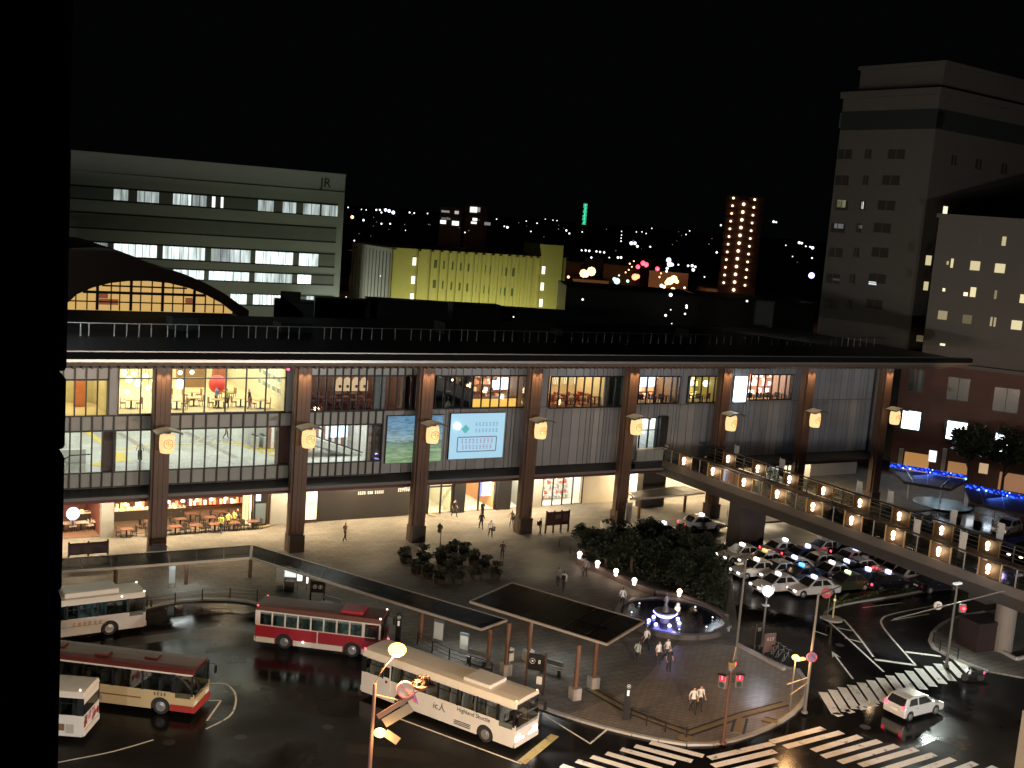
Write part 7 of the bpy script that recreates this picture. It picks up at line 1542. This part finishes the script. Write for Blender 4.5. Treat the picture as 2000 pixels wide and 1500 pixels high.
lamp('POINT', (p.x-.75, p.y-.35, zsg+PZ+.2), 9, (1, .05, .15), .15); lamp('POINT', (p.x+.75, p.y-.4, zsg+PZ+.1), 9, (1, .05, .15), .15)
# right hand signal mast with arm, round white sign
t, h, p = tall_pole('dark signal mast with glowing red light and arm reaching to the bridge at right', (1848, 1302), (1884, 1140), 0, 'traffic_signal', m=pole_m, cat='traffic signal')
qz = G(1880, 1188, 4.2)
tp = Vector((p.x, p.y, 0)); ctr = Vector((CX, CY, 0)); 
def at_dist(px, py, ref): return D(px, py, math.hypot(ref.x-CX, ref.y-CY))
a_, b_, c_ = at_dist(1745, 1209, p), at_dist(1962, 1154, p), at_dist(1880, 1188, p)
MB().beam(tuple(a_-t.location), tuple(b_-t.location), .07, .07).build('arm', pole_m, t)
e = MB().box(-.22, .22, -.15, .15, -.3, .3).build('signal_box', MATS['signal_housing'], t, bevel=.03); e.location = c_-t.location; e.rotation_euler.z = VA-.2
MB().tube([(.02, -.17, .04), (.02, -.152, .04)], .22, 16).build('red_lens', redglow, e); MB().ball((.05, -.2, .04), .11, 10).build('red_glow', redon, e)
c_ = at_dist(1832, 1183, p); q = ring_sign(t, c_-t.location, .3, VA-.2, False, (.55, .54, .5), 'round_sign', (.45, .44, .42)); b = MB(); b.beam((-.05, -.03, -.16), (-.05, -.03, .1), .02, .05); b.beam((-.05, -.03, .1), (.12, -.03, .1), .02, .05); b.build('arrow', inkm, q)
MB().box(-.35, .35, -.12, .12, h-.05, h+.08).build('luminaire', mat('luminaire_lit', (.6, .6, .58), .4, emit=.5, ecol=(.9, 1, 1), sampling='NONE'), t); lamp('SPOT', (p.x+1.5, p.y+1.8, PZ+h-.25), 1500, (.88, 1, .92), .2, aim=(p.x-2, p.y+.5, 0), spot=120, blend=.8)
# stop sign by the taxi exit
p = G(1615, 1212, PZ); t = thing('stop_sign', 'round red sign on a thin post at the taxi rank exit', 'sign', (p.x, p.y, PZ)); MB().tube([(0, 0, 0), (0, 0, 2.6)], .04, 8).build('post', pole_m, t); s = MB().tube([(0, -.03, 0), (0, -.01, 0)], .42, 18).build('sign_plate', mat('stop_red', (.42, .07, .07), .5), t); s.location = (-.45, -.05, 2.3); s.rotation_euler.z = VA; MB().box(-.28, .28, -.045, -.031, -.06, .06).build('sign_bar', mat('sign_pale', (.4, .3, .3), .5), s)
p = G(1626, 1210, PZ); t = thing('delineator_post', 'slim yellow lit marker post at the tip of the planted strip', 'post', (p.x, p.y, PZ)); MB().tube([(0, 0, 0), (0, 0, 2.0)], [.07, .05], 8).build('post', mat('marker_yellow', (.4, .34, .14), .5, emit=.05, ecol=(1, .85, .4), sampling='NONE'), t); MB().ball((0, 0, 1.6), .12, 8).build('marker_lens', mat('marker_lens', (.6, .5, .3), .3, emit=.4, ecol=(1, .9, .5), sampling='NONE'), t); MB().lathe([(.8, 0), (.8, .1), (.6, .14)], (0, 0, 0), 18).build('base', kerbst, t)
# grove-side pole with box, information boards, bicycles
for i, (px, py, w, h_, lab) in enumerate(((1478, 1268, .5, 1.9, 'slim dark information pillar left of the globe lamp'), (1500, 1282, 1.0, 1.7, 'pale pink information board below the globe lamp'))):
    p = G(px, py, PZ); t = thing('info_board', lab, 'board', (p.x, p.y, PZ), VA+.5); MB().box(-w/2, w/2, -.06, .06, .35, h_).build('board', [dark, mat('board_pink', (.14, .085, .075), .5)][i], t); b = MB(); glyphs(b, w*.7, .3, 3, -.061, 0, h_-.4, random.Random(i)); b.build('print', mat('board_print', (.5, .45, .42), .6), t)
    for s in (-1, 1): MB().box(s*w*.45-.03, s*w*.45+.03, -.03, .03, 0, h_).build('post', pole_m, t)
def bicycle(px, py, rz, label):
    p = G(px, py, PZ); t = thing('bicycle', label, 'bicycle', (p.x, p.y, PZ), rz, 'bicycles parked by the globe lamp')
    for x in (-.52, .52):
        w_ = MB(); n = 18
        for i in range(n): a0, a1 = 2*PI*i/n, 2*PI*(i+1)/n; w_.beam((.32*math.cos(a0), 0, .32*math.sin(a0)), (.32*math.cos(a1), 0, .32*math.sin(a1)), .03, .03, up=(0, 1, 0))
        w_ = w_.build('wheel', rubber, t); w_.location = (x, 0, .33)
    b = MB()
    for a, c in (((-.52, 0, .33), (-.12, 0, .32)), ((-.12, 0, .32), (-.25, 0, .8)), ((-.25, 0, .8), (.38, 0, .75)), ((-.12, 0, .32), (.38, 0, .75)), ((.52, 0, .33), (.36, 0, .95)), ((-.52, 0, .33), (-.22, 0, .72))): b.beam(a, c, .03, .03)
    b.build('frame', silver, t); MB().box(-.38, -.14, -.07, .07, .84, .9).build('saddle', black, t); MB().tube([(.34, -.25, 1.0), (.38, 0, .97), (.34, .25, 1.0)], .015, 6).build('handlebar', silver, t)
for i, (px, py, a) in enumerate(((1512, 1283, .3), (1522, 1290, .2), (1533, 1297, .35))): bicycle(px, py, a, 'parked bicycle between the globe lamp and amber lamp, %s from the left' % ORD[i])
# low kerb rail with pale stones between plaza and street
lr = thing('stone_edging', 'row of low pale stone blocks along the plaza edge below the globe lamp', 'edging', (*G(1480, 1280, PZ)[:2], PZ)); e0, e1 = G(1440, 1262, PZ), G(1532, 1310, PZ)
for i in range(20): q = e0.lerp(e1, i/20); q2 = e0.lerp(e1, (i+.86)/20); MB().beam(q+Vector((0, 0, .12)), q2+Vector((0, 0, .12)), .28, .24).build('stone_block', kerbst, lr, world=True)
p = G(1410, 1235, PZ); MB_ = MB().beam((-.9, -.3, .3), (.9, .3, .3), .45, .1).box(-.7, -.5, -.35, .05, 0, .25).box(.5, .7, -.05, .35, 0, .25); o = MB_.build('stone_bench', kerbst); o.location = p; tag(o, 'pale stone bench at the right rim of the fountain', 'bench')
# map boards on the plaza
def board(px, py, w, z0, z1, posts, label, rz=0, name='notice_board', cat='board', bm=None):
    p = G(px, py, PZ); t = thing(name, label, cat, (p.x, p.y, PZ), rz); MB().box(-w/2, w/2, -.06, .06, z0, z1).build('board', bm or mat('board_brown', (.05, .022, .018), .5), t)
    for i in range(posts): x = -w/2+w*i/(posts-1); MB().box(x-.06, x+.06, -.07, .07, 0, z1+.12).build('post', brown_d, t)
    return t
t = board(1087, 1040, 2.5, .75, 2.05, 4, 'dark map board on four posts right of the fourth column'); b = MB(); b.box(-.3, .35, -.075, -.061, 1.35, 1.75); b.box(.55, 1.1, -.075, -.061, 1.1, 1.8); b.build('map_sheet', mat('map_sheet', (.14, .09, .09), .5), t)
board(172, 1100, 2.9, .75, 1.7, 3, 'dark notice board near the first column, half hidden behind the bus shelter')
t = board(1043, 1352, 1.15, 1.45, 2.5, 2, 'black bus stop board with white ring and number behind the white coach', -.75, 'bus_stop_board', bm=black)
def ring_print(par, x, z, r, m): 
    b = MB(); n = 16
    for i in range(n): a0, a1 = 2*PI*i/n, 2*PI*(i+1)/n; b.beam((x+r*math.cos(a0), -.07, z+r*math.sin(a0)), (x+r*math.cos(a1), -.07, z+r*math.sin(a1)), .012, .05, up=(0, 1, 0))
    b.box(x-r*.3, x+r*.3, -.075, -.062, z-r*.3, z+r*.3); b.build('ring_print', m, par)
wprint = mat('white_print', (.75, .75, .72), .5, emit=.12, ecol=(1, 1, 1), sampling='NONE')
ring_print(t, -.25, 2.05, .17, wprint); text('8', .34, wprint, t, (.2, -.07, 2.03), (PI/2, 0, 0)); MB().box(.1, .45, -.08, -.05, .6, 1.1).build('timetable', mat('timetable_white', (.7, .7, .66), .5), t)
t = board(619, 1180, 1.0, .9, 1.75, 2, 'black bus stop board with two white circles behind the red bus', -.5, 'bus_stop_board', bm=black); ring_print(t, -.2, 1.35, .14, wprint); ring_print(t, .2, 1.35, .14, wprint)
for i, (px, py, h_, lab) in enumerate(((776, 1262, 2.4, 'tall slim black bus stop pillar with white mark beside the red bus'), (1222, 1406, 2.5, 'tall slim black bus stop pillar with white mark at the kerb beyond the coach'))):
    p = G(px, py, PZ); t = thing('bus_stop_pillar', lab, 'bus stop', (p.x, p.y, PZ), -.6); b = MB(); b.extr([(-.19, -.06, 0), (.19, -.06, 0), (.19, -.06, h_-.2), (.1, -.06, h_), (-.1, -.06, h_), (-.19, -.06, h_-.2)], (0, .12, 0)); b.build('pillar', black, t)
    ring_print(t, 0, h_-.35, .11, wprint); b = MB(); b.box(-.07, .07, -.075, -.062, h_-.95, h_-.6); b.build('print', wprint, t)
# frosted panels, bench, rails and lit kiosk of the bus shelter
fro = mat('frosted_panel', (.45, .48, .47), .5, emit=.05, ecol=(.85, 1, 1), sampling='NONE')
for i, (px, py, w, h_, lab) in enumerate(((855, 1258, .75, 1.55, 'frosted lit wind panel under the long shelter, nearer the red bus'), (905, 1278, .65, 1.3, 'pale wind panel under the long shelter, nearer the coach'), (335, 1148, .5, 1.7, 'white panel stand left of the first column foot'))):
    p = G(px, py, PZ); t = thing('wind_panel', lab, 'panel', (p.x, p.y, PZ), -1.0 if i < 2 else 0); MB().box(-w/2, w/2, -.03, .03, .35, h_).build('panel', fro, t); MB().box(-w/2-.03, w/2+.03, -.04, .04, h_, h_+.2).build('header', mat('panel_header', (.1, .12, .12), .4), t)
    for s in (-1, 1): MB().box(s*w/2-.025, s*w/2+.025, -.03, .03, 0, h_+.2).build('post', steel, t)
p = G(573, 1152, PZ); t = thing('ticket_kiosk', 'white lit ticket kiosk with poster panels under the long shelter behind the red bus', 'kiosk', (p.x, p.y, PZ), -.5)
MB().box(-1.3, -.75, -.2, .2, 0, 1.9).build('cabinet', mat('kiosk_white_paint', (.5, .53, .52), .4), t); 
for x0, x1, z0, z1, k in ((-.7, .15, 1.0, 1.85, 1.0), (.25, .62, .75, 1.8, 1.6), (.95, 1.08, .6, 1.75, 1.8)): MB().box(x0, x1, -.06, .06, z0, z1).build('lit_panel', emi('kiosk_panel_%d' % (k*10), (.86, .95, .9), k), t); MB().box(x0, x0+.05, .07, .12, 0, z1).build('post', pole_m, t)
MB().box(-.6, .1, -.5, .0, 0, .8).build('counter', mat('kiosk_counter', (.10, .10, .10), .5), t)
for i, (px, py, a, lab) in enumerate(((930, 1298, -1.05, 'metal bench under the long shelter near the coach'), (1075, 1316, -1.0, 'thin metal bench under the square shelter'), (645, 1190, -1.0, 'dim bench behind the red bus'))):
    p = G(px, py, PZ); t = thing('bench', lab, 'bench', (p.x, p.y, PZ), a)
    for k in range(3): MB().box(-.8, .8, -.2+.14*k, -.09+.14*k, .42, .46).build('slat', steel, t)
    MB().box(-.8, .8, .22, .26, .55, .85).build('backrest', steel, t)
    for s in (-.6, .6): MB().box(s-.03, s+.03, -.2, .24, 0, .42).build('leg', black, t)
p = G(995, 1290, PZ); t = thing('waste_bin', 'small white bin with dark mouth at the shelter post', 'bin', (p.x, p.y, PZ)); MB().box(-.22, .22, -.18, .18, 0, .85).build('bin_body', mat('bin_white', (.6, .6, .57), .5), t, bevel=.02); MB().box(-.15, .15, -.19, -.181, .6, .72).build('bin_mouth', black, t)
def rail(label, pts, n, h=.85, bars=(.3, .55, .82), name='guard_rail', m=black, mb=None):
    P = [G(*q, PZ) for q in pts]; t = thing(name, label, 'railing', (P[0].x, P[0].y, PZ)); seg = [(P[i+1]-P[i]).length for i in range(len(P)-1)]; tot = sum(seg)
    def along(u):
        d = u*tot
        for i, s in enumerate(seg):
            if d <= s+1e-6: return P[i].lerp(P[i+1], d/s)
            d -= s
        return P[-1]
    for i in range(n+1): q = along(i/n); MB().tube([(q.x, q.y, PZ), (q.x, q.y, PZ+h+.04)], .045, 8).build('post', m, t, world=True)
    for i in range(n):
        a, c = along(i/n), along((i+1)/n)
        for z in bars: MB().beam(a+Vector((0, 0, z)), c+Vector((0, 0, z)), .03, .03).build('bar', mb or m, t, world=True)
    return t
rail('dark rail with thin bars along the curved kerb between white bus and red bus', [(287, 1186), (338, 1180), (392, 1173), (446, 1169), (502, 1173)], 4, .8, mb=steel)
rail('low dark rail along the kerb from red bus to coach', [(815, 1258), (862, 1285), (905, 1300), (960, 1318)], 4, .75)
rail('low dark rail along the kerb beyond the coach', [(1232, 1402), (1275, 1424), (1340, 1440)], 3, .6, bars=(.55,))
rail('dark rail with thin bars at the taxi bay under the footbridge', [(1420, 1012), (1450, 1008), (1475, 1004)], 2, .85, mb=steel)
rail('dim rail at the upper left of the grove', [(1092, 1068), (1112, 1080), (1128, 1095)], 2, .7)
rail('dark rail on the far pavement under the signal mast', [(1822, 1255), (1838, 1275), (1870, 1288)], 2, .8)
# works hoarding, far-pavement posts
p = G(1915, 1262, PZ); t = thing('hoarding', 'dark brown hoarding box on the far pavement beside the round pier', 'hoarding', (p.x, p.y, PZ), -.1); MB().box(-1.5, 1.5, -1, 1, 0, 2.2).build('panel', mat('hoarding_brown', (.018, .008, .007), .6), t); MB().box(-1.55, 1.55, -1.05, -1.0, 2.0, 2.2).build('rail', dark, t)
p = G(1952, 1215, PZ); t = thing('signal_post', 'thin post with small white lamp behind the hoarding', 'post', (p.x, p.y, PZ)); MB().tube([(0, 0, 0), (0, 0, 2.6)], .06).build('post', pole_m, t); MB().box(-.15, .15, -.1, .1, 2.2, 2.6).build('lamp_box', mat('lamp_box_pale', (.5, .5, .45), .5), t)
fp_ = thing('kerb_wall', 'low pale kerb wall on the far pavement by the round pier', 'wall', (*G(1950, 1290, PZ)[:2], PZ)); a, c = G(1890, 1240, PZ), G(1985, 1290, PZ); MB().beam(a+Vector((0, 0, .12)), c+Vector((0, 0, .12)), .2, .24).build('wall_block', kerbst, fp_, world=True); a = G(2040, 1275, PZ); MB().beam(c+Vector((.1, 0, .12)), a+Vector((0, 0, .12)), .2, .24).build('wall_block', kerbst, fp_, world=True)
# pale pillar at the lower right corner
p = G(1960, 1640); t = thing('corner_pillar', 'pale concrete pillar cut by the lower right corner of the view', 'pillar', (p.x, p.y, 0)); b = MB(); b.box(0, 3, -2, 0, 0, 7.0); b.build('shaft', mat('pillar_render', (.15, .145, .125), .8, noise=.2, nscale=.8), t); MB().box(-.35, 0, -.6, -.1, 2.6, 2.75).build('ledge', concrete, t); t.rotation_euler.z = -.4
# foreground lamp standard with sign plates, flower basket and two glowing orange lamps
FD = math.hypot(*(G(712, 1660)-CP)[:2]); fp = G(712, 1660); t = thing('lamp_standard', 'brown lamp standard in the foreground with two glowing orange lamps, sign plates and flower basket', 'street lamp', (fp.x, fp.y, 0))
def fq(px, py, dd=0): return D(px, py, FD+dd)-t.location
tp_ = fq(733, 1335)
MB().tube([(0, 0, 0), (0, 0, .8), tuple(Vector((0, 0, tp_.z)))], [.14, .11, .08], 10).build('pole', pole_b, t)
oran = emi('orange_lamp', (1, .47, .12), 6, 'NONE')
l1, l2 = fq(776, 1269), fq(742, 1431, -.5)
MB().ball(tuple(l1), .42, 14, sz=.72).build('lamp_globe', oran, t); MB().ball(tuple(l2), .28, 14, sz=.72).build('lamp_globe', oran, t)
b = MB(); b.tube([(0, 0, tp_.z), tuple(fq(745, 1310)), tuple(fq(765, 1285)), tuple(l1-Vector((0, 0, .1)))], .04, 6); b.build('lamp_arm', pole_b, t)
q0, q1 = fq(738, 1400), fq(806, 1358); MB().beam(tuple(q0), tuple(q1), .1, .22).build('sign_arm', pole_b, t)
q0, q1 = fq(750, 1412), fq(803, 1381); MB().beam(tuple(q0), tuple(q1), .06, .45).build('sign_plate', mat('plate_beige', (.13, .105, .07), .6, noise=.2), t)
q0, q1 = fq(752, 1430), fq(778, 1448); MB().beam(tuple(q0), tuple(q1), .05, .38).build('sign_plate', MATS['plate_beige'], t)
s = ring_sign(t, fq(792, 1347), .42, VA, True, (.30, .22, .19), 'no_parking_sign', (.28, .05, .06))
bk = fq(824, 1340); MB().lathe([(.1, -.2), (.36, 0), (.38, .05), (.3, .08)], tuple(bk), 12).build('flower_basket', pole_b, t)
fm = crown_mesh(60, .62, .36, 420, .11, 7, mat('flower_brown', (.05, .022, .014), .7, noise=.4)); inst(fm, 'flowers', t, tuple(bk+Vector((0, 0, .25))))
MB().tube([(0, 0, bk.z-.5), tuple(fq(780, 1368)), tuple(bk-Vector((0, 0, .15)))], .035, 6).build('basket_arm', pole_b, t)
w1 = t.location+l1; w2 = t.location+l2
lamp('POINT', (w1.x, w1.y, w1.z-.5), 7000, (1, .58, .22), .3); lamp('POINT', (w2.x+.1, w2.y-.1, w2.z-.45), 260, (1, .56, .2), .3)
# further lamp standard of the same kind, just below the picture, lights the near crossing
for i, q in enumerate(NEAR_LAMPS):
    t = thing('lamp_standard', 'tall street lamp below the view on the near side, %s from the left' % ORD[i], 'street lamp', (q[0], q[1], 0), group='near side street lamps')
    MB().tube([(0, 1.5, 0), (0, 1.5, q[2]+.4), (0, .9, q[2]+.95), (0, 0, q[2]+.95)], [.14, .09, .07, .06], 10).build('pole', pole_m, t); MB().lathe([(.7, q[2]+.62), (.5, q[2]+.8), (.1, q[2]+.95)], (0, 0, 0), 14).build('lamp_shade', pole_m, t)
p = G(1570, 1840); t = thing('lamp_standard', 'orange street lamp at the near end of the lower crossing', 'street lamp', (p.x, p.y, 0)); MB().tube([(0, 0, 0), (0, 0, 5.2)], [.13, .08], 10).build('pole', pole_b, t); MB().ball((.3, .2, 5.3), .25, 12, sz=.72).build('lamp_globe', oran, t); lamp('POINT', (p.x+.3, p.y+.2, 4.9), 13000, (1, .54, .24), .3)
# ================================================================== PEOPLE
def person_mesh(seed, stride=.32, lean=0., bag=False, arms=.2):
    """one continuous skinned figure, 1.7 m tall, facing +x; faces get skin/hair/shirt/trousers/shoe slots by where they are"""
    me = bpy.data.meshes.new('person'); s = stride
    V = [(0, 0, .93), (lean*.4, 0, 1.12), (lean*.8, 0, 1.32), (lean, 0, 1.44), (lean+.01, 0, 1.53), (lean+.03, 0, 1.62), (lean+.02, 0, 1.70),
         (lean*.9, .18, 1.40), (-.06+arms*.2, .23, 1.14), (.08+arms*.5, .24, .92), (.1+arms*.5, .24, .83), (lean*.9, -.18, 1.40), (-.06-arms*.3, -.23, 1.14), (.02-arms*.4, -.24, .92), (.03-arms*.4, -.24, .83),
         (.0, .09, .88), (s*.62, .10, .50), (s*.75, .10, .10), (s*.75+.16, .10, .04), (.0, -.09, .88), (-s*.25, -.10, .50), (-s*1.0, -.10, .13), (-s*1.0+.15, -.10, .05)]
    R = [.135, .125, .145, .075, .052, .095, .07, .075, .048, .036, .04, .075, .048, .036, .04, .10, .068, .045, .04, .10, .068, .045, .04]
    E = [(0, 1), (1, 2), (2, 3), (3, 4), (4, 5), (5, 6), (3, 7), (7, 8), (8, 9), (9, 10), (3, 11), (11, 12), (12, 13), (13, 14), (0, 15), (15, 16), (16, 17), (17, 18), (0, 19), (19, 20), (20, 21), (21, 22)]
    me.from_pydata(V, E, []); o = bpy.data.objects.new('person', me); COL.objects.link(o)
    o.modifiers.new('skin', 'SKIN'); sv = me.skin_vertices[0].data
    for i, r in enumerate(R): sv[i].radius = (r*(.8 if i in (1, 2) else 1), r) if i not in (0,) else (r*.85, r)
    sv[0].use_root = True
    sb = o.modifiers.new('sub', 'SUBSURF'); sb.levels = 1; sb.render_levels = 1
    dg = bpy.context.evaluated_depsgraph_get(); out = bpy.data.meshes.new_from_object(o.evaluated_get(dg)); bpy.data.objects.remove(o); out.name = 'person'
    out.materials.clear()
    for k in range(5): out.materials.append(None)
    for f in out.polygons:
        c = f.center
        if c.z > 1.50: k = 1 if (c.z > 1.655 or c.x < lean-.02) else 0
        elif c.z > 1.46: k = 0
        elif abs(c.y) > .16 and c.z < 1.12: k = 0
        elif c.z > .93: k = 2
        elif c.z > .09: k = 3
        else: k = 4
        f.material_index = k; f.use_smooth = True
    return out
PM = [person_mesh(0, .30), person_mesh(1, .05, 0, arms=.0), person_mesh(2, .40, .05), person_mesh(3, .18, .02, arms=.4)]
skin = mat('skin', (.45, .28, .2), .6); hair = mat('hair_black', (.015, .012, .01), .6); shoe = mat('shoes_black', (.02, .02, .02), .5)
CLO = {'white': (.72, .72, .70), 'black': (.02, .02, .022), 'grey': (.25, .25, .26), 'navy': (.03, .035, .06), 'beige': (.45, .40, .30), 'green': (.45, .46, .10), 'teal': (.35, .45, .42), 'red': (.4, .06, .06), 'blue': (.15, .2, .35), 'brown': (.15, .09, .06)}
cm_ = lambda c: mat('cloth_'+c, CLO[c], .75, noise=.12, nscale=8)
bag_me = MB().box(-.09, .09, -.16, .16, -.2, .2).mesh('bag', black)
def person(px, py, shirt, trous, k, face, label, z=PZ, bag=None, group=None, h=1.72, p=None):
    p = p if p is not None else G(px, py, z); o = bpy.data.objects.new('person', PM[k]); COL.objects.link(o); o.location = (p[0], p[1], z); o.rotation_euler.z = math.radians(face); s = h/1.74; o.scale = (s, s, s)
    for i, m in enumerate((skin, hair, cm_(shirt), cm_(trous), shoe)): o.material_slots[i].link = 'OBJECT'; o.material_slots[i].material = m
    tag(o, label, 'person', group)
    if bag:
        b = inst(bag_me, 'shoulder_bag' if bag != 'back' else 'backpack', o, (-.2, 0, 1.2) if bag == 'back' else (.02, .27, .85)); b.data = bag_me
    return o
person(1352, 1393, 'white', 'black', 0, -110, 'person in white shirt and dark trousers, left one of the pair walking towards the crossing', h=1.75)
person(1365, 1389, 'white', 'black', 3, -105, 'person in white shirt and dark trousers, right one of the pair walking towards the crossing', h=1.74)
person(1243, 1298, 'teal', 'black', 2, 30, 'person in pale green top striding past the square shelter')
person(1260, 1270, 'white', 'black', 0, 100, 'person in light shirt behind the striding one, below the fountain')
person(1284, 1298, 'white', 'black', 1, -80, 'person in white shirt standing left in the group below the fountain')
person(1301, 1292, 'white', 'navy', 0, -80, 'person in white shirt standing right in the group below the fountain')
person(1305, 1312, 'black', 'black', 1, -100, 'person dressed in black standing in front of the group below the fountain')
person(1214, 1188, 'white', 'black', 3, 60, 'person in white shirt left of the fountain')
person(1100, 1155, 'white', 'black', 0, 40, 'person in white shirt walking on the dim plaza above the square shelter', bag='back')
person(1089, 1147, 'grey', 'black', 3, 40, 'person in grey beside the white shirted walker on the dim plaza')
person(1142, 1128, 'grey', 'black', 3, 100, 'person in grey below the first ball lamp')
person(980, 1094, 'black', 'black', 1, 60, 'person dressed in black right of the potted shrubs')
person(957, 1050, 'white', 'black', 0, -100, 'person in white shirt carrying a bag in front of the station doors', bag='hand')
person(939, 1034, 'black', 'black', 0, 80, 'person dressed in black at the left of the white shirted one before the doors')
person(941, 1012, 'black', 'navy', 1, 100, 'person in dark clothes just outside the arcade entrance')
person(887, 1009, 'black', 'black', 0, -70, 'person in dark clothes at the dark pillar between the entrances')
person(998, 1030, 'beige', 'grey', 3, -90, 'person in beige top walking left of the fourth column', bag='hand')
person(1054, 1046, 'black', 'black', 3, 0, 'person dressed in black reading the map board', bag='back')
person(673, 1057, 'brown', 'black', 0, 20, 'person in brown walking before the dark wall between second and third columns')
for i, (px, py, c) in enumerate(((431, 1042, 'green'), (445, 1036, 'green'), (457, 1032, 'green'), (464, 1028, 'black'))):
    person(px, py, c, 'black', i % 4, 60+40*i, ['person in yellow green vest, leftmost at the cafe front', 'person in yellow green vest, in the middle of the cafe front group', 'person in yellow green vest, right in the cafe front group', 'person in black, rightmost at the cafe front'][i])
person(273, 900, 'white', 'black', 3, 90, 'person in white shirt standing in the bright second floor concourse', z=7.1)
person(441, 857, 'grey', 'black', 0, 0, 'person in grey walking in the back of the bright concourse', z=7.1)
person(0, 0, 'white', 'navy', 1, 90, 'person in white on the footbridge by the station doorway', z=6.31, p=(49.0+1.3, 1.2))
person(0, 0, 'black', 'black', 0, -90, 'person in dark clothes walking on the footbridge past the third rail lamp', z=6.31, p=(50.6, -4.6))
person(410, 798, 'blue', 'navy', 1, 200, 'person in blue under the red globe lamp in the yellow hall', p=(F(422, 790, 5.2).x, 5.2), z=11.7)
person(410, 798, 'green', 'navy', 3, 160, 'person in green below the red globe lamp in the yellow hall', p=(F(443, 790, 4.4).x, 4.4), z=11.7)
person(410, 798, 'black', 'grey', 1, 180, 'person in black near the window at the right of the yellow hall', p=(F(486, 790, 4.0).x, 4.0), z=11.7)
